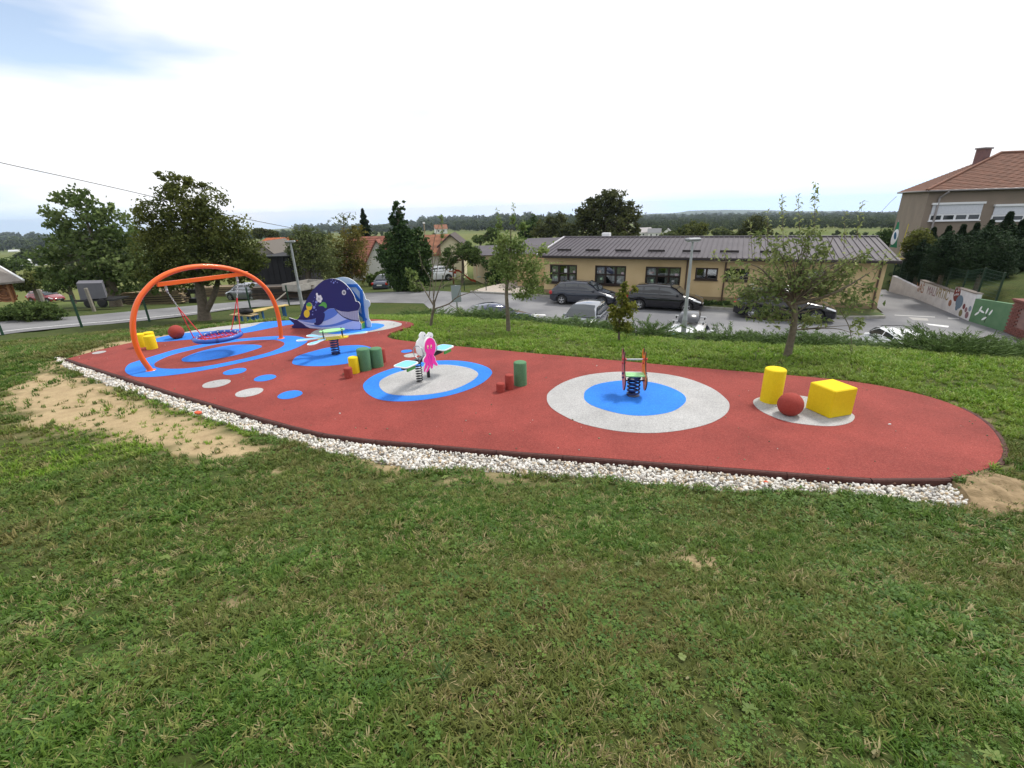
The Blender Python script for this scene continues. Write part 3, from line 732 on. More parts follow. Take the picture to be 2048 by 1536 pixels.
for dens, rm, rM, sc in ((2100, .4, 3.0, .72), (1150, 3.0, 5.0, .85), (560, 5.0, 8.0, 1.05)):
    x, y = spread_grass(-rM, rM, -1, rM, dens, rm, rM)
    u = rng.random(len(x)); cl = vnoise(x, y, .6, 31); dr = vnoise(x, y, .45, 32)
    i = np.where(u < .28 * (cl > .5) + .12, rng.integers(4, 6, len(x)), rng.integers(0, 4, len(x)))
    i = np.where((rng.random(len(x)) < .10 + .35 * (dr > .66)), 6, i)
    PX.append(x); PY.append(y); SS.append(sc * rng.uniform(.6, 1.25, len(x)) * (.75 + .5 * vnoise(x, y, .4, 33))); II.append(i)
x, y, s, i = map(np.concatenate, (PX, PY, SS, II)); n = len(x)
scatter('grass', np.stack([x, y, land(x, y) - .004], 1), np.c_[rng.uniform(-.25, .25, (n, 2)), rng.uniform(0, 6.28, n)], s, i, tufts, 'mown grass and clover on the near slope', 'grass')
PX, PY, SS, II = [], [], [], []
for dens, rm, rM, sc in ((330, 8.0, 11.0, 1.0), (210, 11.0, 17.0, 1.2), (110, 17.0, 27.0, 1.6)):
    x, y = spread_grass(-rM, rM, -1, rM, dens, rm, rM)
    PX.append(x); PY.append(y); SS.append(sc * rng.uniform(.6, 1.25, len(x)) * (.7 + .6 * vnoise(x, y, .9, 33))); ii_ = np.where(rng.random(len(x)) < .06, 3, rng.integers(0, 3, len(x))); sd_ = np.clip((-x - 4.5) / 4 - (y > 15) * .3, 0, 1) + (x > 6.2) * (y < 6); II.append(np.where(rng.random(len(x)) < sd_, rng.integers(4, 6, len(x)), ii_))
x, y, s, i = map(np.concatenate, (PX, PY, SS, II)); n = len(x)
scatter('lawn_grass', np.stack([x, y, land(x, y) - .004], 1), np.c_[rng.uniform(-.2, .2, (n, 2)), rng.uniform(0, 6.28, n)], s, i, lawn, 'bright mown lawn between the playground and the junipers', 'grass')
# broad-leaved weeds and fallen leaves in the near slope
def rosette(name, seed, m, n=7, L0=.08, w=.017, up=.35):
    r = np.random.default_rng(seed); V = []; Fq = []
    for i in range(n):
        a = 6.28 * i / n + r.uniform(-.3, .3); l = L0 * r.uniform(.6, 1.25); d = np.array([math.cos(a), math.sin(a)]); e = np.array([-d[1], d[0]]); o = len(V); u = r.uniform(.3, 1.2) * up
        for t, q in ((.05, .25), (.3, .75), (.6, 1.), (.85, .7), (1, .08)):
            z = .006 + l * u * (t - .8 * t * t)
            for sg in (-1, 1): V.append((*(d * l * t + e * sg * w * q * (1 + .25 * math.sin(9 * t + i))), z + .004 * (1 - sg * sg * q)))
        for j in range(4): Fq.append((o + 2 * j, o + 2 * j + 1, o + 2 * j + 3, o + 2 * j + 2))
    return fast_mesh(name, np.array(V), np.array(Fq), m)
wm = instanced('weed_leaf', [(0, (.085, .135, .025)), (.6, (.125, .185, .038)), (1, (.18, .24, .06))], .5, .25)
fm = instanced('fallen_leaf', [(0, (.30, .26, .12)), (.5, (.22, .20, .10)), (1, (.33, .30, .17))], .7, .2)
tall = blade_mesh('tall_tuft', 77, instanced('tall_blade', [(0, (.085, .15, .045)), (1, (.11, .18, .055))], .5, .25), 14, .03, (.08, .15), .004, .9)
weeds = [rosette('weed', 1, wm), rosette('weed', 2, wm, 9, .10, .02), rosette('weed', 3, wm, 6, .06, .022, .6), rosette('leaf', 4, fm, 1, .07, .018, .3), tall]
n = 1500; x = rng.uniform(-6, 6, n); y = rng.uniform(.2, 6, n); k = ~inside(GRAVEL, x, y) & ~inside(RED, x, y) & (np.hypot(x, y) < 6) & (np.hypot(x, y) > 1.5) & (soil(x, y) < .3) & (rng.random(n) < .25 + .75 * (vnoise(x, y, .8, 51) > .5)) ; x, y = x[k], y[k]; n = len(x)
k = rng.random(n) < .5; x, y = x[k], y[k]; n = len(x); i = rng.choice([0, 1, 2, 3], n, p=[.30, .18, .22, .30]); s = rng.uniform(.25, .5, n)
x = np.r_[x, G(893,1370,1.2)[0]]; y = np.r_[y, G(893,1370,1.2)[1]]; i = np.r_[i, 4]; s = np.r_[s, .8]; n = len(x)
scatter('weeds', np.stack([x, y, land(x, y) + .022], 1), np.c_[rng.uniform(-.3, .3, (n, 2)), rng.uniform(0, 6.28, n)], s, i, weeds, 'broad leaved weeds and fallen leaves in the near grass', 'weeds')

# bits of bark, grit and dry leaf blown onto the rubber
n = 420; P = sample_poly(RED, n); k = rng.random(n) < .35 + .65 * (dist_poly(RED, P[:, 0], P[:, 1]) < .5); P = P[k]; n = len(P)
bitm = instanced('blown_bit', [(0, (.10, .075, .05)), (.5, (.30, .25, .16)), (.8, (.16, .13, .09)), (1, (.6, .58, .54))], .9)
scatter('blown_debris', np.c_[P, np.full(n, .004)], rng.uniform(0, 6.28, (n, 3)) * np.array([.1, .1, 1]), rng.lognormal(math.log(.008), .45, n).clip(.004, .022), rng.integers(0, 2, n), [rock('bit', 61, bitm), rock('bit', 62, bitm)], 'grit and dry leaf bits blown onto the red rubber', 'debris')
# ================================================================== playground things
GP = lambda px, py, z=0.0: Vector(G(px, py, z))
steel = mat('galvanised_steel', (.55, .56, .57), .35, .85, c2=(.42, .43, .44), scale=8)
orange = mat('orange_paint', (.86, .13, .012), .38, coat=.3)
blueplast = mat('blue_plastic', (.012, .09, .42), .4, coat=.2)
redrope = mat('red_rope', (.62, .03, .04), .7)
blackm = mat('black_metal', (.018, .018, .02), .45)
darkblue = mat('dark_blue_metal', (.012, .028, .12), .4)
hpl_white = mat('white_board', (.80, .81, .82), .45)
hpl_lblue = mat('light_blue_board', (.16, .50, .80), .4)
hpl_sky = mat('pale_blue_board', (.50, .68, .88), .45)
hpl_green = mat('green_board', (.10, .40, .07), .45)
hpl_lgreen = mat('pale_green_board', (.30, .66, .28), .45)
hpl_yellow = mat('yellow_board', (.80, .58, .03), .45)
hpl_orange = mat('orange_board', (.85, .22, .02), .45)
hpl_red = mat('red_board', (.45, .10, .12), .5)
hpl_navy = mat('navy_board', (.017, .020, .125), .42)
hpl_mid = mat('mid_blue_board', (.10, .20, .62), .45)
hpl_belly = mat('lilac_board', (.46, .54, .86), .45)
hpl_teeth = mat('grey_lilac_board', (.40, .40, .54), .5)
hpl_brown = mat('laminate_edge', (.05, .025, .02), .6)
# ---- arch swing
A, B_ = GP(302, 741), GP(562, 677)
arch = thing('arch_swing', 'orange steel arch swing frame over the blue oval', 'swing', A)
arch_px = [(302,741),(284,717),(272,690),(266,660),(267,632),(274,607),(288,584),(310,562),(338,546),(372,536),(408,532.5),(445,535),(478,543),(505,555),(528,573),(543,594),(553,618),(559,645),(562,677)]
st = on_wall(arch_px, A, B_)
e = (B_ - A); e.z = 0; span = e.length; e.normalize(); nrm = Vector((-e.y, e.x, 0))
st[0] = (0, -.02); st[-1] = (span, -.02)
b = MB(); pts = spline(st, 5, False); b.tube([e * u + Vector((0, 0, max(v, -.02))) for u, v in pts], .057, 14); part('arch', b, orange, arch)
b = MB(); b.lathe([(.1, 0), (.1, .012), (.07, .02)], 20, 0); part('foot_plate', b, orange, arch); part('foot_plate', b, orange, arch, loc=e * span)
bm_ = on_wall([(313, 568), (496, 548)], A, B_)
p0, p1 = [e * u + Vector((0, 0, v)) for u, v in bm_]
zb = (p0.z + p1.z) / 2; p0.z = p1.z = zb
b = MB(); dvec = p1 - p0; b.box(((p0 + p1) / 2)[:], (dvec.length, .06, .10), rz=math.atan2(e.y, e.x), bev=.008); part('crossbeam', b, orange, arch)
hang = on_wall([(331, 572), (474, 557)], A, B_)
H = [e * hang[0][0] + Vector((0, 0, zb - .05)), e * hang[1][0] + Vector((0, 0, zb - .05))]
bc = GP(436, 673, .46) - A
seat = thing('nest_swing_seat', 'round blue nest swing seat with red rope net hanging under the orange arch', 'swing seat', A)
R_ = .52
el = on_wall([(387, 680), (485, 667)], A + bc * 0, B_)
R_ = (GP(485, 668, .46) - GP(387, 678, .46)).length / 2 * .93
b = MB(); ring = [bc + Vector((R_ * math.cos(a), R_ * math.sin(a), 0)) for a in np.linspace(0, 2 * math.pi, 49)[:-1]]
b.tube(ring, .056, 12, closed=True, cap=False); part('ring', b, blueplast, seat)
for k_ in range(4):
    a = k_ * math.pi / 2 + .5; b = MB(); b.tube([bc + Vector((R_ * math.cos(a + t), R_ * math.sin(a + t), 0)) for t in (-.06, 0, .06)], .059, 12); part('ring_joint', b, mat('ring_joint', (.012, .05, .22), .5), seat)
b = MB()
for ax in (0, 1):
    for q in np.linspace(-.9, .9, 12):
        h_ = math.sqrt(1 - q * q) * R_; pp = []
        for t in np.linspace(-1, 1, 9):
            x, y = (t * h_, q * R_) if ax == 0 else (q * R_, t * h_)
            c45 = .7071; xr, yr = (x - y) * c45, (x + y) * c45
            pp.append(bc + Vector((xr, yr, -.10 * (1 - (x * x + y * y) / (R_ * R_)) + .01 * ax)))
        b.tube(pp, .011, 6)
part('net', b, redrope, seat)
for q in range(18):
    a = q * 2 * math.pi / 18; b = MB(); b.box((bc + Vector(((R_ - .045) * math.cos(a), (R_ - .045) * math.sin(a), .03)))[:], (.026, .026, .024), rz=a); part('clamp', b, hpl_white, seat)
side = {0: [], 1: []}
for a in (2.75, 3.75, -.45, .45):
    q = bc + e * (R_ * math.cos(a)) + nrm * (R_ * math.sin(a)) + Vector((0, 0, .05)); side[0 if math.cos(a) < 0 else 1].append(q)
for i in (0, 1):
    b = MB(); b.box((H[i] + Vector((0, 0, -.03)))[:], (.05, .05, .1), bev=.01); b.sphere(H[i] + Vector((0, 0, -.1)), .032, 10); part('shackle', b, steel, seat)
    tgt = (side[i][0] + side[i][1]) / 2; mid = H[i] + Vector((0, 0, -.12)); j0 = mid.lerp(tgt, .33)
    nl = 9
    b = MB()
    for q in range(nl):
        c = mid.lerp(j0, (q + .5) / nl); dr = (j0 - mid).normalized(); sx = dr.orthogonal().normalized()
        if q % 2: sx = dr.cross(sx)
        lp = [c + dr * (.03 * math.cos(t)) + sx * (.014 * math.sin(t)) for t in np.linspace(0, 6.283, 11)[:-1]]
        b.tube(lp, .006, 5, closed=True, cap=False)
    part('chain', b, steel, seat)
    for q in side[i]:
        b = MB(); b.tube([j0, j0.lerp(q, .5), q], .011, 6); b.sphere(q, .026, 8); part('rope', b, redrope, seat)
# ---- balls, stools, blocks
def blob_rock(o): return o
def ball(px, py, d_, label, g='rubber balls on the play surface'):
    p = GP(px, py); t = thing('rubber_ball', label, 'ball', p + Vector((0, 0, d_ / 2 - .012)), group=g)
    b = MB(); b.sphere((0, 0, 0), d_ / 2, 40); part('body', b, redlog, t)
    b = MB(); b.lathe([(d_ / 2 + .0005, -.004), (d_ / 2 + .0022, 0), (d_ / 2 + .0005, .004)], 48, 0, caps=False); part('seam', b, mat('seam_red', (.30, .05, .04), .8), t)
ball(1577, 829, .385, 'red rubber ball beside the big yellow cube on the grey patch')
ball(356, 676.5, .40, 'red rubber ball on the blue band behind the orange arch')
def stump(px, py, d_, h, m, label, group, lx=0, ly=0):
    p = GP(px, py) + Vector((lx, ly, 0)); t = thing('stump', label, 'stepping stump', p, group=group)
    r = d_ / 2; b = MB(); b.lathe([(r, 0), (r, h - .022), (r - .006, h - .008), (r - .02, h), (0.0001, h)], 36); part('body', b, m, t)
    return t
def hgt(px, py, ptop):  # height of an upright thing from base and top pixels
    g = G(px, py); return on_wall([(px, ptop)], (g[0], g[1], 0), (g[0] + 1, g[1], 0))[0][1]
gl_, gr_ = 'row of stumps left of the seesaw', 'row of stumps right of the seesaw'
stump(698, 755, .175, .225, redlog, 'short red stump at the near end of the left stump row', gl_)
stump(710, 745, .215, .36, yelm, 'yellow stump behind the short red one', gl_)
stump(731, 739, .28, .49, grnm, 'tallest green stump in the middle of the left stump row', gl_)
stump(755, 732.5, .28, .43, grnm, 'green stump behind the tallest one left of the seesaw', gl_)
stump(764, 724, .20, .33, redlog, 'red stump mostly hidden behind the green ones', gl_)
stump(1001.5, 783, .165, .175, redlog, 'lowest red stump at the left end of the right stump row', gr_)
stump(1019, 777.5, .165, .295, redlog, 'middle height red stump next to the tall green one', gr_)
stump(1041, 769, .255, .475, grnm, 'tall green stump at the end of the right stump row', gr_)
stump(1540.5, 802, .335, .60, yelm, 'tall yellow cylinder seat beside the red ball', 'yellow seats')
ys = 'yellow stools behind the orange arch'
for px, py, lb in ((305, 697, 'yellow stool standing nearest in the cluster of three'), (285, 693, 'yellow stool beside the orange arch leg'), (303, 689.5, 'yellow stool at the back of the cluster')):
    stump(px, py, .26, .36, yelm, lb, ys)
c = [GP(1609.5, 816), GP(1658.5, 835), GP(1704, 830)]
ex = (c[1] - c[0]); ey = (c[2] - c[1]); s_ = (ex.length + ey.length) / 2
dg = (c[2] - c[0]); dl = dg.length; s_ = dl / 1.4142
t = thing('cube_block', 'big yellow rubber cube on the grey patch', 'cube seat', (c[0] + c[2]) / 2, math.atan2(dg.y, dg.x) - math.pi / 4)
b = MB(); b.box((0, 0, .235), (s_, s_, .47), bev=.016); part('body', b, yelm, t)
# ---- springs
def spring(mb, r, h, turns, wire, c=(0, 0, 0), ph=0.):
    P = [Vector((c[0] + r * math.cos(ph + a), c[1] + r * math.sin(ph + a), c[2] + h * a / (2 * math.pi * turns))) for a in np.linspace(0, 2 * math.pi * turns, int(turns * 20))]
    mb.tube(P, wire, 8)
# turtle rocker
p = GP(672, 708); S_ = (np.linalg.norm(np.array(p) - CAMP)) / FPX        # metres per pixel there
tur = thing('turtle_rocker', 'springer with green top plate and light blue paddles on the blue blob', 'spring rocker', p, .42)
hz = .40
b = MB(); spring(b, .092, .34, 5.5, .017, (0, 0, .02)); part('spring', b, darkblue, tur)
b = MB(); b.lathe([(.11, 0), (.11, .015)], 24); part('base_plate', b, darkblue, tur)
b = MB(); b.lathe([(.12, hz - .04), (.12, hz)], 24); part('spring_cap', b, darkblue, tur)
def ell(cx, cy, rx, ry, n=24, rot=0.): return [(cx + rx * math.cos(a) * math.cos(rot) - ry * math.sin(a) * math.sin(rot), cy + rx * math.cos(a) * math.sin(rot) + ry * math.sin(a) * math.cos(rot)) for a in np.linspace(0, 2 * math.pi, n + 1)[:-1]]
b = MB(); b.slab([(-.30, -.13), (.30, -.13), (.36, 0), (.30, .13), (-.30, .13), (-.36, 0)], hz, hz + .025); part('seat_plate', b, hpl_yellow, tur)
b = MB(); b.slab(ell(0, 0, .30, .17), hz + .19, hz + .212); part('shell_plate', b, hpl_lgreen, tur)
for sx in (-1, 1):
    for sy in (-1, 1):
        b = MB(); b.cyl((sx * .22, sy * .10, hz + .02), (sx * .22, sy * .10, hz + .2), .011, 8); b.lathe([(.022, hz + .205), (.022, hz + .225), (.0001, hz + .232)], 10, 0, (sx * .22, sy * .10, 0)); part('post', b, blackm, tur)
padl = [(.0, -.035), (.22, -.05), (.36, -.085), (.5, -.08), (.56, 0), (.5, .08), (.36, .085), (.22, .05), (.0, .035)]
for a, x0, y0 in ((.05, .28, .06), (math.pi - .05, -.28, .06), (-2.35, -.2, -.1), (2.3, -.2, .1)):
    b = MB(); cs, sn = math.cos(a), math.sin(a)
    q = [(x0 + u * cs - v * sn, y0 + u * sn + v * cs) for u, v in spline(padl, 3)]
    b.slab(q, hz + .026, hz + .046); o_ = part('paddle', b, hpl_white, tur)
    q2 = [(x0 + (u * .93 + .015) * cs - v * .8 * sn, y0 + (u * .93 + .015) * sn + v * .8 * cs) for u, v in spline(padl, 3)]
    b = MB(); b.slab(q2, hz + .044, hz + .049); part('paddle_face', b, hpl_lblue, o_)
# seesaw with octopus
p = GP(845, 758)
q0, q1 = GP(815, 735, .50), GP(886, 702, .50)
d_ = q1 - q0; yaw = math.atan2(d_.y, d_.x)
base = (q0 + q1) / 2; base.z = 0
sw = thing('seesaw', 'spring seesaw with a pink octopus board and blue seats', 'seesaw', base, yaw)
Li = Matrix.Rotation(-yaw, 4, 'Z')
def loc_(px, py, z): v = Li @ (GP(px, py, z) - base); return v
sp1, sp2 = loc_(840.5, 764.5, 0), loc_(857, 755, 0)
sp1.y = sp2.y = (sp1.y + sp2.y) / 2
hb = .50
b = MB(); spring(b, .06, hb - .05, 8.5, .0105, (sp1.x, sp1.y, .01)); part('spring', b, blackm, sw)
b = MB(); b.cyl((sp2.x, sp2.y, 0), (sp2.x, sp2.y, hb), .034, 14); part('post', b, blackm, sw)
hl = d_.length / 2
b = MB(); b.box((0, sp1.y * .5, hb + .0), (hl * 2 + .1, .085, .095), bev=.006); part('beam', b, blackm, sw)
for sg in (-1, 1):
    x0 = sg * (hl + .02)
    b = MB(); b.slab(spline([(x0 - .19, -.15), (x0 + sg * 0 - .02, -.17), (x0 + .17, -.15), (x0 + .2, 0), (x0 + .17, .15), (x0 - .02, .17), (x0 - .19, .15), (x0 - .2, 0)], 3), hb + .06, hb + .08); o_ = part('seat', b, hpl_white, sw)
    b = MB(); b.slab(spline([(x0 - .17, -.132), (x0 - .02, -.15), (x0 + .15, -.132), (x0 + .18, 0), (x0 + .15, .132), (x0 - .02, .15), (x0 - .17, .132), (x0 - .18, 0)], 3), hb + .075, hb + .083); part('seat_face', b, hpl_lblue, o_)
    b = MB(); b.box((x0 - .0, -.10, hb + .01), (.24, .035, .09), bev=.006); part('seat_bracket', b, hpl_green, sw)
    hx = sg * (hl - .36)
    b = MB(); b.tube([Vector((hx, .12 * math.cos(a), hb + .2 + .13 * math.sin(a))) for a in np.linspace(-2.0, 5.14, 22)], .011, 7); b.cyl((hx, 0, hb), (hx, 0, hb + .09), .014, 8); part('handle', b, steel, sw)
    b = MB(); b.sphere((hx - sg * .0, .03, hb + .06), .02, 8); b.sphere((hx, -.03, hb + .06), .02, 8); part('bolt', b, steel, sw)
# figure boards: both stand lengthwise along the beam, one on either side
octo_px = [(858,676),(864,677),(869,683),(871,692),(870.5,700),(868,707),(867,711),(870,716),(871,722),(874.5,728),(875,731),(871,731),(867,727),(866,731),(864.5,737),(862,736),(861,731),(859,736),(855,743),(852,744),(855,736),(857,730),(853,734),(850,743),(848,742),(849,733),(851,726),(848,724),(848,718),(851,713),(852.5,708),(850,702),(849,695),(850,687),(853,680)]
frog_px = [(833,703),(831.5,693),(833,684),(837,678),(838.5,675),(838,671),(841,665.5),(845,663.5),(849.5,665.5),(851,669.5),(854,669),(856,665.5),(860,664.5),(864.5,667),(865.5,672),(864,676),(868,680),(871,688),(873.5,692),(873,694),(869,693),(868,703),(864,712),(852,716),(842,712.5),(836,709)]
yb = -.13
def board_pts(px, yoff):
    a = base + Matrix.Rotation(yaw, 4, 'Z') @ Vector((-1, yoff, 0)); c = base + Matrix.Rotation(yaw, 4, 'Z') @ Vector((1, yoff, 0))
    return [(u - 1, v) for u, v in on_wall(px, a, c)]
fq = board_pts(frog_px, .10); oq = board_pts(octo_px, yb)
fr = lambda u, v, d: (u, d, v)
ocx = sum(p[0] for p in oq) / len(oq); ocy = sum(p[1] for p in oq) / len(oq)
b = MB(); b.prism(spline(fq, 3), fr, .09, .11); o1 = part('crab_board', b, hpl_white, sw)
b = MB(); b.prism(spline([(ocx + (u - ocx) * 1.1, ocy + (v - ocy) * 1.04) for u, v in oq], 3), fr, yb - .0, yb + .02); o2 = part('octopus_board', b, hpl_white, sw)
pink = mat('pink_board', (.84, .035, .36), .42); purple = mat('purple_board', (.32, .03, .42), .45)
b = MB(); b.prism(spline(oq, 3), fr, yb - .005, yb - .001); part('octopus_print', b, pink, o2)
for px, py, rx, ry, m in ((855.2, 694, .020, .042, mat('cream_board', (.85, .75, .45), .45)), (861.8, 693, .020, .042, mat('cream_board', (.85, .75, .45), .45))):
    u, v = board_pts([(px, py)], yb)[0]
    b = MB(); b.prism(ell(u, v, rx, ry, 16), fr, yb - .008, yb - .005); part('eye', b, m, o2)
    b = MB(); b.prism(ell(u + .004, v - .016, .008, .014, 12), fr, yb - .011, yb - .008); part('pupil', b, blackm, o2)
for (x0, y0), (x1, y1), (x2, y2) in (((856, 712), (858, 722), (856, 731)), ((862, 709), (863, 720), (864, 730)), ((858, 708), (861, 715), (861, 728))):
    pp = board_pts([(x0, y0), (x1, y1), (x2, y2)], yb)
    b = MB(); b.tube([Vector((u, yb - .005, v)) for u, v in spline(pp, 5, False)], .0035, 5); part('tentacle_line', b, purple, o2)
for px, py in ((848.5, 671), (861, 672.5)):
    u, v = board_pts([(px - 1, py)], .10)[0]
    b = MB(); b.prism(ell(u, v, .045, .05, 18), fr, .082, .088); part('eye', b, hpl_white, o1)
    b = MB(); b.prism(ell(u + .006, v - .002, .010, .014, 12), fr, .078, .082); part('pupil', b, darkblue, o1)
# motorbike-like springer on the blue disc
p = GP(1266, 791); q0, q1 = GP(1247, 770, .17), GP(1294, 770, .17)
v_ = GP(1297, 749, .40) - GP(1248, 749, .40)
ym = math.radians(-6); wd = .37
sp = thing('spring_rocker', 'springer with orange side boards, green seat and dark blue spring', 'spring rocker', p, ym)
b = MB(); spring(b, .105, .36, 5.2, .017, (0, 0, .02), 1.); part('spring', b, darkblue, sp)
b = MB(); b.lathe([(.12, 0), (.12, .014)], 24); part('base_plate', b, darkblue, sp)
b = MB(); b.lathe([(.115, .37), (.115, .4)], 24); part('spring_cap', b, darkblue, sp)
b = MB(); b.box((0, -.02, .412), (wd - .02, .20, .024), bev=.004); part('seat', b, hpl_lgreen, sp)
side_out = [(-.24, .30), (-.14, .16), (-.02, .13), (.06, .20), (.20, .30), (.26, .42), (.30, .56), (.34, .70), (.31, .80), (.25, .82), (.22, .72), (.13, .72), (.10, .80), (.05, .81), (.02, .70), (-.02, .56), (-.10, .46), (-.22, .42)]
for sg in (-1, 1):
    x = sg * wd / 2
    b = MB(); b.prism(spline(side_out, 3), lambda u, v, d: (d, u, v), x - .011, x + .011, 0, 1); o_ = part('side_board', b, [hpl_orange if sg > 0 else hpl_red, hpl_brown], sp)
    for u, v in ((.10, .60), (.06, .68)):
        b = MB(); b.sphere((x + .016, u, v), .026, 10); b.sphere((x - .016, u, v), .026, 10); part('bolt_cap', b, mat('red_cap', (.55, .05, .05), .4), sp)
    for u, v in ((.0, .43), (-.05, .37)):
        b = MB(); b.sphere((sg * (wd / 2 + .02), u, v), .022, 10); part('bolt', b, darkblue, sp)
b = MB(); b.cyl((-wd / 2, .10, .665), (wd / 2, .10, .665), .014, 12); part('handlebar', b, steel, sp)
b = MB(); b.cyl((-wd / 2, -.02, .30), (wd / 2, -.02, .30), .014, 10); part('footrest', b, darkblue, sp)
# ---- whale slide
WZ = lambda l: [(560 + x / 10.24, 540 + y / 10.24) for x, y in l]
WA, WB = GP(583.4, 656.3), GP(721, 659.8)
wh = thing('whale_slide', 'dark blue whale slide with green and yellow steps', 'slide', WA)
e2 = WB - WA; e2.z = 0; wl = e2.length; e2.normalize(); n2_ = Vector((-e2.y, e2.x, 0))
offv = GP(740.5, 655.3) - WB
dep = offv.dot(n2_); shf = offv.dot(e2)
W_out = WZ([(185,975),(260,1000),(345,1012),(400,965),(440,860),(480,750),(530,640),(590,520),(680,400),(780,300),(880,222),(980,186),(1080,175),(1180,192),(1280,240),(1380,330),(1460,430),(1520,540),(1552,640),(1602,650),(1637,700),(1637,765),(1612,800),(1596,835),(1608,960),(1622,1045),(1660,1105),(1668,1175),(1645,1226),(1400,1224),(1000,1212),(600,1198),(400,1192),(262,1187),(237,1155),(290,1112),(240,1060),(200,1020)])
wq = [(u, max(v, .0)) for u, v in on_wall(W_out, WA, WB)]
wf = lambda dn, ds=0.: (lambda u, v, d: tuple(e2 * (u + ds) + n2_ * (dn + d) + Vector((0, 0, v))))
SPL = spline(wq, 2)
b = MB(); b.prism(SPL, wf(0), 0, .022, 0, 1); fp = part('near_side_board', b, [hpl_navy, hpl_white], wh)
b = MB(); b.prism(SPL, wf(dep, shf), 0, .022, 0, 1); rp_ = part('far_side_board', b, [hpl_sky, hpl_white], wh)
def decal(name, px, m, lift, sm=2, par=None):
    q = on_wall(WZ(px), WA, WB); b = MB(); b.prism(spline(q, sm) if sm > 1 else q, wf(0), -lift, -lift + .004); return part(name, b, m, par or fp)
def spot(name, cx, cy, rx, ry, m, lift, par=None): return decal(name, ell(cx, cy, rx, ry, 18), m, lift, 1, par)
decal('belly', [(350,1022),(480,1026),(620,1018),(740,985),(850,900),(920,850),(985,802),(1060,787),(1135,797),(1200,880),(1300,958),(1400,1000),(1500,1030),(1612,1045),(1650,1110),(1652,1175),(1630,1212),(1400,1210),(1000,1200),(620,1190),(480,1105)], hpl_belly, .004)
decal('belly_stripe', [(850,905),(920,853),(985,806),(1060,791),(1135,802),(1190,876),(1100,960),(980,1020),(860,1062),(800,1070)], hpl_mid, .0075)
decal('belly_stripe', [(380,1028),(480,1029),(620,1022),(730,992),(720,1080),(600,1075),(480,1052)], hpl_mid, .0075)
decal('belly_stripe', [(480,1085),(600,1115),(800,1135),(980,1128),(1150,1092),(1300,1035),(1400,1005),(1500,1036),(1400,1070),(1250,1120),(1050,1160),(850,1172),(680,1150)], hpl_mid, .0075)
decal('teeth', [(1135,802),(1250,845),(1400,858),(1592,828),(1606,960),(1612,1036),(1450,1008),(1300,950),(1210,880)], hpl_teeth, .009, 1)
for x in range(1290, 1600, 34):
    y0 = 858 + (x > 1450) * -18 * (x - 1450) / 140; y1 = np.interp(x, [1290, 1450, 1600], [935, 1000, 1030])
    b = MB(); q = on_wall(WZ([(x, y0), (x + 2, y1)]), WA, WB); b.tube([wf(0)(u, v, -.011) for u, v in q], .004, 5); part('tooth_line', b, mat('lilac_line', (.2, .2, .34), .5), fp)
b = MB(); q = on_wall(WZ(spline([(1125,792),(1210,884),(1300,958),(1400,1002),(1500,1031),(1616,1046)], 4, False)), WA, WB); b.tube([wf(0)(u, v, -.012) for u, v in q], .009, 5); part('lip_line', b, mat('navy_line', (.01, .01, .06), .5), fp)
decal('flipper', [(740,950),(800,905),(890,868),(922,905),(905,1010),(855,1098),(785,1130),(715,1118),(702,1090),(738,1065)], hpl_navy, .014)
o_ = spot('eye', 1312, 460, 43, 54, mat('eye_grey', (.62, .64, .66), .4), .008); spot('iris', 1313, 460, 25, 34, mat('iris_grey', (.35, .38, .42), .4), .011); spot('pupil', 1317, 465, 11, 17, blackm, .014)
lil = mat('spot_lilac', (.22, .27, .66), .45)
for cx, cy, r in ((1100,260,16),(1050,240,10),(1078,204,8),(1135,230,11),(1175,255,10),(1390,385,17),(748,655,24),(700,765,25),(665,720,8),(682,637,8),(712,560,8),(733,717,9),(738,818,12),(672,845,9),(668,912,12),(655,690,7)): spot('spot', cx, cy, r, r * 1.2, lil, .006)
spot('fruit', 550, 893, 60, 82, hpl_yellow, .006); spot('fruit', 600, 745, 62, 82, hpl_yellow, .008)
decal('fruit_leaf', [(545,690),(600,665),(645,700),(650,740),(600,745),(560,740)], hpl_green, .010)
spot('blossom', 757, 497, 20, 30, hpl_white, .006)
for cx, cy in ((775,545),(825,545),(845,590),(825,635),(790,620),(770,590)): spot('petal', cx, cy, 27, 34, hpl_white, .008)
spot('blossom_heart', 800, 588, 20, 26, mat('pale_grey', (.5, .52, .55), .5), .011)
decal('leaf', [(785,735),(830,705),(870,660),(920,660),(955,700),(962,750),(945,780),(915,765),(890,740),(830,735)], hpl_green, .009)
# blue frame on the inner face of the far board
fr_px = WZ([(1380,318),(1575,318),(1668,430),(1690,700),(1755,1180)])
qf = on_wall(fr_px, WA + n2_ * dep + e2 * shf, WB + n2_ * dep + e2 * shf)
def strip(pl, w, m, nm):
    P = [Vector((u, v, 0)) for u, v in pl]
    for i in range(len(P) - 1):
        d = (P[i + 1] - P[i]).normalized(); s_ = Vector((-d.y, d.x, 0)) * w / 2
        q = [P[i] - s_ - d * w * .4, P[i + 1] - s_ + d * w * .4, P[i + 1] + s_ + d * w * .4, P[i] + s_ - d * w * .4]
        b = MB(); dd_ = .003 * i; b.prism([(a.x, a.y) for a in q], wf(dep, shf), -.03 - dd_, -.002); part(nm, b, m, wh)
blue2 = mat('frame_blue', (.03, .17, .62), .4)
strip(qf, .085, blue2, 'frame_bar')
strip(on_wall(WZ([(1470,420),(1690,690)]), WA + n2_ * dep + e2 * shf, WB + n2_ * dep + e2 * shf), .07, blue2, 'brace_bar')
strip(on_wall(WZ([(1600,860),(1760,1010)]), WA + n2_ * dep + e2 * shf, WB + n2_ * dep + e2 * shf), .07, blue2, 'brace_bar')
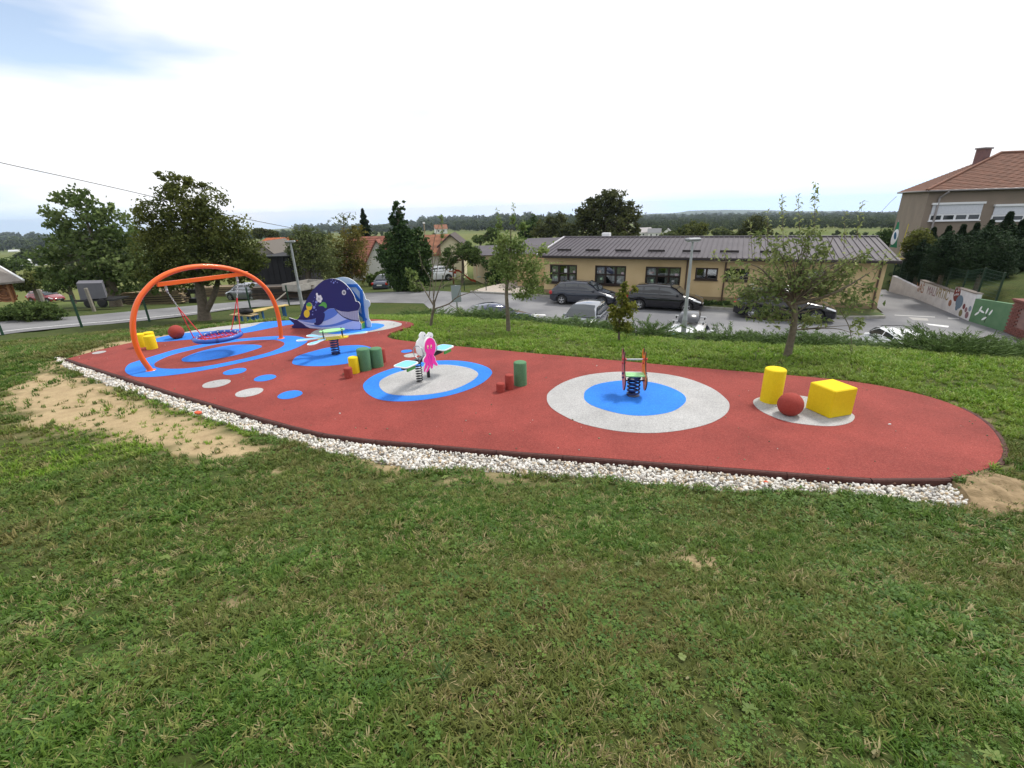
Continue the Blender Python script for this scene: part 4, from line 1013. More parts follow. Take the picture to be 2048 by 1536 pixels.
# steps, platform, chute between the boards
for i in range(4):
    zt = .19 * (i + 1); x1 = wl - .06 - .20 * i; x0 = x1 - .20
    b = MB(); c = e2 * ((x0 + x1) / 2 + shf * .5) + n2_ * (dep * .5 + .01) + Vector((0, 0, zt - .10)); b.box(c, (.20, dep - .03, .17), rz=math.atan2(e2.y, e2.x)); part('riser', b, hpl_green, wh)
    b = MB(); c.z = zt; b.box(c, (.215, dep - .03, .022), rz=math.atan2(e2.y, e2.x)); part('tread', b, hpl_yellow, wh)
b = MB(); x1 = wl - .86; b.box(e2 * (x1 - .2 + shf * .5) + n2_ * (dep * .5 + .01) + Vector((0, 0, .86)), (.45, dep - .03, .03), rz=math.atan2(e2.y, e2.x)); part('platform', b, hpl_yellow, wh)
ch = [(x1 - .42, .87), (x1 - .55, .80), (.42, .24), (.22, .16), (.05, .16)]
b = MB(); vs = []
for u, v in ch:
    for s_ in (.02, dep - .02): vs.append(e2 * (u + shf * .5) + n2_ * s_ + Vector((0, 0, v)))
b.add(vs, [(2 * i, 2 * i + 2, 2 * i + 3, 2 * i + 1) for i in range(len(ch) - 1)]); part('chute', b, steel, wh)
# ---- small litter
def chip(px, py, z, sz, m, label, name='fragment', cat='litter'):
    p = G(px, py, z); r = np.random.default_rng(int(px)); me = rock(name, int(px), m, 1); o = link(name, me); o.location = (p[0], p[1], p[2] + sz * .3); o.scale = (sz, sz * .6, sz * .45); o.rotation_euler = (.3, .2, r.uniform(0, 3)); tag(o, label, cat)
brk = mat('brick_shard', (.62, .10, .04), .8)
chip(397, 828, -.03, .085, brk, 'orange red shard lying at the edge of the white pebbles', 'brick_shard')
chip(1531, 965.5, -.05, .035, brk, 'small red shard among the pebbles at the right end', 'brick_shard')
chip(1779, 941 - 92, .0, .022, hpl_white, 'tiny white scrap on the red rubber right of the yellow cube', 'scrap')
chip(1783, 967, -.06, .045, mat('brown_stone', (.24, .13, .09), .8), 'reddish brown stone against the kerb among pale pebbles', 'stone', 'stone')
# heap of clay at the right end of the pebbles
hp = G(1985, 985, -.02)
b = MB(); nq = 26; vs = []
for j in range(nq + 1):
    for i in range(nq + 1):
        u, v = (i / nq - .5) * 1.5, (j / nq - .5) * 1.0
        rr = math.hypot(u / .75, v / .5) * (.8 + .4 * float(vnoise(u, v, .25, 7))); z = max(0, 1 - rr) ** .8 * .10 * (.5 + float(vnoise(u, v, .17, 5))) + .04 * float(vnoise(u, v, .06, 6)) * max(0, 1 - rr) - .02 * (rr > .9)
        x, y = hp[0] + u * .8 - v * .5, hp[1] + v * .8 + u * .5
        vs.append((x, y, land1(x, y) + z - .012 - (.05 if rr >= 1 else 0)))
b.add(vs, [(j * (nq + 1) + i, j * (nq + 1) + i + 1, (j + 1) * (nq + 1) + i + 1, (j + 1) * (nq + 1) + i) for j in range(nq) for i in range(nq)], 0, False)
struct('clay_heap', b, mat('clay', (.30, .215, .12), .95, c2=(.17, .12, .06), scale=7, detail=8, bump=.5, bscale=40), 'crumbly heap of clay at the end of the pebble strip', 'soil heap', 'stuff')
# ================================================================== cars
glass_car = mat('car_glass', (.02, .028, .035), .06, spec=.9, coat=.6)
tyre_m = mat('tyre', (.02, .02, .021), .8)
alloy = mat('alloy_wheel', (.55, .56, .58), .3, .7)
blk_pl = mat('black_trim', (.016, .016, .017), .55)
chrome = mat('chrome', (.7, .71, .72), .15, 1.)
lamp_r = mat('tail_lamp', (.42, .012, .012), .15, coat=.8)
lamp_w = mat('head_lamp', (.70, .72, .75), .12, coat=.8)
plate_m = mat('number_plate', (.72, .73, .74), .5)
def paint(nm, c, metal=.4):
    dk = max(c) < .1
    return mat('paint_' + nm, c, .18, 0. if dk else metal, coat=.9 if dk else .9, spec=.3 if dk else .5)
def car(name, label, loc, yaw, Lc, Wc, Hc, pm, kind='hatch', wb=None, group=None, rails=False, ws=.16):
    """x forward; lofted body with wheel arches, lofted cabin, inset panes, wheels with tyres and rims"""
    t = thing(name, label, 'car', loc, yaw, group)
    h = Lc / 2; w = Wc / 2; wb = wb or Lc * .61; fx = h - Lc * .19; rx = fx - wb; Rw = .315 if Hc < 1.6 else .35
    belt = .62 * Hc; hood = belt - .04
    if kind == 'sedan': X = dict(w0=h - Lc * .31, w1=h - Lc * .46, r0=-h + Lc * .30, r1=-h + Lc * .145); boot = belt + .04
    elif kind == 'estate': X = dict(w0=h - Lc * .29, w1=h - Lc * .43, r0=-h + Lc * .11, r1=-h + Lc * .02); boot = belt + .03
    else: X = dict(w0=h - Lc * .25, w1=h - Lc * .42, r0=-h + Lc * .15, r1=-h + Lc * .035); boot = belt + .05
    def ztop(x):
        return float(np.interp(x, [-h, -h + .12, X['r1'], X['w0'], h - .55, h - .12, h], [boot - .25, boot - .06, boot, hood + .06, hood - .10, hood - .24, hood - .36]))
    def half(x): return w * float(np.interp(x, [-h, -h + .15, -h + .6, h - .9, h - .3, h - .06, h], [.80, .90, .985, 1., .94, .80, .62]))
    def zbot(x):
        z = float(np.interp(x, [-h, -h + .3, h - .3, h], [.34, .2, .2, .28]))
        for c in (fx, rx):
            d = abs(x - c)
            if d < Rw + .06: z = max(z, Rw + math.sqrt(max((Rw + .06) ** 2 - d * d, 0)) * .98)
        return z
    xs = sorted(set([-h, -h + .05, -h + .15, -h + .35, h, h - .03, h - .09, h - .2, h - .4] + list(np.linspace(-h + .6, h - .6, 9)) + [c + s * (Rw + .061) for c in (fx, rx) for s in (-1, 1)] + [c + (Rw + .055) * math.sin(a) for c in (fx, rx) for a in np.linspace(-1.5, 1.5, 9)]))
    def ring(x):
        W_, zt, zb = half(x), ztop(x), zbot(x); zm = min(.55 * Hc * .72, zt - .1); zb = min(zb, zt - .12); zm = max(zm, zb + .04)
        hp_ = [(W_ * .96, zb), (W_ * .995, zb + (zm - zb) * .4), (W_, zm), (W_ * .985, zt - .08), (W_ * .93, zt - .015), (W_ * .55, zt + .02), (0, zt + .03)]
        return [(x, -y, z) for y, z in hp_] + [(x, y, z) for y, z in hp_[-2::-1]]
    b = MB(); rings = [ring(x) for x in xs]; n = len(rings[0])
    vs = [p for r in rings for p in r]; fs = [(i * n + j, (i + 1) * n + j, (i + 1) * n + j + 1, i * n + j + 1) for i in range(len(xs) - 1) for j in range(n - 1)]
    b.add(vs, fs, 0, True); b.add(rings[0], [tuple(range(n))]); b.add(rings[-1], [tuple(range(n))[::-1]])
    # cabin
    zr = Hc
    S_ = [(X['w0'], ztop(X['w0']) + .0, .02), ((X['w0'] + X['w1']) / 2, (ztop(X['w0']) + zr - .04) / 2 + .06, .55), (X['w1'], zr - .04, .95), ((X['w1'] * .5 + X['r0'] * .5), zr, 1.), (X['r0'], zr - .06, .95), (X['r1'], ztop(X['r1']), .02)]
    def cring(x, z, f):
        yb = half(x) * .94; zb = ztop(x) - .03; yt = yb * (1 - .24 * f); z = max(z, zb + .02)
        hp_ = [(yb, zb), (yb * (1 - .04 * f), zb + (z - zb) * .3), (yt, z - .07 * f), (yt * .86, z), (0, z + .025 * f)]
        return [(x, -y, q) for y, q in hp_] + [(x, y, q) for y, q in hp_[-2::-1]]
    cr = [cring(*q) for q in S_]; n2 = len(cr[0])
    b.add([p for r in cr for p in r], [(i * n2 + j, (i + 1) * n2 + j, (i + 1) * n2 + j + 1, i * n2 + j + 1) for i in range(len(cr) - 1) for j in range(n2 - 1)], 0, True)
    part('body', b, pm, t)
    b = MB(); b.box((0, 0, .36), (Lc * .9, Wc * .8, .3)); part('underbody', b, blk_pl, t)
    # panes
    def pane(nm, pts, off):
        q = MB(); o = Vector(off); P = [Vector(p) + o for p in pts]; q.add(P, [tuple(range(len(P)))]); return part(nm, q, glass_car, t)
    def mid(a, c, f): return tuple(a[i] + (c[i] - a[i]) * f for i in range(3))
    for sgn in (0, 1):
        for nm, i0, i1, f0, f1, g0, g1 in (('windscreen', 0, 2, .12, .97, .10, .94), ('rear_window', 5, 4, .22, .93, .12, .9)):
            pass
    a0, a1 = cr[0], cr[2]
    def topq(r, f): return [mid(r[4], r[3], f), mid(r[4], r[5], f)]
    wsl, wsr = cr[1], cr[2]
    P = [mid(cr[0][2], cr[0][6], .06), mid(cr[0][2], cr[0][6], .94), None, None]
    def wp(i, y, up):  # point on a cabin station: lateral fraction
        r = cr[i]; hy = r[6][1] if i not in (0, 5) else r[6][1]; return (r[4][0], hy * y, r[4][2] + up)
    nrm_w = Vector((cr[2][4][2] - cr[0][4][2], 0, cr[0][4][0] - cr[2][4][0])).normalized() * .012
    pane('windscreen', [wp(0, -.96, .03), wp(1, -.94, .0), wp(2, -.93, -.03), wp(2, 0, -.005), wp(2, .93, -.03), wp(1, .94, .0), wp(0, .96, .03), wp(0, 0, .04)], (nrm_w.x + .015, 0, nrm_w.z + .012))
    z5 = cr[5][4][2]; z4 = cr[4][4][2]; x5, x4 = cr[5][4][0], cr[4][4][0]
    rp = lambda f, y: (x5 + (x4 - x5) * f, y * (cr[5][6][1] * (1 - f) + cr[4][6][1] * f), z5 + (z4 - z5) * f)
    pane('rear_window', [rp(.18, -.9), rp(.9, -.86), rp(.9, .86), rp(.18, .9)], (-.035, 0, .035))
    # side panes follow the cabin side
    def side(x, v, sg):
        zb = ztop(x) - .03
        for i in range(len(S_) - 1):
            xa, xb = S_[i][0], S_[i + 1][0]
            if xb <= x <= xa:
                f = (xa - x) / (xa - xb); p0 = mid(cr[i][0 if sg < 0 else 8], cr[i + 1][0 if sg < 0 else 8], f); p1 = mid(cr[i][2 if sg < 0 else 6], cr[i + 1][2 if sg < 0 else 6], f)
                q = mid(p0, p1, v); return (q[0], q[1] + sg * .022, q[2])
    xw, xr = X['w0'] - .22, X['r0'] - (.02 if kind != 'sedan' else -.0)
    if kind == 'estate': xr = X['r0'] + .02
    span = xw - xr
    cuts = [(0, .44), (.47, .80), (.83, 1.)] if kind != 'hatch3' else [(0, .56), (.60, 1.)]
    for sg in (-1, 1):
        for f0, f1 in cuts:
            P = []
            fr_ = np.linspace(f0, f1, 5)
            for f in fr_: P.append(side(xw - span * f, .13, sg))
            for f in fr_[::-1]:
                x = xw - span * f; P.append(side(x, .93 if X['r0'] <= x <= X['w1'] else .90, sg))
            pane('side_window', P, (0, 0, 0))
        b = MB(); b.box((X['w0'] - .30, sg * (w + .01), belt + .06), (.12, .2, .13), bev=.035); part('mirror', b, pm if kind != 'black' else blk_pl, t)
        for xa in (xw - span * .455, ):
            b = MB(); b.box((xa - .25, sg * (half(xa) + .012), belt - .13), (.2, .025, .03), bev=.008); part('door_handle', b, pm, t)
        # lamps
        b = MB(); P = []
        for x, k0 in ((h - .55, 0), (h - .30, 0), (h - .10, 0)):
            r = ring(x); i0, i1 = (3, 4) if sg < 0 else (9, 8)
            A_, B2 = r[i0], r[i1]; P.append(((A_[0] + .02, A_[1] + sg * .012, A_[2] + .0), (B2[0] + .02, B2[1] + sg * .004, B2[2] + .012)))
        vs = [q for pr in P for q in pr]; b.add(vs, [(0, 1, 3, 2), (2, 3, 5, 4)], 0, True); part('headlight', b, lamp_w, t)
        b = MB(); b.box((-h + .10, sg * w * .80, boot - .19), (.26, .22, .24 if kind != 'estate' else .2), bev=.05); part('tail_light', b, lamp_r, t)
    b = MB(); b.box((-h - .005, 0, .62), (.02, .5, .11)); part('number_plate', b, plate_m, t)
    b = MB(); b.box((h + .005, 0, .40), (.02, .5, .11)); part('number_plate', b, plate_m, t)
    b = MB(); b.box((h - .02, 0, .36), (.08, Wc * .55, .16), bev=.02); part('grille', b, blk_pl, t)
    b = MB(); b.box((-h + .03, 0, .36), (.1, Wc * .74, .12), bev=.02); part('bumper_trim', b, blk_pl, t)
    for cx in (fx, rx):
        for sg in (-1, 1):
            yy = sg * (w - .10)
            b = MB(); b.lathe([(Rw * .62, -.1), (Rw * .93, -.1), (Rw, -.06), (Rw, .06), (Rw * .93, .1), (Rw * .62, .1)], 24, 0, (0, 0, 0), 'y', caps=False); wo = part('wheel', b, tyre_m, t, loc=(cx, yy, Rw))
            b = MB(); b.lathe([(Rw * .68, .085 * sg), (Rw * .62, .085 * sg), (Rw * .60, .03 * sg), (.0001, .03 * sg)], 20, 0, (0, 0, 0), 'y', caps=False); part('rim', b, mat('rim_dark', (.09, .09, .095), .5, .5), wo)  # rim barrel and back in one dark grey metal
            b = MB()
            for q in range(5 if not rails else 9):
                a = q * 2 * math.pi / (5 if not rails else 9); sw_ = .05 if not rails else .022
                M_ = Matrix.Rotation(a, 4, 'Y') @ Matrix.Translation((0, sg * .078, Rw * .34)); b.box((0, 0, 0), (sw_, .022, Rw * .6), M=M_)
            b.lathe([(.06, .06 * sg), (.06, .092 * sg), (.0001, .095 * sg)], 12, 0, (0, 0, 0), 'y'); b.lathe([(Rw * .66, .08 * sg), (Rw * .66, .095 * sg), (Rw * .58, .095 * sg), (Rw * .58, .08 * sg)], 24, 0, (0, 0, 0), 'y', caps=False); part('spokes', b, alloy, wo)
    if rails:
        for sg in (-1, 1):
            b = MB(); y = sg * w * .62; b.tube([(X['w1'] - .1, y, zr - .02), (X['w1'] - .25, y, zr + .05), (X['r0'] + .2, y, zr + .05), (X['r0'] + .05, y, zr - .03)], .02, 6); part('roof_rail', b, chrome, t)
    t['_'] = 0; del t['_']
    return t
def face(a, c): return math.atan2(c[1] - a[1], c[0] - a[0])
def side_car(name, label, pr, pf, Lc, Wc, Hc, pm, **k):
    """rear and front wheel contact pixels of the near (right-hand) side"""
    a, c = np.array(G(*pr, PZ)), np.array(G(*pf, PZ)); d = (c - a) / np.linalg.norm(c - a); yaw = face(a, c)
    nleft = np.array([-d[1], d[0], 0]); wb = Lc * .61; fx = Lc / 2 - Lc * .19
    m = a + d * (wb - fx + 0) + nleft * (Wc / 2 - .1)
    m = (a + c) / 2 + d * (wb / 2 - fx) * 1 + nleft * (Wc / 2 - .1)
    return car(name, label, (m[0], m[1], PZ), yaw, Lc, Wc, Hc, pm, **k)
yaw_f = math.atan2(FRONT_DIR[1], FRONT_DIR[0]); yaw_b = math.atan2(BACK_DIR[1], BACK_DIR[0])
gp = 'cars parked by the tan building'
side_car('parked_car', 'dark grey hatchback parked at the first windows of the tan building', (1124, 609), (1202, 612.6), 4.3, 1.80, 1.47, paint('graphite', (.024, .028, .042)), group=gp)
p = np.array(G(1278, 619, PZ)); q = p + np.array([*FRONT_DIR, 0]) * 2.72; qp = to_px(q)
side_car('parked_car', 'glossy black hatchback under the middle windows of the tan building', (1278, 619), qp[:2], 4.5, 1.82, 1.50, paint('black', (.004, .004, .008)), group=gp)
side_car('parked_car', 'black estate car with chrome roof rails behind the largest apple tree', (1504, 638), (1628, 646), 4.85, 1.88, 1.62, paint('black', (.004, .004, .008)), kind='estate', rails=True, group=gp)
gn = 'cars parked nose in along the lawn'
def park(name, label, px, py, zt, yaw, Lc, Wc, Hc, pm, dx=0., **k):
    g = G(px, py, PZ + zt); return car(name, label, (g[0] + math.cos(yaw) * dx, g[1] + math.sin(yaw) * dx, PZ), yaw, Lc, Wc, Hc, pm, group=gn, **k)
park('parked_car', 'silver hatchback facing the junipers left of the small bushy tree', 1172, 606, 1.48, yaw_b + math.pi, 4.0, 1.70, 1.48, paint('silver', (.27, .285, .32), .5))
park('parked_car', 'navy blue saloon behind the leafy apple tree with its roof above the junipers', 990, 607, 1.42, yaw_b - .62, 4.5, 1.76, 1.44, paint('navy', (.012, .018, .07)), kind='sedan')
wc = park('parked_car', 'white car carrying a black roof box behind the lamp post', 1380, 640, 1.5, yaw_b, 4.2, 1.76, 1.5, paint('white', (.80, .81, .83), 0.), dx=-.4)
wr = park('parked_car', 'white hatchback at the right end of the juniper row', 1812, 657, 1.46, yaw_b + .12, 4.1, 1.72, 1.46, paint('white', (.80, .81, .83), 0.), dx=.15)
# roof box, bars, sticker and lettering of the white car
t = thing('roof_box', 'black roof box strapped on top of the white car', 'roof box', wc.location + Vector((math.cos(yaw_b) * .1, math.sin(yaw_b) * .1, 1.52)), yaw_b)
b = MB()
bx = [(-.85, .30, .12), (-.80, .36, .30), (-.3, .40, .40), (.4, .39, .38), (.8, .34, .28), (.95, .22, .14)]
vs = []
for x, w_, zt in bx: vs += [(x, -w_, .12), (x, -w_ * 1.02, .12 + (zt - .12) * .5), (x, -w_ * .8, zt), (x, w_ * .8, zt), (x, w_ * 1.02, .12 + (zt - .12) * .5), (x, w_, .12)]
b.add(vs, [(i * 6 + j, (i + 1) * 6 + j, (i + 1) * 6 + j + 1, i * 6 + j + 1) for i in range(5) for j in range(5)], 0, True); b.add(vs[:6], [tuple(range(6))]); b.add(vs[-6:], [tuple(range(6))[::-1]]); b.add([vs[0], vs[5], vs[35], vs[30]], [(0, 1, 2, 3)])
part('lid', b, mat('roof_box_plastic', (.05, .052, .06), .3, coat=.5), t)
for x in (-.5, .45):
    b = MB(); b.box((x, 0, .10), (.06, 1.24, .035), bev=.01); cb = part('crossbar', b, alloy, t)
    for sg in (-1, 1):
        b = MB(); b.box((x, sg * .56, .045), (.09, .05, .11), bev=.012); part('bar_foot', b, blk_pl, cb)
def text(s, size, m, parent, loc, rot, name='lettering', ext=.002, align='CENTER'):
    cu = bpy.data.curves.new(name, 'FONT'); cu.body = s; cu.size = size; cu.extrude = ext; cu.align_x = align; cu.align_y = 'CENTER'; cu.materials.append(m)
    o = bpy.data.objects.new(name, cu); COL.objects.link(o)
    bpy.context.view_layer.update()
    me = bpy.data.meshes.new_from_object(o.evaluated_get(bpy.context.evaluated_depsgraph_get())); bpy.data.objects.remove(o)
    if not me.materials: me.materials.append(m)
    o = link(name, me, parent); o.location = loc; o.rotation_euler = rot
    return o
stk = thing('window_sticker', 'pale blue B sticker on the rear window of the white car', 'sticker', wc.location, yaw_b)
# the pane's own slope carries the sticker
def rear_frame(Lc, Hc):
    h = Lc / 2; belt = .62 * Hc; x5, z5 = -h + Lc * .035, belt + .05; x4, z4 = -h + Lc * .15, Hc - .06
    return Vector((x5 - .05, 0, z5 + .05)), Vector((x4 - x5, 0, z4 - z5))
o5, d5 = rear_frame(4.2, 1.5)
sl_ = math.atan2(d5.z, d5.x)
c_ = o5 + d5 * .62 + Vector((0, .36, 0))
b = MB(); Mx = Matrix.Translation(c_) @ Matrix.Rotation(-sl_, 4, 'Y') @ Matrix.Rotation(0, 4, 'X')
def plane_fn(u, v, d): return tuple(Mx @ Vector((v, -u, d)))
b.prism([(-.16, .08), (.02, .11), (.17, .02), (.04, -.12), (-.11, -.14)], plane_fn, 0, .006); part('backing', b, mat('sticker_blue', (.30, .62, .72), .4), stk)
lo = text('B', .15, mat('sticker_dark', (.02, .10, .2), .5), stk, (0, 0, 0), (0, 0, 0)); lo.matrix_local = Mx @ Matrix(((0, 1, 0, 0), (-1, 0, 0, 0.02), (0, 0, 1, .007), (0, 0, 0, 1)))
lt = text('SUL', .12, mat('sticker_dark2', (.05, .12, .12), .5), wc, (-1.22, -.12, 1.475), (.0, -.35, -math.pi / 2))
# further cars
def at_car(name, label, px, py, z, yaw, *a, **k):
    g = G(px, py, z); return car(name, label, (g[0], g[1], z), yaw, *a, **k)
a, c = np.array(G(505, 600.5, -3.62)), np.array(G(462, 598.5, -3.62))
d = (c - a) / np.linalg.norm(c - a); nl = np.array([d[1], -d[0], 0]); m = (a + c) / 2 + nl * .72
car('parked_car', 'silver three door hatchback seen through the orange arch', (m[0], m[1], float(hill(np.array([m[0]]), np.array([m[1]]))[0])), face(a, c), 3.8, 1.68, 1.49, paint('silver', (.27, .285, .32), .5), kind='hatch3', wb=2.5)
g = np.array(G(755, 580, -3.8)); 
car('parked_car', 'dark blue grey saloon parked beside the ivy covered tree', (g[0] + .5, g[1] + 2.1, float(hill(np.array([g[0]]), np.array([g[1] + 2]))[0])), math.radians(84), 4.5, 1.74, 1.45, paint('slate', (.045, .055, .085)), kind='sedan')
g = on_land(98, 606)
car('parked_car', 'red hatchback parked beside the wooden hut at the far left', (g[0] - .9, g[1] + .8, g[2]), math.radians(-12), 4.2, 1.74, 1.46, paint('red', (.22, .012, .02), .2))
g = on_land(872, 563)
car('parked_car', 'white car parked before the pale house behind the bare apple tree', (g[0], g[1] + 1, g[2]), math.radians(188), 4.3, 1.78, 1.6, paint('white', (.80, .81, .83), 0.))
# ================================================================== buildings and street furniture
def bx(name, parent, m, c, d, rz=0., bev=0., M=None):
    b = MB(); b.box(c, d, rz=rz, bev=bev, M=M); return part(name, b, m, parent)
def poly(name, parent, m, faces):
    b = MB()
    for f in faces: b.add(f, [tuple(range(len(f)))])
    return part(name, b, m, parent)
tan = mat('tan_stucco', (.60, .455, .255), .9, c2=(.50, .365, .19), scale=.7, detail=10, mixlo=.4, mixhi=.7, bump=.2, bscale=60)
brownf = mat('brown_frame', (.028, .016, .012), .5)
kpane = glass_pane('window_glass'); paneg = mat('dark_window', (.03, .035, .04), .06, spec=.7)
curtain = mat('curtain', (.66, .63, .56), .9, c2=(.36, .35, .31), scale=14)
darkin = mat('dark_interior', (.012, .012, .012), .9)
roofm = mat('metal_roof', (.072, .064, .075), .6, .0, c2=(.090, .080, .092), scale=.8, spec=.3)
gutm = mat('gutter_metal', (.035, .028, .030), .45, .3)
# ---- tan building with the long metal roof
FR = np.array([20.56, 25.96]); FLn = 21.0
def fw(s, z, off=0.): p = FR - FRONT_DIR * s + BACK_DIR * off; return (p[0], p[1], z)
FA, FB = Vector(fw(0, PZ)), Vector(fw(10, PZ))
def fpx(px, py): s, z = on_wall([(px, py)], FA, FB)[0]; return s, z + PZ
sl0 = fpx(1088, 530)[0]
kg = thing('kindergarten', 'long tan single storey building with brown windows and grey metal roof', 'building', FA)
rel = lambda p: (p[0] - FA.x, p[1] - FA.y, p[2] - FA.z)
def K(s, z, off=0.): return rel(fw(s, z, off))
EZ = fpx(1500, 519)[1]
wins = []
for (x0, y0), (x1, y1), cols in (((1100, 531.5), (1153.4, 567.5), 3), ((1190.5, 532.3), (1250.4, 571.3), 3), ((1291.8, 533.4), (1358.8, 574.8), 3), ((1392, 534.4), (1434, 560.8), 2), ((1453, 535), (1496, 561.5), 2), ((1600, 537), (1650, 566), 2)):
    sa, za = fpx(x0, y0); sb, zb2 = fpx(x1, y1); wins.append((min(sa, sb), max(sa, sb), zb2, za, cols))
zt_ = np.mean([w[3] for w in wins]); zl = np.mean([w[2] for w in wins[:3]]); zs = np.mean([w[2] for w in wins[3:5]])
wins = [(a, c, zl if n == 3 else zs, zt_, n) for a, c, _, _, n in wins]
ss = sorted({0., sl0} | {v for w in wins for v in w[:2]}); zz = sorted({PZ - .3, EZ + .1, zl, zs, zt_})
rzF = math.atan2(FRONT_DIR[1], FRONT_DIR[0])
b = MB()
for i in range(len(ss) - 1):
    z_i = 0
    while z_i < len(zz) - 1:
        cs_ = (ss[i] + ss[i + 1]) / 2; cz = (zz[z_i] + zz[z_i + 1]) / 2
        if not any(w[0] < cs_ < w[1] and w[2] < cz < w[3] for w in wins):
            b.box(K(cs_, cz, .15), (ss[i + 1] - ss[i], .3, zz[z_i + 1] - zz[z_i]), rz=rzF)
        z_i += 1
Dp = 10.0
part('front_wall', b, tan, kg)
bx('end_wall', kg, tan, K(.15, (PZ + EZ) / 2 - .1, .3 + Dp / 2), (.3, Dp, EZ - PZ + .2), rzF)
bx('end_wall', kg, tan, K(sl0 - .15, (PZ + EZ) / 2 - .1, .3 + Dp / 2), (.3, Dp, EZ - PZ + .2), rzF)
bx('back_wall', kg, tan, K(sl0 / 2, (PZ + EZ) / 2 - .1, Dp + .45), (sl0, .3, EZ - PZ + .2), rzF)
bx('inner_wall', kg, darkin, K(sl0 / 2, (PZ + EZ) / 2, 1.2), (sl0 - .7, .05, EZ - PZ), rzF)
RB = 5.4
pr_ = Vector((*(FR + BACK_DIR * RB), PZ)); pr2 = Vector((*(FR + BACK_DIR * RB - FRONT_DIR * 10), PZ))
RZ = on_wall([(1500, 473.5)], pr_, pr2)[0][1] + PZ; sl_r = on_wall([(1124, 480)], pr_, pr2)[0][0]
over = .55; ez = EZ + .12; sR = -.45
b = MB()
quadF = [K(sR, ez, -over), K(sl0 + .3, ez, -over), K(sl0 + .3, RZ, RB), K(sR, RZ, RB)]
quadB = [K(sR, RZ, RB), K(sl0 + .3, RZ, RB), K(sl0 + .3, ez, RB * 2 + over), K(sR, ez, RB * 2 + over)]
th = Vector((0, 0, -.10))
for q in (quadF, quadB):
    q = [Vector(v) for v in q]; b.add(q + [v + th for v in q], [(0, 1, 2, 3), (7, 6, 5, 4), (0, 4, 5, 1), (1, 5, 6, 2), (2, 6, 7, 3), (3, 7, 4, 0)])
rf = part('roof', b, roofm, kg)
gab = MB()
for s in (.0, sl0):
    gab.add([K(s, EZ - .0, .0), K(s, EZ, RB * 2), K(s, RZ - .1, RB)], [(0, 1, 2)])
part('gable_wall', gab, tan, kg)
nseam = 64; sm_b = MB(); Q = [Vector(v) for v in quadF]; sd = Q[3] - Q[0]
ln = sd.length; pitch = math.atan2(sd.z, math.hypot(sd.x, sd.y))
sm_b.box((0, ln / 2, .025), (.045, ln, .05)); sme = sm_b.mesh('seam', roofm)
for i in range(nseam):
    f = (i + .5) / nseam; o = link('seam', sme, rf); base_ = Q[0] + (Q[1] - Q[0]) * f; o.location = base_; o.rotation_euler = (pitch, 0, math.atan2(BACK_DIR[1], BACK_DIR[0]) - math.pi / 2)
bx('ridge_cap', rf, roofm, K((sR + sl0 + .3) / 2, RZ + .03, RB), (sl0 + .75, .4, .06), rzF)
b = MB()
for i in range(nseam * 1):
    f = (i + .5) / nseam; p_ = Q[3] + (Q[2] - Q[3]) * f; b.box(p_ + Vector((0, 0, -.03)) - sd.normalized() * .26, (.22, .03, .07), rz=rzF)
o_ = part('ridge_vent', b, gutm, rf); o_['kind'] = 'stuff'
for x0, x1 in ((1115.5, 1143), (1171.5, 1200), (1231, 1262.5), (1296, 1330), (1365, 1401.5), (1440, 1478), (1520, 1560), (1638, 1655)):
    s_a = on_wall([(x0, 503)], FA + Vector((*(BACK_DIR * .7), 0)), FB + Vector((*(BACK_DIR * .7), 0)))[0][0]; s_b = on_wall([(x1, 503)], FA + Vector((*(BACK_DIR * .7), 0)), FB + Vector((*(BACK_DIR * .7), 0)))[0][0]
    f = .20; cc = Vector(K((s_a + s_b) / 2, ez + (RZ - ez) * f + .11, -over + (RB + over) * f)); bx('snow_guard', rf, gutm, cc, (abs(s_b - s_a), .05, .14), rzF)
bx('gutter', kg, gutm, K((sR + sl0 + .3) / 2, ez - .07, -over - .07), (sl0 + .8, .16, .17), rzF, bev=.03)
bx('soffit', kg, gutm, K((sR + sl0 + .3) / 2, ez - .13, -over / 2), (sl0 + .75, over - .02, .04), rzF)
bx('verge_trim', kg, mat('pale_flashing', (.5, .48, .5), .4, .3), (Vector(quadF[1]) + Vector(quadF[2])) / 2 + Vector((0, 0, .03)), (.16, ln, .07), M=Matrix.Translation((Vector(quadF[1]) + Vector(quadF[2])) / 2 + Vector((0, 0, .04))) @ Matrix.Rotation(math.atan2(BACK_DIR[1], BACK_DIR[0]) - math.pi / 2, 4, 'Z') @ Matrix.Rotation(pitch, 4, 'X'))
bx('roof_hatch', rf, hpl_white, K(fpx(1182, 490)[0] + .6, RZ + .02, RB + 1.2), (.6, .6, .45), rzF)
for px in (1372, 1448, 1756):
    s = fpx(px, 560)[0]; b = MB(); b.cyl(K(s, PZ + .1, -.07), K(s, ez - .1, -.07), .05, 10); part('downpipe', b, mat('downpipe', (.09, .055, .035), .5), kg)
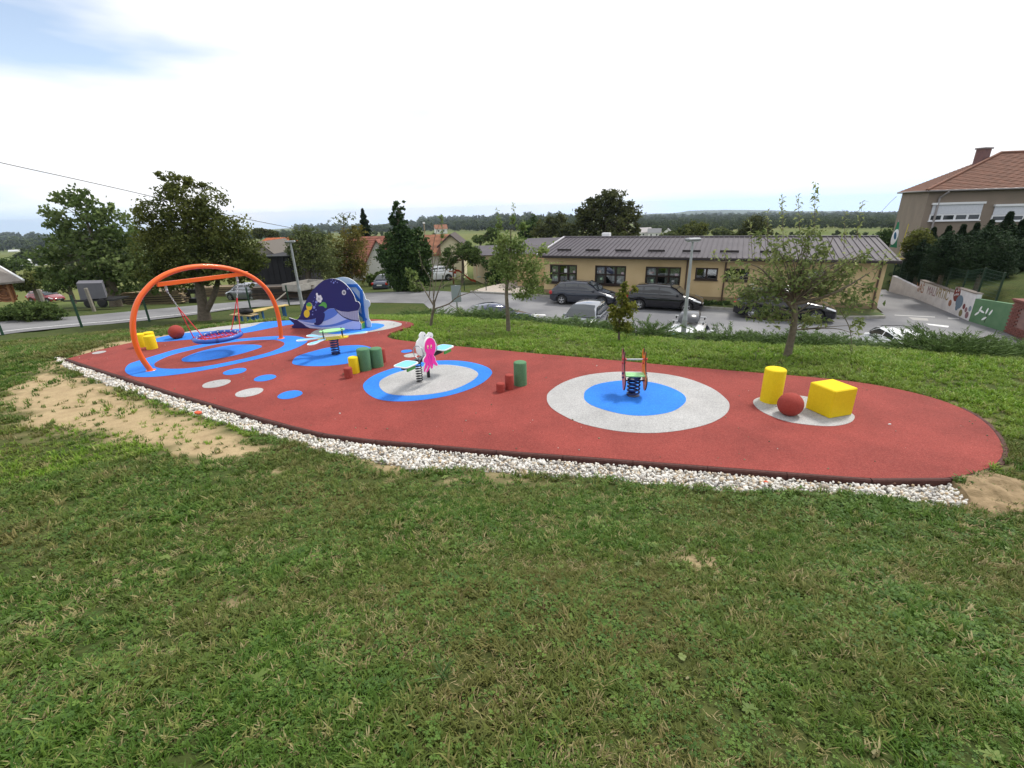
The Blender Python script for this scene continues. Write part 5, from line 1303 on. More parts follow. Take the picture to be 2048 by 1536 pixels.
for a, c, z0, z1, n in wins:
    w_ = c - a; h_ = z1 - z0
    win = MB(); t_ = .09
    win.box(K((a + c) / 2, z1 - t_ / 2, .06), (w_ - .002, .14, t_), rz=rzF); win.box(K((a + c) / 2, z0 + t_ / 2, .06), (w_ - .002, .14, t_), rz=rzF)
    for s in [a + t_ / 2, c - t_ / 2]: win.box(K(s, (z0 + z1) / 2, .06), (t_, .14, h_ - 2 * t_ - .002), rz=rzF)
    for q in range(1, n): win.box(K(a + w_ * q / n, (z0 + z1) / 2, .06), (.11, .12, h_ - 2 * t_ - .002), rz=rzF)
    if n == 3: win.box(K((a + c) / 2, z0 + h_ * .53, .062), (w_ - 2 * t_ - .002, .11, .09), rz=rzF)
    wo = part('window', win, brownf, kg)
    bx('sill', wo, brownf, K((a + c) / 2, z0 - .03, -.03), (w_ + .1, .16, .05), rzF)
    for q in range(n):
        bx('pane', wo, kpane, K(a + w_ * (q + .5) / n, (z0 + z1) / 2, .11), (w_ / n - .12, .012, h_ - .2), rzF)
        if n == 3 and q != 1:
            b = MB(); s0, s1 = a + w_ * q / n + .1, a + w_ * (q + 1) / n - .08; k_ = 14
            vs = [K(s0 + (s1 - s0) * i / k_, z, .16 + .03 * (i % 2)) for z in (z0 + .1, z1 - .12) for i in range(k_ + 1)]
            b.add(vs, [(i, i + 1, k_ + 2 + i, k_ + 1 + i) for i in range(k_)]); part('curtain', b, curtain, wo)
        if n == 3 and q == 1:
            b = MB(); s0, s1 = a + w_ * .36, a + w_ * .44; k_ = 5
            vs = [K(s0 + (s1 - s0) * i / k_, z, .16 + .04 * (i % 2)) for z in (z0 + .1, z1 - .12) for i in range(k_ + 1)]
            b.add(vs, [(i, i + 1, k_ + 2 + i, k_ + 1 + i) for i in range(k_)]); part('curtain', b, curtain, wo)
    if n == 3:
        for q in ((.12, .62), (.2, .3), (.85, .68), (.8, .3)):
            bx('paper_drawing', wo, mat('paper_%d' % int(q[0] * 100), tuple(rng.uniform(.3, .5, 3)), .8), K(a + w_ * q[0], z0 + h_ * q[1], .098), (.17, .004, .15), rzF)
bx('notice', kg, hpl_white, K(wins[0][0] + (wins[0][1] - wins[0][0]) * .42, (zl + zt_) / 2 + .22, .095), (.24, .006, .28), rzF)
bx('plinth', kg, mat('plinth', (.25, .19, .11), .9), K(sl0 / 2, PZ + .22, -.015), (sl0 + .02, .03, .5), rzF)
# ---- lower wings behind it
def wing(label, pxs_ridge, pxs_eave, Y0, Y1, wall_c, name='wing_building'):
    a, c = [Vector(AtY(*p, Y1)) for p in pxs_ridge]; d, e_ = [Vector(AtY(*p, Y0)) for p in pxs_eave]
    zr = (a.z + c.z) / 2; zd = (d.z + e_.z) / 2; a.z = c.z = zr; d.z = e_.z = zd
    dn_ = (a - d); dn_.z = 0
    t = thing(name, label, 'building', (d.x, d.y, zd - 3.2)); o = Vector(t.location)
    bk = [a + (a - d) * Vector((1, 1, 0)).x - Vector((0, 0, (a - d).z)) * 0, None]
    a2 = Vector((2 * a.x - d.x, 2 * a.y - d.y, zd)); c2 = Vector((2 * c.x - e_.x, 2 * c.y - e_.y, zd))
    b = MB(); b.add([v - o for v in (d, e_, c, a)], [(0, 1, 2, 3)]); b.add([v - o for v in (a, c, c2, a2)], [(0, 1, 2, 3)]); part('roof', b, roofm, t)
    lo_ = Vector((0, 0, -3.4)); ins = .94
    ctr = (d + e_ + a2 + c2) / 4; P = [ctr + (v - ctr) * ins + Vector((0, 0, -.05)) for v in (d, e_, c2, a2)]
    b = MB(); b.add([v - o for v in P] + [v + lo_ - o for v in P], [(0, 1, 5, 4), (1, 2, 6, 5), (2, 3, 7, 6), (3, 0, 4, 7)]); mids = [(P[0] + P[3]) / 2, (P[1] + P[2]) / 2]
    b.add([P[0] - o, P[3] - o, mids[0] + Vector((0, 0, (zr - zd) * .93)) - o], [(0, 1, 2)]); b.add([P[1] - o, P[2] - o, mids[1] + Vector((0, 0, (zr - zd) * .93)) - o], [(0, 1, 2)])
    part('wall', b, wall_c, t); return t
wing('grey roofed rear wing showing above the left end of the tan building', [(1052, 476), (1176, 474)], [(1028, 508), (1100, 507)], 40, 45, tan)
wing('low grey roofed annexe half hidden by the leafy apple tree', [(950, 490.5), (1040, 490)], [(962, 510), (1050, 509)], 46, 50, mat('cream_wall', (.50, .42, .26), .9))
# ---- mural wall on the right
wallw = mat('mural_white', (.70, .69, .72), .85, c2=(.58, .57, .60), scale=2.5, detail=8, bump=.2, bscale=30)
copem = mat('coping', (.22, .19, .17), .9)
Wp = [Vector(p) for p in WALL]
def wall_run(name, label, a, c, h0, h1, m, thick=.22, cat='wall'):
    t = thing(name, label, cat, a); d = c - a; l = Vector((d.x, d.y, 0)).length; rz = math.atan2(d.y, d.x)
    t.rotation_euler = (0, 0, rz)
    b = MB(); b.add([(0, 0, -.3), (l, 0, -.3), (l, 0, h1), (0, 0, h0), (0, -thick, -.3), (l, -thick, -.3), (l, -thick, h1), (0, -thick, h0)] if False else [(0, 0, -.3), (l, 0, -.3), (l, 0, h1), (0, 0, h0), (0, thick, -.3), (l, thick, -.3), (l, thick, h1), (0, thick, h0)], [(0, 1, 2, 3), (4, 5, 6, 7), (0, 1, 5, 4), (1, 2, 6, 5), (2, 3, 7, 6), (3, 0, 4, 7)]); part('panel', b, m, t)
    return t, l, rz
# split the run where its top steps up
def wpt(px, py): return Vector(G(px, py, PZ))
mids = [wpt(1777, 583), wpt(1831, 597), wpt(1897, 624.5), wpt(1937, 642)]
tops = [(1774, 549), (1832, 575), (1838, 560), (1905, 584), (1910, 575), (1955, 589)]
def hts(a, c, p0, p1):
    q = on_wall([p0, p1], a, c); return q[0][1], q[1][1]
w1, l1, r1 = wall_run('white_wall', 'plain low white wall stretch farthest along the lane', mids[0], mids[1], *hts(mids[0], mids[1], tops[0], tops[1]), wallw)
w2, l2, r2 = wall_run('mural_wall', 'white wall stretch with painted brown lettering', mids[1], mids[2], *hts(mids[1], mids[2], tops[2], tops[3]), wallw)
w3, l3, r3 = wall_run('mural_wall', 'tallest white wall piece painted with a ladybird and coloured dots', mids[2], mids[3], *hts(mids[2], mids[3], tops[4], tops[5]), wallw)
gw = mat('mural_green', (.085, .185, .095), .9, c2=(.12, .22, .12), scale=2, detail=7)
g_end = wpt(2008, 664)
w4, l4, r4 = wall_run('green_wall', 'green painted wall piece with a white flower between mural and brick pier', mids[3], g_end, 1.15, 1.3, gw)
for t_, l_, ha, hc in ((w2, l2, *hts(mids[1], mids[2], tops[2], tops[3])), (w3, l3, *hts(mids[2], mids[3], tops[4], tops[5]))):
    b = MB(); b.add([(0, -.03, ha), (l_, -.03, hc), (l_, .26, hc), (0, .26, ha), (0, -.03, ha + .05), (l_, -.03, hc + .05), (l_, .26, hc + .05), (0, .26, ha + .05)], [(0, 1, 2, 3), (4, 5, 6, 7), (0, 1, 5, 4), (1, 2, 6, 5), (2, 3, 7, 6), (3, 0, 4, 7)]); part('coping', b, copem, t_)
def wpx(a, c, pts): return on_wall(pts, a, c)
col_b = [mat('mural_brown', (.32, .14, .07), .8), mat('mural_mauve', (.30, .19, .22), .8), mat('mural_olive', (.26, .19, .05), .8), mat('mural_rust', (.27, .10, .07), .8)]
fnt = math.pi / 2
u0, v0 = wpx(mids[1], mids[2], [(1845, 578)])[0]; u1, v1 = wpx(mids[1], mids[2], [(1865, 583)])[0]; u2, v2 = wpx(mids[1], mids[2], [(1889, 594)])[0]
for s, u, v, sz, m in (('NAŠ', u0 - .35, v0, .62, col_b[0]), ('MALI', u1 - .1, v1 - .02, .55, col_b[1]), ('VRTIĆ', u2 - .3, v2 + .1, .60, col_b[2])):
    o_ = text(s, sz, m, w2, (u, -.006, v), (fnt, 0, 0)); o_.scale = (.92, 1.25, 1)
def disc(par, u, v, rx, ry, m, y=-.004, nm='dot'):
    b = MB(); b.prism(ell(u, v, rx, ry, 20), lambda a, c, d: (a, d, c), y, y + .003 if y < -.003 else 0); return part(nm, b, m, par)
def P3(px, py): return wpx(mids[2], mids[3], [(px, py)])[0]
u, v = P3(1914, 588); disc(w3, u, v, .33, .40, mat('mural_red', (.17, .035, .03), .8), nm='ladybird')
for du, dv in ((-.1, .15), (.1, .2), (0, -.02), (-.16, -.08), (.14, 0), (.02, .3)): disc(w3, u + du, v + dv, .045, .06, wallw, -.008, 'ladybird_spot')
u, v = P3(1919, 604); disc(w3, u, v, .36, .36, mat('mural_blue', (.13, .19, .26), .8), -.011, 'blue_beetle'); disc(w3, u - .1, v - .28, .16, .2, mat('mural_blue', (.13, .19, .26), .8), -.007, 'beetle_legs')
for px, py, r, m in ((1928, 613, .13, 'mural_wine'), (1932, 619.5, .12, 'mural_plum'), (1940, 617.5, .13, 'mural_slate'), (1921, 626, .17, 'mural_moss'), (1933.5, 630, .16, 'mural_plum'), (1900, 606, .16, 'mural_rusty')):
    u, v = P3(px, py); cc = {'mural_wine': (.16, .04, .05), 'mural_plum': (.22, .12, .14), 'mural_slate': (.2, .25, .32), 'mural_moss': (.20, .17, .08), 'mural_rusty': (.3, .13, .08)}[m]
    disc(w3 if px > 1905 else w2, *(wpx(mids[1], mids[2], [(px, py)])[0] if px < 1905 else (u, v)), r, r * 1.1, mat(m, cc, .8))
for px, py, a_ in ((1961, 618, .3), (1954, 627, .8), (1964, 623, 1.8), (1974, 622, .2), (1981.5, 625, .4), (1968, 637, .9)):
    u, v = wpx(mids[3], g_end, [(px, py)])[0]; b = MB(); b.prism(ell(u, v, .05, .16, 12, -a_), lambda a, c, d: (a, d, c), -.004, 0); part('petal', b, hpl_white, w4)
u, v = wpx(mids[3], g_end, [(1971, 637)])[0]; b = MB(); b.prism([(u - .02, .15), (u + .02, .15), (u + .05, v + .2), (u - .01, v + .2)], lambda a, c, d: (a, d, c), -.003, 0); part('stem', b, mat('mural_dark_green', (.03, .06, .03), .9), w4)
brickm = mat('brick', (.20, .075, .06), .9, c2=(.15, .06, .05), scale=6); infill = mat('pink_render', (.26, .16, .14), .95, c2=(.21, .13, .12), scale=3)
pe = wpt(2090, 695)
bp_, lb, rb = wall_run('brick_pier', 'reddish brick framed wall piece at the right edge', g_end, pe, 1.35, 1.5, infill, .36)
bw_, bh_ = .24, .075
for r_ in range(17):
    z = .04 + r_ * (bh_ + .01)
    n_ = int(lb / (bw_ + .012))
    for i in range(n_):
        x = (i + .5 + .5 * (r_ % 2)) * (bw_ + .012)
        if x > lb - .1: continue
        if r_ < 4 or r_ > 13 or x < .55:
            b = MB(); b.box((x, -.02, z + bh_ / 2), (bw_, .06, bh_), bev=.006); part('brick', b, brickm, bp_)
bx('cap', bp_, brickm, (lb / 2, .15, 1.53), (lb + .1, .5, .08))
# ---- green mesh fence standing on the walls
gpost = mat('green_post', (.012, .035, .018), .5)
gf = thing('mesh_fence', 'dark green mesh fence standing behind the white mural wall', 'fence', mids[0])
fp_px = [(1781, 570, 1788, 538), (1797, 562, 1804, 534), (1812, 565, 1818, 530), (1835, 565, 1842, 534), (1862, 572, 1868, 536), (1890, 582, 1894, 540), (1921, 590, 1926, 541), (1955, 589, 1965, 540), (1992, 601, 2009, 552)]
o0 = Vector(mids[0]); posts = []
for px, py, tx, ty in fp_px:
    i = 0 if px < 1831 else 1 if px < 1897 else 2 if px < 1937 else 3
    a, c = [(mids[0], mids[1]), (mids[1], mids[2]), (mids[2], mids[3]), (mids[3], g_end)][i]
    nb = (c - a).cross(Vector((0, 0, 1))).normalized() * -.35
    s, z = on_wall([(px, py)], a + nb, c + nb)[0]; st_, zt2 = on_wall([(tx, ty)], a + nb, c + nb)[0]
    dd_ = (c - a); dd_.z = 0; p0_ = a + nb + dd_.normalized() * s; posts.append((p0_.x, p0_.y, PZ + z - .5, PZ + z + 1.35))
for x, y, z0, z1 in posts:
    b = MB(); b.box((x - o0.x, y - o0.y, (z0 + z1) / 2 - o0.z), (.07, .07, z1 - z0), rz=r2); part('post', b, gpost, gf)
for i in range(len(posts) - 1):
    b = MB(); A_, B2 = Vector(posts[i][:3]), Vector(posts[i + 1][:3]); za, zb_ = posts[i][3], posts[i + 1][3]
    for k_ in range(8):
        f = k_ / 7; b.cyl((A_.x - o0.x, A_.y - o0.y, za - .05 - 1.2 * f - o0.z), (B2.x - o0.x, B2.y - o0.y, zb_ - .05 - 1.2 * f - o0.z), .006, 4)
    nv = 26
    for k_ in range(1, nv):
        f = k_ / nv; p_ = A_.lerp(B2, f); zt2 = za + (zb_ - za) * f; b.cyl((p_.x - o0.x, p_.y - o0.y, zt2 - .03 - o0.z), (p_.x - o0.x, p_.y - o0.y, zt2 - 1.27 - o0.z), .004, 4)
    o_ = part('mesh_panel', b, mat('fence_wire', (.015, .05, .028), .5), gf); o_['kind'] = 'stuff'
# ---- flag on a yellow pole, yellow bowl
yw = mat('yellow_pole', (.50, .42, .03), .5)
fb_ = Vector(AtY(1783, 556, 34)); ft_ = Vector(AtY(1812, 448, 34))
fp_ = thing('flag_pole', 'thin yellow pole with a small yellow bowl part way up', 'pole', (fb_.x, fb_.y, fb_.z - .4))
o_f = Vector(fp_.location); ft_.x, ft_.y = fb_.x + .25, fb_.y
b = MB(); b.cyl((0, 0, 0), ft_ - o_f, .04, 8, r2=.02); part('pole', b, yw, fp_)
cu_ = Vector(AtY(1792, 520, 33.9)); b = MB(); b.lathe([(.02, -.12), (.42, .05), (.46, .12), (.40, .10), (.02, -.06)], 20, 0, cu_ - o_f); part('bowl', b, yw, fp_)
flg = thing('flag', 'narrow green flag with a white oval emblem beside the school wall', 'flag', AtY(1790, 494, 34.2))
fq_ = [(1795.5, 444), (1797.5, 444), (1795, 496), (1780, 494)]
of = Vector(flg.location)
nn_ = 12; vs = []
top_a, top_b, bot_b, bot_a = [Vector(AtY(*p, 34.2)) for p in fq_]
for i in range(nn_ + 1):
    f = i / nn_
    for j in range(5):
        g = j / 4; p_ = top_a.lerp(bot_a, f).lerp(top_b.lerp(bot_b, f), g); p_.y += .06 * math.sin(g * 5 + f * 3); vs.append(p_ - of)
b = MB(); b.add(vs, [(i * 5 + j, i * 5 + j + 1, (i + 1) * 5 + j + 1, (i + 1) * 5 + j) for i in range(nn_) for j in range(4)], 0, True); part('cloth', b, mat('flag_green', (.03, .21, .11), .8), flg)
ec = Vector(AtY(1789, 474, 34.08)) - of
b = MB(); b.prism(ell(ec.x, ec.z, .20, .52, 20, -.12), lambda u, v, d: (u, d, v), ec.y - .03, ec.y); part('emblem', b, hpl_white, flg)
b = MB(); b.prism(ell(ec.x + .0, ec.z + .08, .09, .26, 12, .2), lambda u, v, d: (u, d, v), ec.y - .035, ec.y - .03); part('emblem_mark', b, mat('emblem_blue', (.03, .12, .22), .6), flg)
b = MB(); b.cyl(Vector(AtY(1797, 440, 34.25)) - of, Vector(AtY(1781, 500, 34.25)) - of + Vector((.9, 0, -1.2)), .018, 6); part('staff', b, steel, flg)
# ---- school
stc = mat('grey_stucco', (.255, .205, .165), .95, c2=(.215, .175, .14), scale=.7, detail=8, bump=.25, bscale=40)
tile = mat('clay_tile', (.195, .088, .056), .85, c2=(.145, .068, .044), scale=2.2, detail=8, bump=.3, bscale=30)
YC = 36.
c2_ = Vector(AtY(1856, 395, YC)); c1_ = Vector(AtY(1803, 395, 45)); c3_ = Vector(AtY(2290, 395, YC - 2))
zb0 = -2.2; ze = AtY(1859, 381.5, YC)[2]
sch = thing('school', 'two storey grey rendered school with hipped clay tile roof', 'building', (c2_.x, c2_.y, zb0))
so_ = Vector(sch.location)
c4_ = c1_ + (c3_ - c2_)
def wallq(a, c): return [Vector((a.x, a.y, zb0 - .5)) - so_, Vector((c.x, c.y, zb0 - .5)) - so_, Vector((c.x, c.y, ze)) - so_, Vector((a.x, a.y, ze)) - so_]
for nm, a, c in (('side_wall', c1_, c2_), ('front_wall', c2_, c3_), ('end_wall', c3_, c4_), ('back_wall', c4_, c1_)): poly(nm, sch, stc, [wallq(a, c)])
ctr = (c1_ + c2_ + c3_ + c4_) / 4
ev = [Vector((ctr.x + (c.x - ctr.x) * 1.05, ctr.y + (c.y - ctr.y) * 1.09, ze)) for c in (c1_, c2_, c3_, c4_)]
ev[0] = Vector((*AtY(1794, 391, 45.8)[:2], ze)); 
m12 = (ev[0] + ev[1]) / 2; m34 = (ev[2] + ev[3]) / 2; ru = (m34 - m12).normalized()
rl = Vector(AtY(1974, 308, 0.0 + (m12 + ru * 5.6).y)); rl_h = rl.z
rl = m12 + ru * 5.6; rl.z = rl_h; rr_ = m34 - ru * 5.6; rr_.z = rl_h
def tiled(name, q, n_rows, par, m):
    """roof slope laid in stepped courses; q = eave a, eave b, ridge b, ridge a"""
    a, c, d, e_ = [Vector(v) for v in q]; b = MB(); nrm = (c - a).cross(e_ - a).normalized()
    if nrm.z < 0: nrm = -nrm
    for i in range(n_rows):
        f0, f1 = i / n_rows, (i + 1) / n_rows + .15 / n_rows
        A0, B0 = a.lerp(e_, f0), c.lerp(d, f0); A1, B1 = a.lerp(e_, min(f1, 1)), c.lerp(d, min(f1, 1)); l = (B0 - A0).length; k_ = max(1, int(l / .30)); up = nrm * .045
        vs = []
        for j in range(k_ + 1):
            g = j / k_; h_ = .018 * (j % 2); vs += [A0.lerp(B0, g), A0.lerp(B0, g) + up + nrm * h_, A1.lerp(B1, g) + nrm * (.004 + h_)]
        b.add(vs, [(3 * j, 3 * j + 3, 3 * j + 4, 3 * j + 1) for j in range(k_)] + [(3 * j + 1, 3 * j + 4, 3 * j + 5, 3 * j + 2) for j in range(k_)])
    o = part(name, b, m, par, fix=False); o['kind'] = 'stuff'; return o
rfo = poly('roof', sch, tile, [[v - so_ - Vector((0, 0, .06)) for v in q] for q in ((ev[0], ev[1], rl), (ev[1], ev[2], rr_, rl), (ev[2], ev[3], rr_), (ev[3], ev[0], rl, rr_))])
tiled('tile_courses', [v - so_ for v in (ev[1], ev[2], rr_, rl)], 26, rfo, tile)
tiled('tile_courses', [v - so_ for v in (ev[0], ev[1], rl, rl)], 26, rfo, tile)
b = MB(); b.tube([ev[1] - so_ + Vector((0, 0, .05)), rl - so_ + Vector((0, 0, .07)), rr_ - so_ + Vector((0, 0, .07))], .10, 8); part('ridge_tiles', b, tile, rfo)
poly('soffit', sch, mat('dark_soffit', (.10, .075, .06), .9), [[v - so_ - Vector((0, 0, .1)) for v in ev]])
b = MB(); b.tube([v - so_ + Vector((0, 0, -.02)) for v in ev], .07, 8, closed=True, cap=False); part('gutter', b, mat('zinc', (.30, .28, .28), .5, .4), sch)
chp = ev[0].lerp(rl, .80); chp = rl + (ev[1] - rl) * .16 + (ev[0] - rl) * .08
ch_ = MB(); ch_.box((chp - so_ + Vector((0, 0, .2)))[:], (.8, .55, 1.5), rz=.3); co_ = part('chimney', ch_, mat('chimney_brick', (.20, .11, .10), .9, c2=(.15, .085, .09), scale=5), rfo)
b = MB(); b.box((chp - so_ + Vector((0, 0, .99)))[:], (.95, .7, .10), rz=.3); part('chimney_cap', b, mat('cap_grey', (.2, .17, .17), .9), rfo)
rz2 = math.atan2((c3_ - c2_).y, (c3_ - c2_).x); wd_ = (c3_ - c2_).normalized()
upv = mat('white_upvc', (.72, .73, .76), .4); shut = mat('roller_shutter', (.60, .62, .68), .6, c2=(.54, .56, .62), scale=10)
def swin(x0, x1, y0, y1, n):
    q = on_wall([(x0, y0), (x1, y1)], c2_, c3_); s0, s1 = q[0][0], q[1][0]; z1 = q[0][1] + c2_.z; z0 = q[1][1] + c2_.z
    pos = lambda s, z, off: Vector((c2_.x, c2_.y, 0)) + Vector((wd_.x, wd_.y, 0)).normalized() * s + Vector((wd_.y, -wd_.x, 0)).normalized() * off + Vector((0, 0, z)) - so_
    w_ = s1 - s0; h_ = z1 - z0; sh_h = h_ * .60
    win = bx('window', sch, upv, pos((s0 + s1) / 2, z0 + (h_ - sh_h) / 2, .03), (w_, .06, h_ - sh_h), rz2)
    bx('shutter', win, shut, pos((s0 + s1) / 2, z1 - sh_h / 2, .045), (w_ - .04, .05, sh_h - .01), rz2)
    bx('shutter_box', win, upv, pos((s0 + s1) / 2, z1 + .04, .08), (w_ + .12, .18, .14), rz2)
    bx('sill', win, upv, pos((s0 + s1) / 2, z0 - .02, .06), (w_ + .1, .14, .06), rz2)
    for i in range(n): bx('pane', win, paneg, pos(s0 + w_ * (i + .5) / n, z0 + (h_ - sh_h) / 2, .055), (w_ / n - .16, .025, h_ - sh_h - .16), rz2)
swin(1865, 1957, 409, 440, 4); swin(1989, 2044, 412, 441.5, 2); swin(2085, 2170, 414, 442, 4)
b = MB(); dpp = c2_ - so_ + Vector((-.12, -.1, 0)); b.cyl((dpp.x + .8, dpp.y - .12, .3), (dpp.x + .8, dpp.y - .12, ze - so_.z - .5), .07, 8); b.cyl((dpp.x + .8, dpp.y - .12, ze - so_.z - .5), (dpp.x + 1., dpp.y - .5, ze - so_.z - .1), .07, 8); part('downpipe', b, mat('zinc', (.30, .28, .28), .5, .4), sch)
# ---- lamp posts
def lamp_post(label, base_px, top_px, Y, arm, r0=.068, r1=.036):
    t0 = Vector(AtY(*top_px, Y)); zb_ = float(hill(np.array([t0.x]), np.array([t0.y]))[0])
    b0_ = Vector((t0.x, t0.y, zb_)); t = thing('lamp_post', label, 'lamp post', b0_); h_ = t0.z - zb_
    b = MB(); b.cyl((0, 0, -.1), (0, 0, 1.35), r0 * 1.35, 14); b.cyl((0, 0, 1.35), (0, 0, 1.5), r0 * 1.35, 14, r2=r0); b.tube([(0, 0, 1.5), (0, 0, h_)], [r0, r1], 14); part('pole', b, mat('pole_grey', (.42, .44, .46), .5, .3, c2=(.36, .38, .40), scale=3), t)
    b = MB(); b.box((0, 0, h_ + .02), (arm * 2, .28, .10), rz=.2, bev=.03); lf = part('lamp_head', b, mat('lamp_grey', (.28, .29, .31), .4, .4), t)
    b = MB(); b.box((0, 0, h_ - .04), (arm * 1.5, .2, .03), rz=.2); part('lens', b, mat('lens', (.5, .52, .55), .2), lf)
    return t
lamp_post('slim grey lamp post in front of the tan building behind the white car', (1367, 655), (1386, 480), 16.6, .24)
lamp_post('pale lamp post leaning left in view between the arch and the whale', (605, 606), (580.5, 484), 28.5, .28, .075, .055)
# ---- road sign back
g = on_land(914, 628, -1.)
Ysg = 24.0; sgb = Vector(AtY(914, 612, Ysg)); sgt = Vector(AtY(912, 571, Ysg))
sg_ = thing('road_sign', 'grey back of a rectangular sign behind the bare apple tree', 'sign', (sgb.x, sgb.y, land1(sgb.x, sgb.y)))
os_ = Vector(sg_.location); zt3 = sgt.z - os_.z
wS = (Vector(AtY(921, 590, Ysg)) - Vector(AtY(902, 590, Ysg))).length; hS = (Vector(AtY(912, 571, Ysg)) - Vector(AtY(912, 604, Ysg))).length
bx('panel', sg_, mat('sign_back', (.34, .38, .42), .45, .5), (0, 0, zt3 - hS / 2), (wS, .03, hS), .15)
b = MB(); b.cyl((0, .05, -.2), (0, .05, zt3), .04, 10); part('post', b, steel, sg_)
bx('bracket', sg_, steel, (0, .025, zt3 - hS * .25), (wS * .8, .05, .05), .15); bx('bracket', sg_, steel, (0, .025, zt3 - hS * .75), (wS * .8, .05, .05), .15)
# ---- green posts along the road
gfp = thing('post_fence', 'row of dark green fence posts along the road behind the playground', 'fence', G(0, 668, -1.25))
og = Vector(gfp.location)
for px, py, tx, ty in ((5, 668, -12, 612), (163.5, 653, 141.8, 591.6), (299, 642, 287, 600), (408, 630, 395, 585), (501, 616.5, 490, 576), (578.5, 609, 570, 571.5)):
    z = float(np.interp(px, [0, 164, 299, 408, 501, 579], [-1.25, -1.42, -1.6, -1.78, -2.05, -2.3])); p = Vector(G(px, py, z)); zt4 = on_wall([(px, py), (tx, ty)], p, p + Vector((1, 0, 0)))[1][1]
    b = MB(); b.box((p.x - og.x, p.y - og.y, p.z - og.z + min(zt4, 1.5) / 2 - .1), (.07, .07, min(zt4, 1.5) + .2)); b.box((p.x - og.x, p.y - og.y, p.z - og.z + min(zt4, 1.5) + .01), (.085, .085, .03)); part('post', b, mat('dark_green_post', (.012, .05, .028), .5), gfp)
# ---- benches and bag
wood_y = mat('yellow_wood', (.55, .42, .14), .7, c2=(.42, .30, .10), scale=8); blue_leg = mat('blue_leg', (.02, .10, .26), .6); wood_p = mat('plain_wood', (.40, .31, .17), .8, c2=(.32, .24, .13), scale=8)
def bench(label, pa, pc, z, wd_b, m, h=.42):
    a, c = Vector(AtY(*pa, z)), Vector(AtY(*pc, z + 1.0 if False else z)); 
    a, c = Vector(G(*pa, pa_z)), Vector(G(*pc, pa_z))
    t = thing('bench', label, 'bench', ((a.x + c.x) / 2, (a.y + c.y) / 2, pa_z - h), math.atan2(c.y - a.y, c.x - a.x)); l = (c - a).length
    for k_ in (-1, 1): bx('slat', t, m, (0, k_ * wd_b * .26, h - .02), (l, wd_b * .48, .04), bev=.006)
    for sx in (-1, 1):
        for sy in (-1, 1): bx('leg', t, blue_leg, (sx * (l / 2 - .22), sy * wd_b * .36, h / 2 - .07), (.07, .06, h + .06))
        bx('rail', t, blue_leg, (sx * (l / 2 - .22), 0, h - .075), (.06, wd_b * .7, .05))
    return t
pa_z = -.75; bench('long yellow bench with blue legs on the grass left of the whale', (501, 621), (575, 609), 0, .34, wood_y)
pa_z = -.62; bench('short yellow bench between the long bench and the bench with the bag', (497, 624), (527, 617.5), 0, .5, wood_y)
pa_z = -.52; nb_ = bench('plain wooden bench nearest the tree with a black bag on it', (467, 627), (509, 629.5), 0, .42, wood_p, .36)
bg = thing('bag', 'black soft bag lying on the plain wooden bench', 'bag', Vector(nb_.location) + Vector((.1, 0, .36)), nb_.rotation_euler.z)
b = MB(); b.sphere((0, 0, .11), .12, 20, 0, (3.2, 1.5, .95)); b.v = [(x, y, max(z, 0) + .02 * math.sin(9 * x)) for x, y, z in b.v]; part('body', b, mat('black_cloth', (.012, .012, .014), .8, bump=.6, bscale=14), bg)
b = MB(); b.tube([Vector((-.2, -.1, .16)), Vector((-.1, -.17, .24)), Vector((.1, -.17, .24)), Vector((.2, -.1, .16))], .014, 6); part('strap', b, mat('black_cloth', (.012, .012, .014), .8), bg)
# ---- wooden hut, far left
hp_ = on_land(20, 612); Yh = 33.
hut = thing('wooden_hut', 'small wooden hut with carved orange brown front and grey roof', 'hut', (AtY(20, 600, Yh)[0], Yh, AtY(20, 606, Yh)[2] - .5)); oh = Vector(hut.location)
q = [Vector(AtY(*p, Yh)) - oh for p in ((-70, 612), (36, 600), (24, 566), (-70, 575))]
b = MB(); b.prism([(v.x, v.z) for v in q], lambda u, v, d: (u - 1.12 * d, d, v), 0, 3.0); part('wall', b, mat('carved_wood', (.28, .11, .045), .7, c2=(.13, .05, .022), scale=3.2, detail=6), hut)
for i, (r1_, r2_) in enumerate(((.28, .34), (.52, .60), (.8, .88))):
    cx, cz = (Vector(AtY(8, 585, Yh)) - oh).x, (Vector(AtY(8, 585, Yh)) - oh).z
    b = MB(); b.tube([Vector((cx + r1_ * 1.15 * math.cos(a), -.02, cz + r1_ * .8 * math.sin(a))) for a in np.linspace(.3 * i, 5.4 + .3 * i, 24)], .035, 5); part('carving', b, mat('carved_light', (.40, .18, .08), .7), hut)
b = MB(); A_ = [Vector(AtY(*p, y)) - oh for p, y in (((48, 561), Yh - .8), ((-90, 575), Yh - .8), ((-90, 505), Yh + 2.2), ((-4, 532), Yh + 2.2))]
b.add(A_ + [v + Vector((0, 0, -.12)) for v in A_], [(0, 1, 2, 3), (7, 6, 5, 4), (0, 4, 5, 1), (1, 5, 6, 2), (2, 6, 7, 3), (3, 7, 4, 0)]); part('roof', b, mat('grey_shingle', (.16, .14, .125), .9, c2=(.22, .2, .18), scale=3), hut)
b = MB(); b.tube([A_[0] + Vector((0, -.02, .04)), A_[3] + Vector((0, 0, .05))], .07, 6); part('barge_board', b, hpl_white, hut)
b = MB(); b.box((q[1] + Vector((-.25, -.06, .5)))[:], (.16, .1, 1.3)); part('corner_post', b, mat('carved_light', (.40, .18, .08), .7), hut)
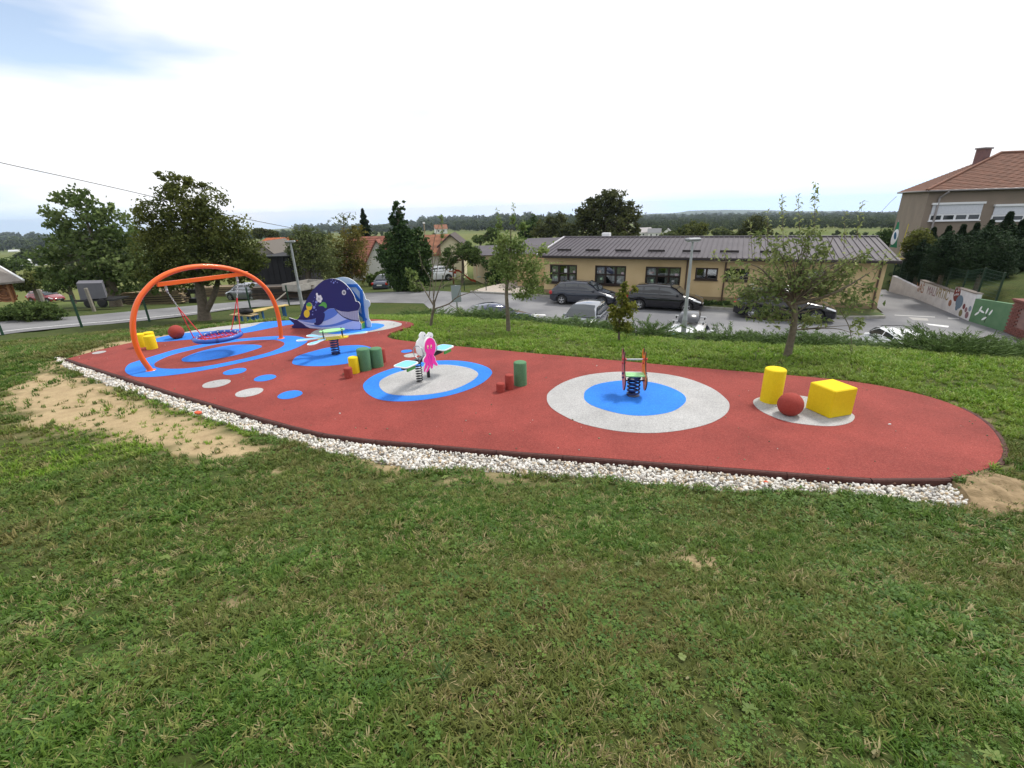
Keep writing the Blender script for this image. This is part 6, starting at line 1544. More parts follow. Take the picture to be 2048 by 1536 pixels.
# ---- covered trailer
gt = Vector(AtY(192, 606, 30.)); tr = thing('covered_trailer', 'trailer under a grey cover parked beneath the left tree', 'trailer', (gt.x, gt.y, gt.z - .05)); ot = Vector(tr.location)
q = [Vector(AtY(*p, 30.)) - ot for p in ((161, 600), (213, 596), (203, 566), (152, 567))]
b = MB(); b.prism([(v.x, v.z) for v in q], lambda u, v, d: (u - .75 * d, d, v), 0, 1.5); part('cover', b, mat('grey_tarpaulin', (.14, .138, .16), .7, c2=(.12, .118, .14), scale=2), tr)
b = MB(); b.box(((q[0] + q[1]) / 2 + Vector((.1, .6, -.1)))[:], (2.4, 1.3, .1)); b.box(((q[0] + q[1]) / 2 + Vector((-1.6, .3, -.12)))[:], (1.2, .08, .08)); part('chassis', b, blk_pl, tr)
for dx in (-.35, .5):
    b = MB(); b.lathe([(.14, -.09), (.27, -.09), (.29, 0), (.27, .09), (.14, .09)], 18, 0, (0, 0, 0), 'y'); part('wheel', b, tyre_m, tr, loc=((q[0] + q[1]) / 2 + Vector((dx, -.02, -.26))))
# ---- old concrete posts beyond the road
cpm = mat('old_post', (.20, .18, .15), .95, c2=(.27, .25, .21), scale=6)
for px, py, ht, lb in ((98, 630, 1.45, 'weathered leaning post in front of the red car'), (189, 623, 1.4, 'weathered post in front of the covered trailer'), (335, 608, 1.35, 'pale weathered post before the lumber stack left of the tree')):
    p = on_land(px, py); t = thing('old_post', lb, 'post', p); b = MB(); b.box((0, 0, ht / 2 - .1), (.16, .14, ht + .2), M=Matrix.Rotation(-.04, 4, 'Y') @ Matrix.Translation((0, 0, ht / 2 - .1)), bev=.02); part('shaft', b, cpm, t)
# ---- lumber stacks
lum = [mat('lumber_%d' % i, c, .85, c2=tuple(v * .7 for v in c), scale=5) for i, c in enumerate(((.30, .22, .13), (.40, .32, .19), (.12, .09, .065), (.06, .05, .042)))]
def stack(label, px, py, w_, d_, rows_, cols, mi, rz=0., top=1):
    p = on_land(px, py); t = thing('lumber_stack', label, 'lumber stack', p, rz)
    b = MB(); b.box((0, 0, 0), (w_, d_ / cols * .9, .05)); mes = [b.mesh('plank', lum[m]) for m in mi]
    for r_ in range(rows_):
        for c in range(cols):
            o = link('plank', mes[int(rng.integers(0, len(mes)))], t); o.location = (rng.uniform(-.12, .12), (c + .5 - cols / 2) * d_ / cols, .12 + r_ * .085); o.rotation_euler = (0, 0, rng.uniform(-.015, .015))
    for sx in (-.35, .35):
        b = MB(); b.box((sx * w_, 0, .04), (.12, d_, .1)); part('bearer', b, lum[3], t)
    return t
stack('stack of pale and dark boards left of the walnut tree', 318, 608, 4.2, 1.4, 12, 4, [0, 1, 2], .1)
stack('dark board stack under the left tree beside the orange arch', 283, 606, 3.0, 1.2, 9, 3, [2, 3], -.1)
stack('stack of old planks behind the walnut trunk', 448, 592, 4.5, 1.4, 11, 4, [0, 1, 2], .05)
stack('dark plank stack behind the silver hatchback and lamp post', 575, 596, 4.2, 1.3, 10, 3, [2, 3, 3], .08)
stack('long stack of pale boards along the black barn', 545, 578, 7.0, 1.6, 6, 4, [0, 1, 2], .05)
p = on_land(372, 606); fr = thing('black_crates', 'pile of black plastic crates and tarpaulin by the lumber', 'crate pile', p)
for i in range(9): bx('crate', fr, blk_pl, (rng.uniform(-.9, .9), rng.uniform(-.3, .5), .2 + .38 * (i // 3)), (.8, .6, .36), rng.uniform(-.3, .3), .03)
p = on_land(404, 605); la = thing('ladder_frame', 'grey wooden frame leaning against the black crates', 'frame', p)
for x in (-.5, .25): bx('stile', la, cpm, (x, .25, .75), (.08, .06, 1.7), M=Matrix.Translation((x, .2, .72)) @ Matrix.Rotation(-.2, 4, 'X'))
for z in (.15, .75, 1.35): bx('rung', la, cpm, (-.12, .3 - z * .17, z), (.75, .05, .07))
# ---- flat cart by the lamp post
p = on_land(612, 597); ct = thing('cart', 'old pale flatbed trailer behind the whale', 'trailer', p, 1.15)
plw = mat('pale_board', (.42, .40, .36), .8, c2=(.33, .31, .28), scale=4)
bx('bed', ct, plw, (0, 0, .75), (2.4, 1.5, .08))
for y in (-.75, .75): bx('side_board', ct, plw, (0, y, .98), (2.4, .04, .42))
for x in (-1.2, 1.2): bx('end_board', ct, plw, (x, 0, .98), (.04, 1.46, .42))
for x in (.5,):
    for y in (-.8, .8):
        b = MB(); b.lathe([(.16, -.09), (.30, -.09), (.33, 0), (.30, .09), (.16, .09)], 18, 0, (0, 0, 0), 'y'); part('wheel', b, tyre_m, ct, loc=(x, y, .34))
b = MB(); b.cyl((-1.6, 0, .7), (-2.9, 0, .15), .05, 6); part('drawbar', b, cpm, ct)
# ---- black barn, houses
def box_house(name, label, cat, px0, px1, pyb, pyt, Y, depth, wallm, roof_m, ridge_py, along=True, sink=1.5, hip=0.):
    a, c = Vector(AtY(px0, pyb, Y)), Vector(AtY(px1, pyb, Y)); zt = (AtY(px0, pyt, Y)[2] + AtY(px1, pyt, Y)[2]) / 2; zb_ = min(a.z, c.z) - sink; c.y = a.y
    t = thing(name, label, cat, (a.x, a.y, zb_)); w_ = c.x - a.x; h_ = zt - zb_
    b = MB(); b.add([(0, 0, 0), (w_, 0, 0), (w_, depth, 0), (0, depth, 0), (0, 0, h_), (w_, 0, h_), (w_, depth, h_), (0, depth, h_)], [(0, 1, 5, 4), (1, 2, 6, 5), (2, 3, 7, 6), (3, 0, 4, 7)])
    if roof_m:
        rz_ = AtY((px0 + px1) / 2, ridge_py, Y + (depth / 2 if along else 0))[2] - zb_; ov = .35
        if along:
            b.add([(0, 0, h_), (0, depth, h_), (0, depth / 2, rz_ - .1)], [(0, 1, 2)]); b.add([(w_, 0, h_), (w_, depth, h_), (w_, depth / 2, rz_ - .1)], [(0, 1, 2)])
            s = (rz_ - h_) / (depth / 2); q1 = [(-ov, -ov, h_ - s * ov), (w_ + ov, -ov, h_ - s * ov), (w_ + ov - hip, depth / 2, rz_), (-ov + hip, depth / 2, rz_)]; q2 = [(-ov + hip, depth / 2, rz_), (w_ + ov - hip, depth / 2, rz_), (w_ + ov, depth + ov, h_ - s * ov), (-ov, depth + ov, h_ - s * ov)]
        else:
            b.add([(0, 0, h_), (w_, 0, h_), (w_ / 2, 0, rz_ - .1)], [(0, 1, 2)]); b.add([(0, depth, h_), (w_, depth, h_), (w_ / 2, depth, rz_ - .1)], [(0, 1, 2)])
            s = (rz_ - h_) / (w_ / 2); q1 = [(-ov, -ov, h_ - s * ov), (-ov, depth + ov, h_ - s * ov), (w_ / 2, depth + ov, rz_), (w_ / 2, -ov, rz_)]; q2 = [(w_ / 2, -ov, rz_), (w_ / 2, depth + ov, rz_), (w_ + ov, depth + ov, h_ - s * ov), (w_ + ov, -ov, h_ - s * ov)]
        rb = MB()
        for q in (q1, q2): rb.add([Vector(v) for v in q] + [Vector(v) - Vector((0, 0, .14)) for v in q], [(0, 1, 2, 3), (7, 6, 5, 4), (0, 4, 5, 1), (1, 5, 6, 2), (2, 6, 7, 3), (3, 7, 4, 0)])
        ro = part('roof', rb, roof_m, t)
        tiled('tile_courses', q1 if along else [q1[0], q1[1], q1[2], q1[3]], 16, ro, roof_m)
    else:
        b.add([(0, 0, h_), (w_, 0, h_), (w_, depth, h_), (0, depth, h_)], [(0, 1, 2, 3)]); 
    part('wall', b, wallm, t); t['w'] = w_; t['h'] = h_; return t
redt = mat('red_tile', (.27, .095, .062), .85, c2=(.16, .06, .045), scale=1.6, detail=8); ort = mat('orange_tile', (.52, .15, .055), .85, c2=(.40, .12, .05), scale=2); oldt = mat('old_tile', (.30, .13, .07), .9, c2=(.19, .085, .05), scale=1.3, detail=8)
whw = mat('white_render', (.70, .69, .66), .9); crw = mat('cream_render', (.62, .56, .38), .9); blk = mat('black_barn', (.014, .014, .018), .85, c2=(.022, .022, .026), scale=1)
t = box_house('barn', 'black flat topped barn behind the silver hatchback', 'barn', 508, 600, 580, 513, 50, 7, blk, None, 0); bx('roof_edge', t, mat('barn_edge', (.05, .055, .06), .6), (t['w'] / 2, -.1, t['h'] + .05), (t['w'] + .3, .4, .1))
for i in range(1, 8): bx('batten', t, blk, (t['w'] * i / 8, -.03, t['h'] / 2), (.08, .05, t['h'] - .1))
box_house('house', 'house with bright orange tile roof behind the black barn', 'house', 516, 556, 520, 495, 62, 8, mat('brick_house', (.30, .13, .08), .9), ort, 476)
box_house('shed', 'grey gabled shed just behind the black barn', 'shed', 500, 555, 525, 508, 54, 6, mat('grey_render', (.30, .28, .24), .9), mat('grey_roof', (.13, .115, .10), .9), 483, along=False)
h3 = box_house('house', 'white house with a dark red tile roof left of the ivy covered tree', 'house', 690, 768, 572, 541, 62, 9, whw, redt, 473, hip=0)
g0 = [Vector(AtY(*p, 61.5)) - Vector(h3.location) for p in ((724, 545), (772, 478), (790, 540), (735, 552))]
hx = box_house('house', 'old house with a weathered red roof and cream gable behind the bare tree', 'house', 850, 905, 560, 506, 56, 9, mat('pale_render', (.50, .47, .40), .9), oldt, 469)
gb = box_house('house_wing', 'cream gabled house end facing the playground beside the weathered red roof', 'house', 886, 928, 560, 487, 54.5, 5, crw, mat('dark_roof', (.06, .045, .04), .8), 468, along=False)
bx('window', hx, paneg, (hx['w'] * .28, -.03, hx['h'] * .52), (1.1, .08, 1.5)); bx('window_frame', hx, hpl_white, (hx['w'] * .28, -.01, hx['h'] * .52), (1.35, .08, 1.75))
gb3 = box_house('house_wing', 'bright white gable wall under the dark red roof', 'house', 728, 800, 570, 541, 60.5, 1.2, whw, redt, 478, along=False)
bx('window', gb3, paneg, (gb3['w'] * .75, -.03, gb3['h'] * .8), (.9, .06, 1.1))
# ---- garden play frame with a red slide, garden fence posts, cable, pole
p = on_land(945, 566); pf_ = thing('garden_play_frame', 'wooden garden swing frame with a small red slide', 'play frame', p, .15)
wdm = mat('brown_timber', (.16, .075, .04), .8)
b = MB(); b.cyl((-1.9, 0, 2.3), (2.0, 0, 2.3), .07, 8); part('top_beam', b, wdm, pf_)
for x in (-1.8, 1.9):
    for y in (-.8, .8): b = MB(); b.cyl((x, 0, 2.3), (x + (.25 if x > 0 else -.1), y, -.1), .06, 8); part('leg', b, wdm, pf_)
b = MB(); sl_p = [(-1.7, 1.35), (-1.3, 1.3), (-.2, .35), (.25, .22)]; vs = []
for x, z in sl_p: vs += [(x, -1.15, z + .16), (x, -1.15, z), (x, -.7, z), (x, -.7, z + .16)]
b.add(vs, [(4 * i + j, 4 * i + 4 + j, 4 * i + 5 + j, 4 * i + 1 + j) for i in range(3) for j in range(3)]); part('slide', b, mat('slide_red', (.40, .055, .02), .4), pf_)
b = MB(); b.box((-2.0, -.9, .68), (.6, .6, .06)); b.box((-2.0, -.9, 1.34), (.62, .62, .06)); part('deck', b, wdm, pf_)
for x in (.5, 1.2): b = MB(); b.cyl((x, 0, 2.25), (x, -.1, .6), .012, 5); part('rope', b, redrope, pf_)
bx('swing_seat', pf_, mat('pale_seat', (.3, .45, .42), .6), (.85, -.1, .58), (.75, .25, .05))
gfn = thing('garden_fence', 'thin dark posts of a garden fence along the far kerb', 'fence', on_land(850, 576)); og2 = Vector(gfn.location)
for px, py in ((848, 578), (887, 577.5), (929, 580), (972.5, 582.5), (955, 560)):
    p = Vector(on_land(px, py)); b = MB(); b.cyl(p - og2 + Vector((0, 0, -.1)), p - og2 + Vector((0, 0, 1.15)), .035, 6); part('post', b, gpost, gfn)
up_b = Vector(AtY(852.5, 500, 80)); up_t = Vector(AtY(850.5, 447, 80)); t = thing('utility_pole', 'thin pale utility pole rising behind the weathered red roof', 'utility pole', (up_b.x, up_b.y, up_b.z - 5)); b = MB(); b.cyl((0, 0, 0), (0, 0, up_t.z - up_b.z + 5), .14, 8, r2=.09); part('pole', b, mat('pole_wood', (.28, .22, .15), .9), t); bx('insulator', t, hpl_white, (0, 0, up_t.z - up_b.z + 5.1), (.35, .1, .25))
def cable(name, label, pts, r=.018):
    P = [Vector(AtY(x, y, Y)) for x, y, Y in pts]; b = MB(); b.tube([Vector(v) for v in spline([tuple(p) for p in P], 8, False)], r, 5)
    me = b.mesh(name, mat('cable_black', (.02, .02, .022), .6)); o = link(name, me); tag(o, label, 'cable')
cable('power_cable', 'dark overhead cable crossing the sky at upper left behind the walnut tree', [(-200, 278, 31), (0, 325, 33), (150, 358, 35), (300, 392, 38), (460, 431, 42), (600, 459, 47), (640, 466, 49)], .022)
cable('power_cable', 'thin wire running down from the school eave at the right', [(1793, 393, 45), (1780, 405, 47), (1768, 418, 50), (1755, 430, 55)], .015)
# small things seen beyond the fence on the right
p = Vector(AtY(1905, 527, 30)); t = thing('lawn_lamp', 'small blue and white lamp head on a green stem before the conifers', 'garden lamp', (p.x, p.y, p.z - 1.7)); b = MB(); b.lathe([(.04, 1.72), (.30, 1.66), (.32, 1.62), (.05, 1.60)], 16, 0); part('cap', b, mat('lamp_blue', (.12, .16, .75), .3), t); b = MB(); b.lathe([(.2, 1.735), (.02, 1.76)], 12, 0); part('top_plate', b, hpl_white, t); b = MB(); b.cyl((0, 0, 0), (0, 0, 1.62), .05, 8); part('stem', b, gpost, t)
# ================================================================== trees and shrubs
bark = mat('bark', (.095, .075, .055), .95, c2=(.15, .125, .095), scale=9, detail=8, bump=.5, bscale=30)
bark_l = mat('pale_bark', (.17, .145, .105), .95, c2=(.11, .09, .065), scale=12, detail=8, bump=.4, bscale=40)
def unit(v): return v / np.maximum(np.linalg.norm(v, axis=1, keepdims=True), 1e-9)
def leaf_cards(C, nrm, size, ratio=.55, droop=.25, r=rng):
    """pointed leaves: two quads folded along the midrib"""
    n = len(C); a = unit(np.cross(nrm, unit(r.normal(size=(n, 3))))); b = np.cross(nrm, a)
    s = np.asarray(size).reshape(-1, 1) * r.uniform(.65, 1.3, (n, 1)); w = s * ratio * .5
    fold = nrm * w * .35
    p0 = C - a * s * .5; p3 = C + a * s * .5 - nrm * s * droop
    m1 = C + a * s * .0; l = m1 + b * w + fold; q = m1 - b * w + fold
    V = np.stack([p0, l, p3, q], 1).reshape(-1, 3); i = np.arange(n) * 4
    F = np.stack([i, i + 1, i + 2, i + 3], 1)
    return V, F
def lobe(px, py, rx, ry, Y, k=.8):
    c = np.array(AtY(px, py, Y)); wx = abs(AtY(px + rx, py, Y)[0] - AtY(px - rx, py, Y)[0]) / 2; wz = abs(AtY(px, py - ry, Y)[2] - AtY(px, py + ry, Y)[2]) / 2
    return c, np.array([wx, wx * k, wz])
def crown_points(lobes, n, cl=16, sig=.16, shell=2.4, r=rng):
    vol = np.array([np.prod(q[1]) ** .8 for q in lobes]); cnt = np.maximum(1, (n * vol / vol.sum()).astype(int)); C = []; O = []; K = []
    for (c, rad), m in zip(lobes, cnt):
        k = max(2, m // cl); d = unit(r.normal(size=(k, 3))); rr = r.random(k) ** (1 / shell); cc = c + d * rr[:, None] * rad
        j = r.integers(0, k, m); s = sig * min(rad)
        C.append(cc[j] + r.normal(size=(m, 3)) * s * np.array([1, 1, .7])); O.append(d[j]); K.append(cc)
    return np.concatenate(C), np.concatenate(O), np.concatenate(K)
def make_tree(name, label, cat, base, trunk_pts, radii, lobes, n, size, lm, bm=bark, ratio=.55, cl=16, sig=.16, shell=2.4, limbs=24, group=None, up=.5, extra=None, seed=1, shoots=(), crown='crown', limb_r=.35, droop=.25):
    r = np.random.default_rng(seed); t = thing(name, label, cat, base, group=group); o = np.array(t.location)
    C, O, K = crown_points(lobes, n, cl, sig, shell, r)
    nr = unit(r.normal(size=C.shape) + O * .5 + np.array([0, 0, up]))
    S = np.full(len(C), size)
    tint = np.clip(r.normal(.45, .2, len(C)) + (vnoise(C[:, 0] * 1.3, C[:, 2] * 1.3 + C[:, 1], size * 9, 5) - .5) * .8, 0, 1)
    if shoots:
        SC_, SN, ST = [], [], []
        for p0, p1, m in shoots:
            p0, p1 = np.array(p0), np.array(p1)
            for i in range(m):
                f = (i + .5) / m; a = i * 2.4; d = np.array([math.cos(a), math.sin(a), .35]); SC_.append(p0 + (p1 - p0) * f + d * size * .55 * (1.15 - .6 * f)); SN.append(unit(np.array([[-d[0] * .5, -d[1] * .5, 1.]]))[0]); ST.append(.55)
        C = np.r_[C, SC_]; nr = np.r_[nr, SN]; tint = np.r_[tint, ST]; S = np.r_[S, np.full(len(SC_), size * 1.0)]
    V, F = leaf_cards(C - o, nr, S, ratio, droop, r)
    if len(C): link(crown, fast_mesh(crown, V, F, lm, np.repeat(tint, 4)), t)
    b = MB(); T = [Vector(p) for p in trunk_pts]
    b.tube([Vector(p) - Vector(o) for p in spline([tuple(p) for p in T], 4, False)], np.interp(np.linspace(0, 1, 4 * (len(T) - 1) + 1), np.linspace(0, 1, len(radii)), radii), 9)
    tops = T[len(T) // 2:]
    ends = [Vector(c) for c, _ in lobes] + [Vector(K[i]) for i in r.integers(0, len(K), limbs)] if len(lobes) else []
    for e_ in ends:
        s = min(tops, key=lambda q: (q - e_).length + .6 * max(0, q.z - e_.z)); L_ = (e_ - s).length
        if L_ < .05: continue
        mid_ = s.lerp(e_, .5) + Vector((0, 0, .12 * L_)) + Vector(r.normal(size=3)) * .06 * L_
        rr = radii[-1] * limb_r * min(1.6, .5 + L_ / 3)
        b.tube([Vector(q) - Vector(o) for q in spline([tuple(s), tuple(mid_), tuple(e_)], 4, False)], list(np.linspace(rr, rr * .25, 9)), 5, cap=False)
    for q in (extra or []):
        b.tube([Vector(v) - Vector(o) for v in spline([tuple(p) for p, _ in q], 4, False)], np.interp(np.linspace(0, 1, 4 * (len(q) - 1) + 1), np.linspace(0, 1, len(q)), [w for _, w in q]), 6)
    for p0, p1, m in shoots: b.tube([Vector(p0) - Vector(o), Vector(p1) - Vector(o)], [size * .06, size * .025], 4, cap=False)
    part('trunk', b, bm, t, fix=False)
    return t
LB = lambda Y, *q: [lobe(*v, Y) for v in q]
f_left = foliage('leaf_catalpa', (.085, .135, .038), (.185, .235, .085), .35)
f_wal = foliage('leaf_walnut', (0.057, 0.078, 0.023), (0.172, 0.188, 0.048), .3)
f_wil = foliage('leaf_willow', (0.090, 0.120, 0.041), (0.187, 0.217, 0.083), .3)
f_yel = foliage('leaf_yellowing', (0.131, 0.124, 0.030), (0.262, 0.228, 0.055), .35)
f_ivy = foliage('leaf_ivy', (0.030, 0.061, 0.021), (0.081, 0.135, 0.040), .2)
f_apple = foliage('leaf_apple', (0.106, 0.172, 0.046), (0.298, 0.373, 0.124), .35)
f_apple2 = foliage('leaf_apple_dark', (0.108, 0.156, 0.053), (0.325, 0.361, 0.138), .35)
f_young = foliage('leaf_young', (0.094, 0.144, 0.027), (0.312, 0.300, 0.062), .4)
f_oak = foliage('leaf_oak', (0.054, 0.066, 0.025), (0.125, 0.138, 0.049), .25)
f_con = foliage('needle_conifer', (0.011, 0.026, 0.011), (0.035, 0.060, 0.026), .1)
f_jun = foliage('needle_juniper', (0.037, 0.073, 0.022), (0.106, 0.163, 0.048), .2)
f_bush = foliage('leaf_bush', (0.055, 0.094, 0.028), (0.133, 0.187, 0.055), .3)
# 1 big leafy tree at the far left
Yl = 31.
bs = on_land(233, 613)
Yl = bs[1]
tp = [bs] + [AtY(x, y, Yl) for x, y in ((226, 585), (216, 550), (203, 515), (188, 478), (172, 440))]
make_tree('leafy_tree', 'tall light green tree with big leaves at the far left', 'tree', bs, tp, [.42, .34, .26, .2, .13, .06], LB(Yl, (150,398,40,28),(108,438,30,30),(190,430,42,36),(232,462,40,40),(140,470,46,30),(196,500,62,36),(105,510,46,26),(250,530,60,36),(160,545,62,26),(300,562,40,24),(95,546,34,16),(150,562,30,12),(215,565,50,24),(222,410,12,10),(100,400,10,10)), 6200, .27, f_left, bark_l, .8, 10, .2, 2.0, 40, seed=3, up=.2, droop=.5)
# 2 walnut
bs = on_land(410, 641, -1.4); Yw = bs[1]
tp = [bs] + [AtY(x, y, Yw) for x, y in ((406, 612), (401, 582), (397, 555), (395, 520), (380, 470), (360, 420))]
ex = [[(Vector(AtY(412, 622, Yw)), .17), (Vector(AtY(425, 598, Yw)), .13), (Vector(AtY(433, 575, Yw)), .12), (Vector(AtY(438, 545, Yw)), .08)]]
make_tree('walnut_tree', 'large dark dense tree with a forked trunk behind the orange arch', 'tree', bs, tp, [.34, .24, .22, .18, .15, .1, .04], LB(Yw, (340,372,36,30),(395,410,56,44),(342,430,60,48),(435,460,60,44),(322,500,56,50),(400,500,86,50),(482,512,52,40),(300,465,30,40),(345,555,70,26),(512,530,30,28),(440,545,70,26),(328,350,16,14),(378,372,28,22),(468,452,18,14),(490,555,36,18),(300,545,30,26)), 24000, .16, f_wal, bark, .5, 26, .16, 2.6, 60, extra=ex, seed=4)
# 3-5 shrubs and trees between the road and the houses
bs = on_land(618, 562); Y3 = 50.
make_tree('willow_bush', 'greyish green bushy tree beside the pale lamp post', 'tree', AtY(618, 568, Y3), [AtY(618, 572, Y3), AtY(616, 545, Y3), AtY(620, 515, Y3)], [.35, .25, .15], LB(Y3, (625,505,42,42),(598,515,26,40),(652,525,32,40),(608,475,28,22),(640,475,24,20),(585,500,14,26)), 7500, .26, f_wil, bark, .4, 20, .2, 2.2, 30, seed=5, shoots=[(AtY(600,480,Y3), AtY(592,447,Y3), 16), (AtY(612,478,Y3), AtY(611,447,Y3), 16), (AtY(640,470,Y3), AtY(633,455,Y3), 10), (AtY(588,480,Y3), AtY(586,452,Y3), 10)])
Y4 = 53.
make_tree('yellowing_bush', 'yellowish bushy tree just right of the greyish green one', 'tree', AtY(700, 568, Y4), [AtY(700, 572, Y4), AtY(702, 545, Y4), AtY(700, 510, Y4)], [.3, .2, .12], LB(Y4, (700,505,34,48),(682,540,36,28),(712,468,20,22),(668,500,16,34),(725,540,16,30)), 7500, .25, f_yel, bark, .4, 20, .2, 2.2, 30, seed=6)
make_tree('thin_sapling', 'thin nearly bare treetop with scattered leaves above the yellowish tree', 'tree', AtY(690, 470, 55), [AtY(690, 500, 55), AtY(688, 460, 55), AtY(687, 428, 55)], [.08, .05, .02], LB(55, (688,435,14,18),(668,440,14,10),(705,432,12,12)), 130, .28, f_wil, bark, .5, 4, .2, 1.6, 10, seed=7, limb_r=.5)
def conifer(name, label, base, h, w, n, lm, seed, group=None, size=.3, top=0.02, pw=.85):
    r = np.random.default_rng(seed); t = thing(name, label, 'tree', base, group=group); u = r.random(n) ** 1.35; z = h * (.04 + .96 * u); tier = .78 + .22 * np.cos(z / h * 6.283 * max(5, h * 1.1)); ang = r.uniform(0, 6.283, n)
    rad = w * ((1 - u) ** pw + top) * tier * (1 + .15 * np.sin(3 * ang + seed)) * r.random(n) ** .33
    C = np.stack([rad * np.cos(ang), rad * np.sin(ang), z - rad * .18], 1); d = np.stack([np.cos(ang), np.sin(ang), np.full(n, -.15)], 1)
    nr = unit(np.array([0, 0, 1.]) + r.normal(size=(n, 3)) * .45 + d * .35); V, F = leaf_cards(C, nr, np.full(n, size), .4, .2, r)
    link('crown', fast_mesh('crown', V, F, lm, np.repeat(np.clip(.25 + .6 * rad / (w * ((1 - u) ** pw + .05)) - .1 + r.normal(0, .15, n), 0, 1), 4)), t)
    b = MB(); b.tube([(0, 0, -.4), (0, 0, h * .93)], [max(.06, h * .016), .015], 7); part('trunk', b, bark, t, fix=False); return t
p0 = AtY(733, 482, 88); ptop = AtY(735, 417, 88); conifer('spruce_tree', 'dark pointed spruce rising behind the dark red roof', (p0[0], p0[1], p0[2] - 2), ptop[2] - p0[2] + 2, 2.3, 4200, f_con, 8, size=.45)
# 6 ivy tree
Y6 = 44.; bs = on_land(800, 582)
Y6 = bs[1]
make_tree('ivy_tree', 'tall dark ivy covered tree with a narrow top beside the saloon', 'tree', bs, [bs] + [AtY(x, y, Y6) for x, y in ((800, 550), (800, 500), (798, 450), (797, 415))], [.4, .3, .25, .18, .08], LB(Y6, (796,424,16,22),(808,413,6,12),(797,450,20,24),(798,478,26,28),(800,512,42,36),(800,548,30,36),(828,490,28,38),(836,535,28,44),(820,562,36,26),(772,512,16,26),(850,500,14,24)), 17000, .22, f_ivy, bark, .7, 18, .16, 2.6, 30, seed=9)
make_tree('pale_shrub', 'pale green shrub at the foot of the ivy covered tree', 'shrub', AtY(832, 582, Y6 - 2), [AtY(832, 584, Y6 - 2), AtY(830, 560, Y6 - 2)], [.06, .03], LB(Y6 - 2, (826,562,12,22),(840,572,10,12),(818,545,8,12)), 700, .2, f_apple, bark, .55, 10, .25, 2, 8, seed=10)
Y7 = 46.
make_tree('round_tree', 'low round canopy tree over the garden play frame', 'tree', AtY(925, 560, Y7), [AtY(925, 566, Y7), AtY(926, 540, Y7), AtY(925, 515, Y7)], [.18, .14, .1], LB(Y7, (925,505,36,18),(898,520,20,20),(952,515,20,20),(930,492,18,10)), 4200, .2, f_bush, bark, .55, 16, .16, 2.4, 24, seed=11)
make_tree('dark_shrub', 'dark shrub left of the leafy apple tree trunk', 'shrub', AtY(988, 566, 44), [AtY(988, 572, 44), AtY(988, 540, 44)], [.1, .05], LB(44, (985,545,16,26),(1000,520,14,26),(992,560,14,16),(970,522,8,12)), 3000, .19, f_ivy, bark, .6, 14, .18, 2.4, 12, seed=12)
# apple trees on the lawn
bs = G(1017, 666, -.25); Y9 = bs[1]
make_tree('apple_tree', 'leafy apple tree with pale trunk in front of the tan building left end', 'tree', bs, [bs] + [AtY(x, y, Y9) for x, y in ((1016, 640), (1014, 610), (1013, 580), (1017, 545), (1020, 500), (1022, 460))], [.075, .06, .055, .05, .04, .025, .012], LB(Y9, (1018,540,26,38),(1006,490,18,38),(1034,500,22,34),(1062,535,24,36),(1060,575,24,20),(990,525,12,26),(998,455,8,26),(1027,440,7,20),(1084,500,14,16),(1040,592,20,10),(1094,555,10,14),(1045,455,10,14),(985,560,8,16)), 4600, .092, f_apple, bark_l, .5, 6, .3, 1.6, 80, seed=13, up=.3, droop=.4, limb_r=.3, shoots=[(AtY(1003,460,Y9), AtY(993,415,Y9), 16), (AtY(1025,445,Y9), AtY(1027,405,Y9), 18), (AtY(1075,510,Y9), AtY(1110,480,Y9), 12), (AtY(1085,530,Y9), AtY(1122,525,Y9), 14), (AtY(1050,470,Y9), AtY(1048,440,Y9), 10)])
bs = G(861, 656, -.25); Ya = bs[1]
E_ = lambda q: [(Vector(AtY(x, y, Ya + dy)), w) for x, y, dy, w in q]
make_tree('apple_tree', 'nearly bare young apple tree on the lawn beside the whale', 'tree', bs, [bs] + [AtY(x, y, Ya) for x, y in ((863, 640), (868, 612), (867, 600))], [.055, .045, .04, .035], LB(Ya, (883,437,5,10),(884,470,6,14)), 60, .085, f_apple, bark_l, .5, 5, .4, 1.5, 0, seed=14,
  extra=[E_(q) for q in (((868,612,0,.03),(858,595,.1,.022),(848,578,.2,.016),(838,560,.3,.006)), ((858,595,.1,.018),(862,560,.1,.014),(870,520,.0,.010),(884,475,0,.006),(883,432,0,.004)), ((868,608,0,.028),(878,578,-.1,.02),(890,545,-.2,.012),(905,505,-.2,.008),(930,485,-.2,.004)), ((868,618,0,.028),(897,608,-.2,.022),(915,594,-.3,.018),(945,583,-.3,.010),(962,572,-.3,.004)), ((915,594,-.3,.012),(922,575,-.2,.009),(935,545,-.2,.005)), ((878,578,-.1,.012),(897,565,.2,.009),(925,550,.3,.004)), ((848,578,.2,.010),(835,570,.2,.006),(822,560,.3,.003)), ((862,560,.1,.009),(845,530,.2,.005),(838,500,.3,.003)), ((945,583,-.3,.006),(955,592,-.3,.004),(968,600,-.3,.003)), ((897,608,-.2,.010),(918,622,-.4,.006),(926,632,-.5,.003)))],
  shoots=[(AtY(884,470,Ya), AtY(883,428,Ya), 16), (AtY(900,515,Ya), AtY(930,483,Ya), 9), (AtY(845,540,Ya+.3), AtY(836,498,Ya+.3), 8), (AtY(918,615,Ya-.4), AtY(926,634,Ya-.5), 9), (AtY(835,575,Ya+.2), AtY(822,560,Ya+.3), 6), (AtY(928,560,Ya-.2), AtY(936,540,Ya-.2), 7), (AtY(950,583,Ya-.3), AtY(963,570,Ya-.3), 6), (AtY(866,540,Ya), AtY(872,505,Ya), 7), (AtY(905,560,Ya+.2), AtY(926,548,Ya+.3), 6)])
bs = G(1238, 684, -.22); Yb = bs[1]
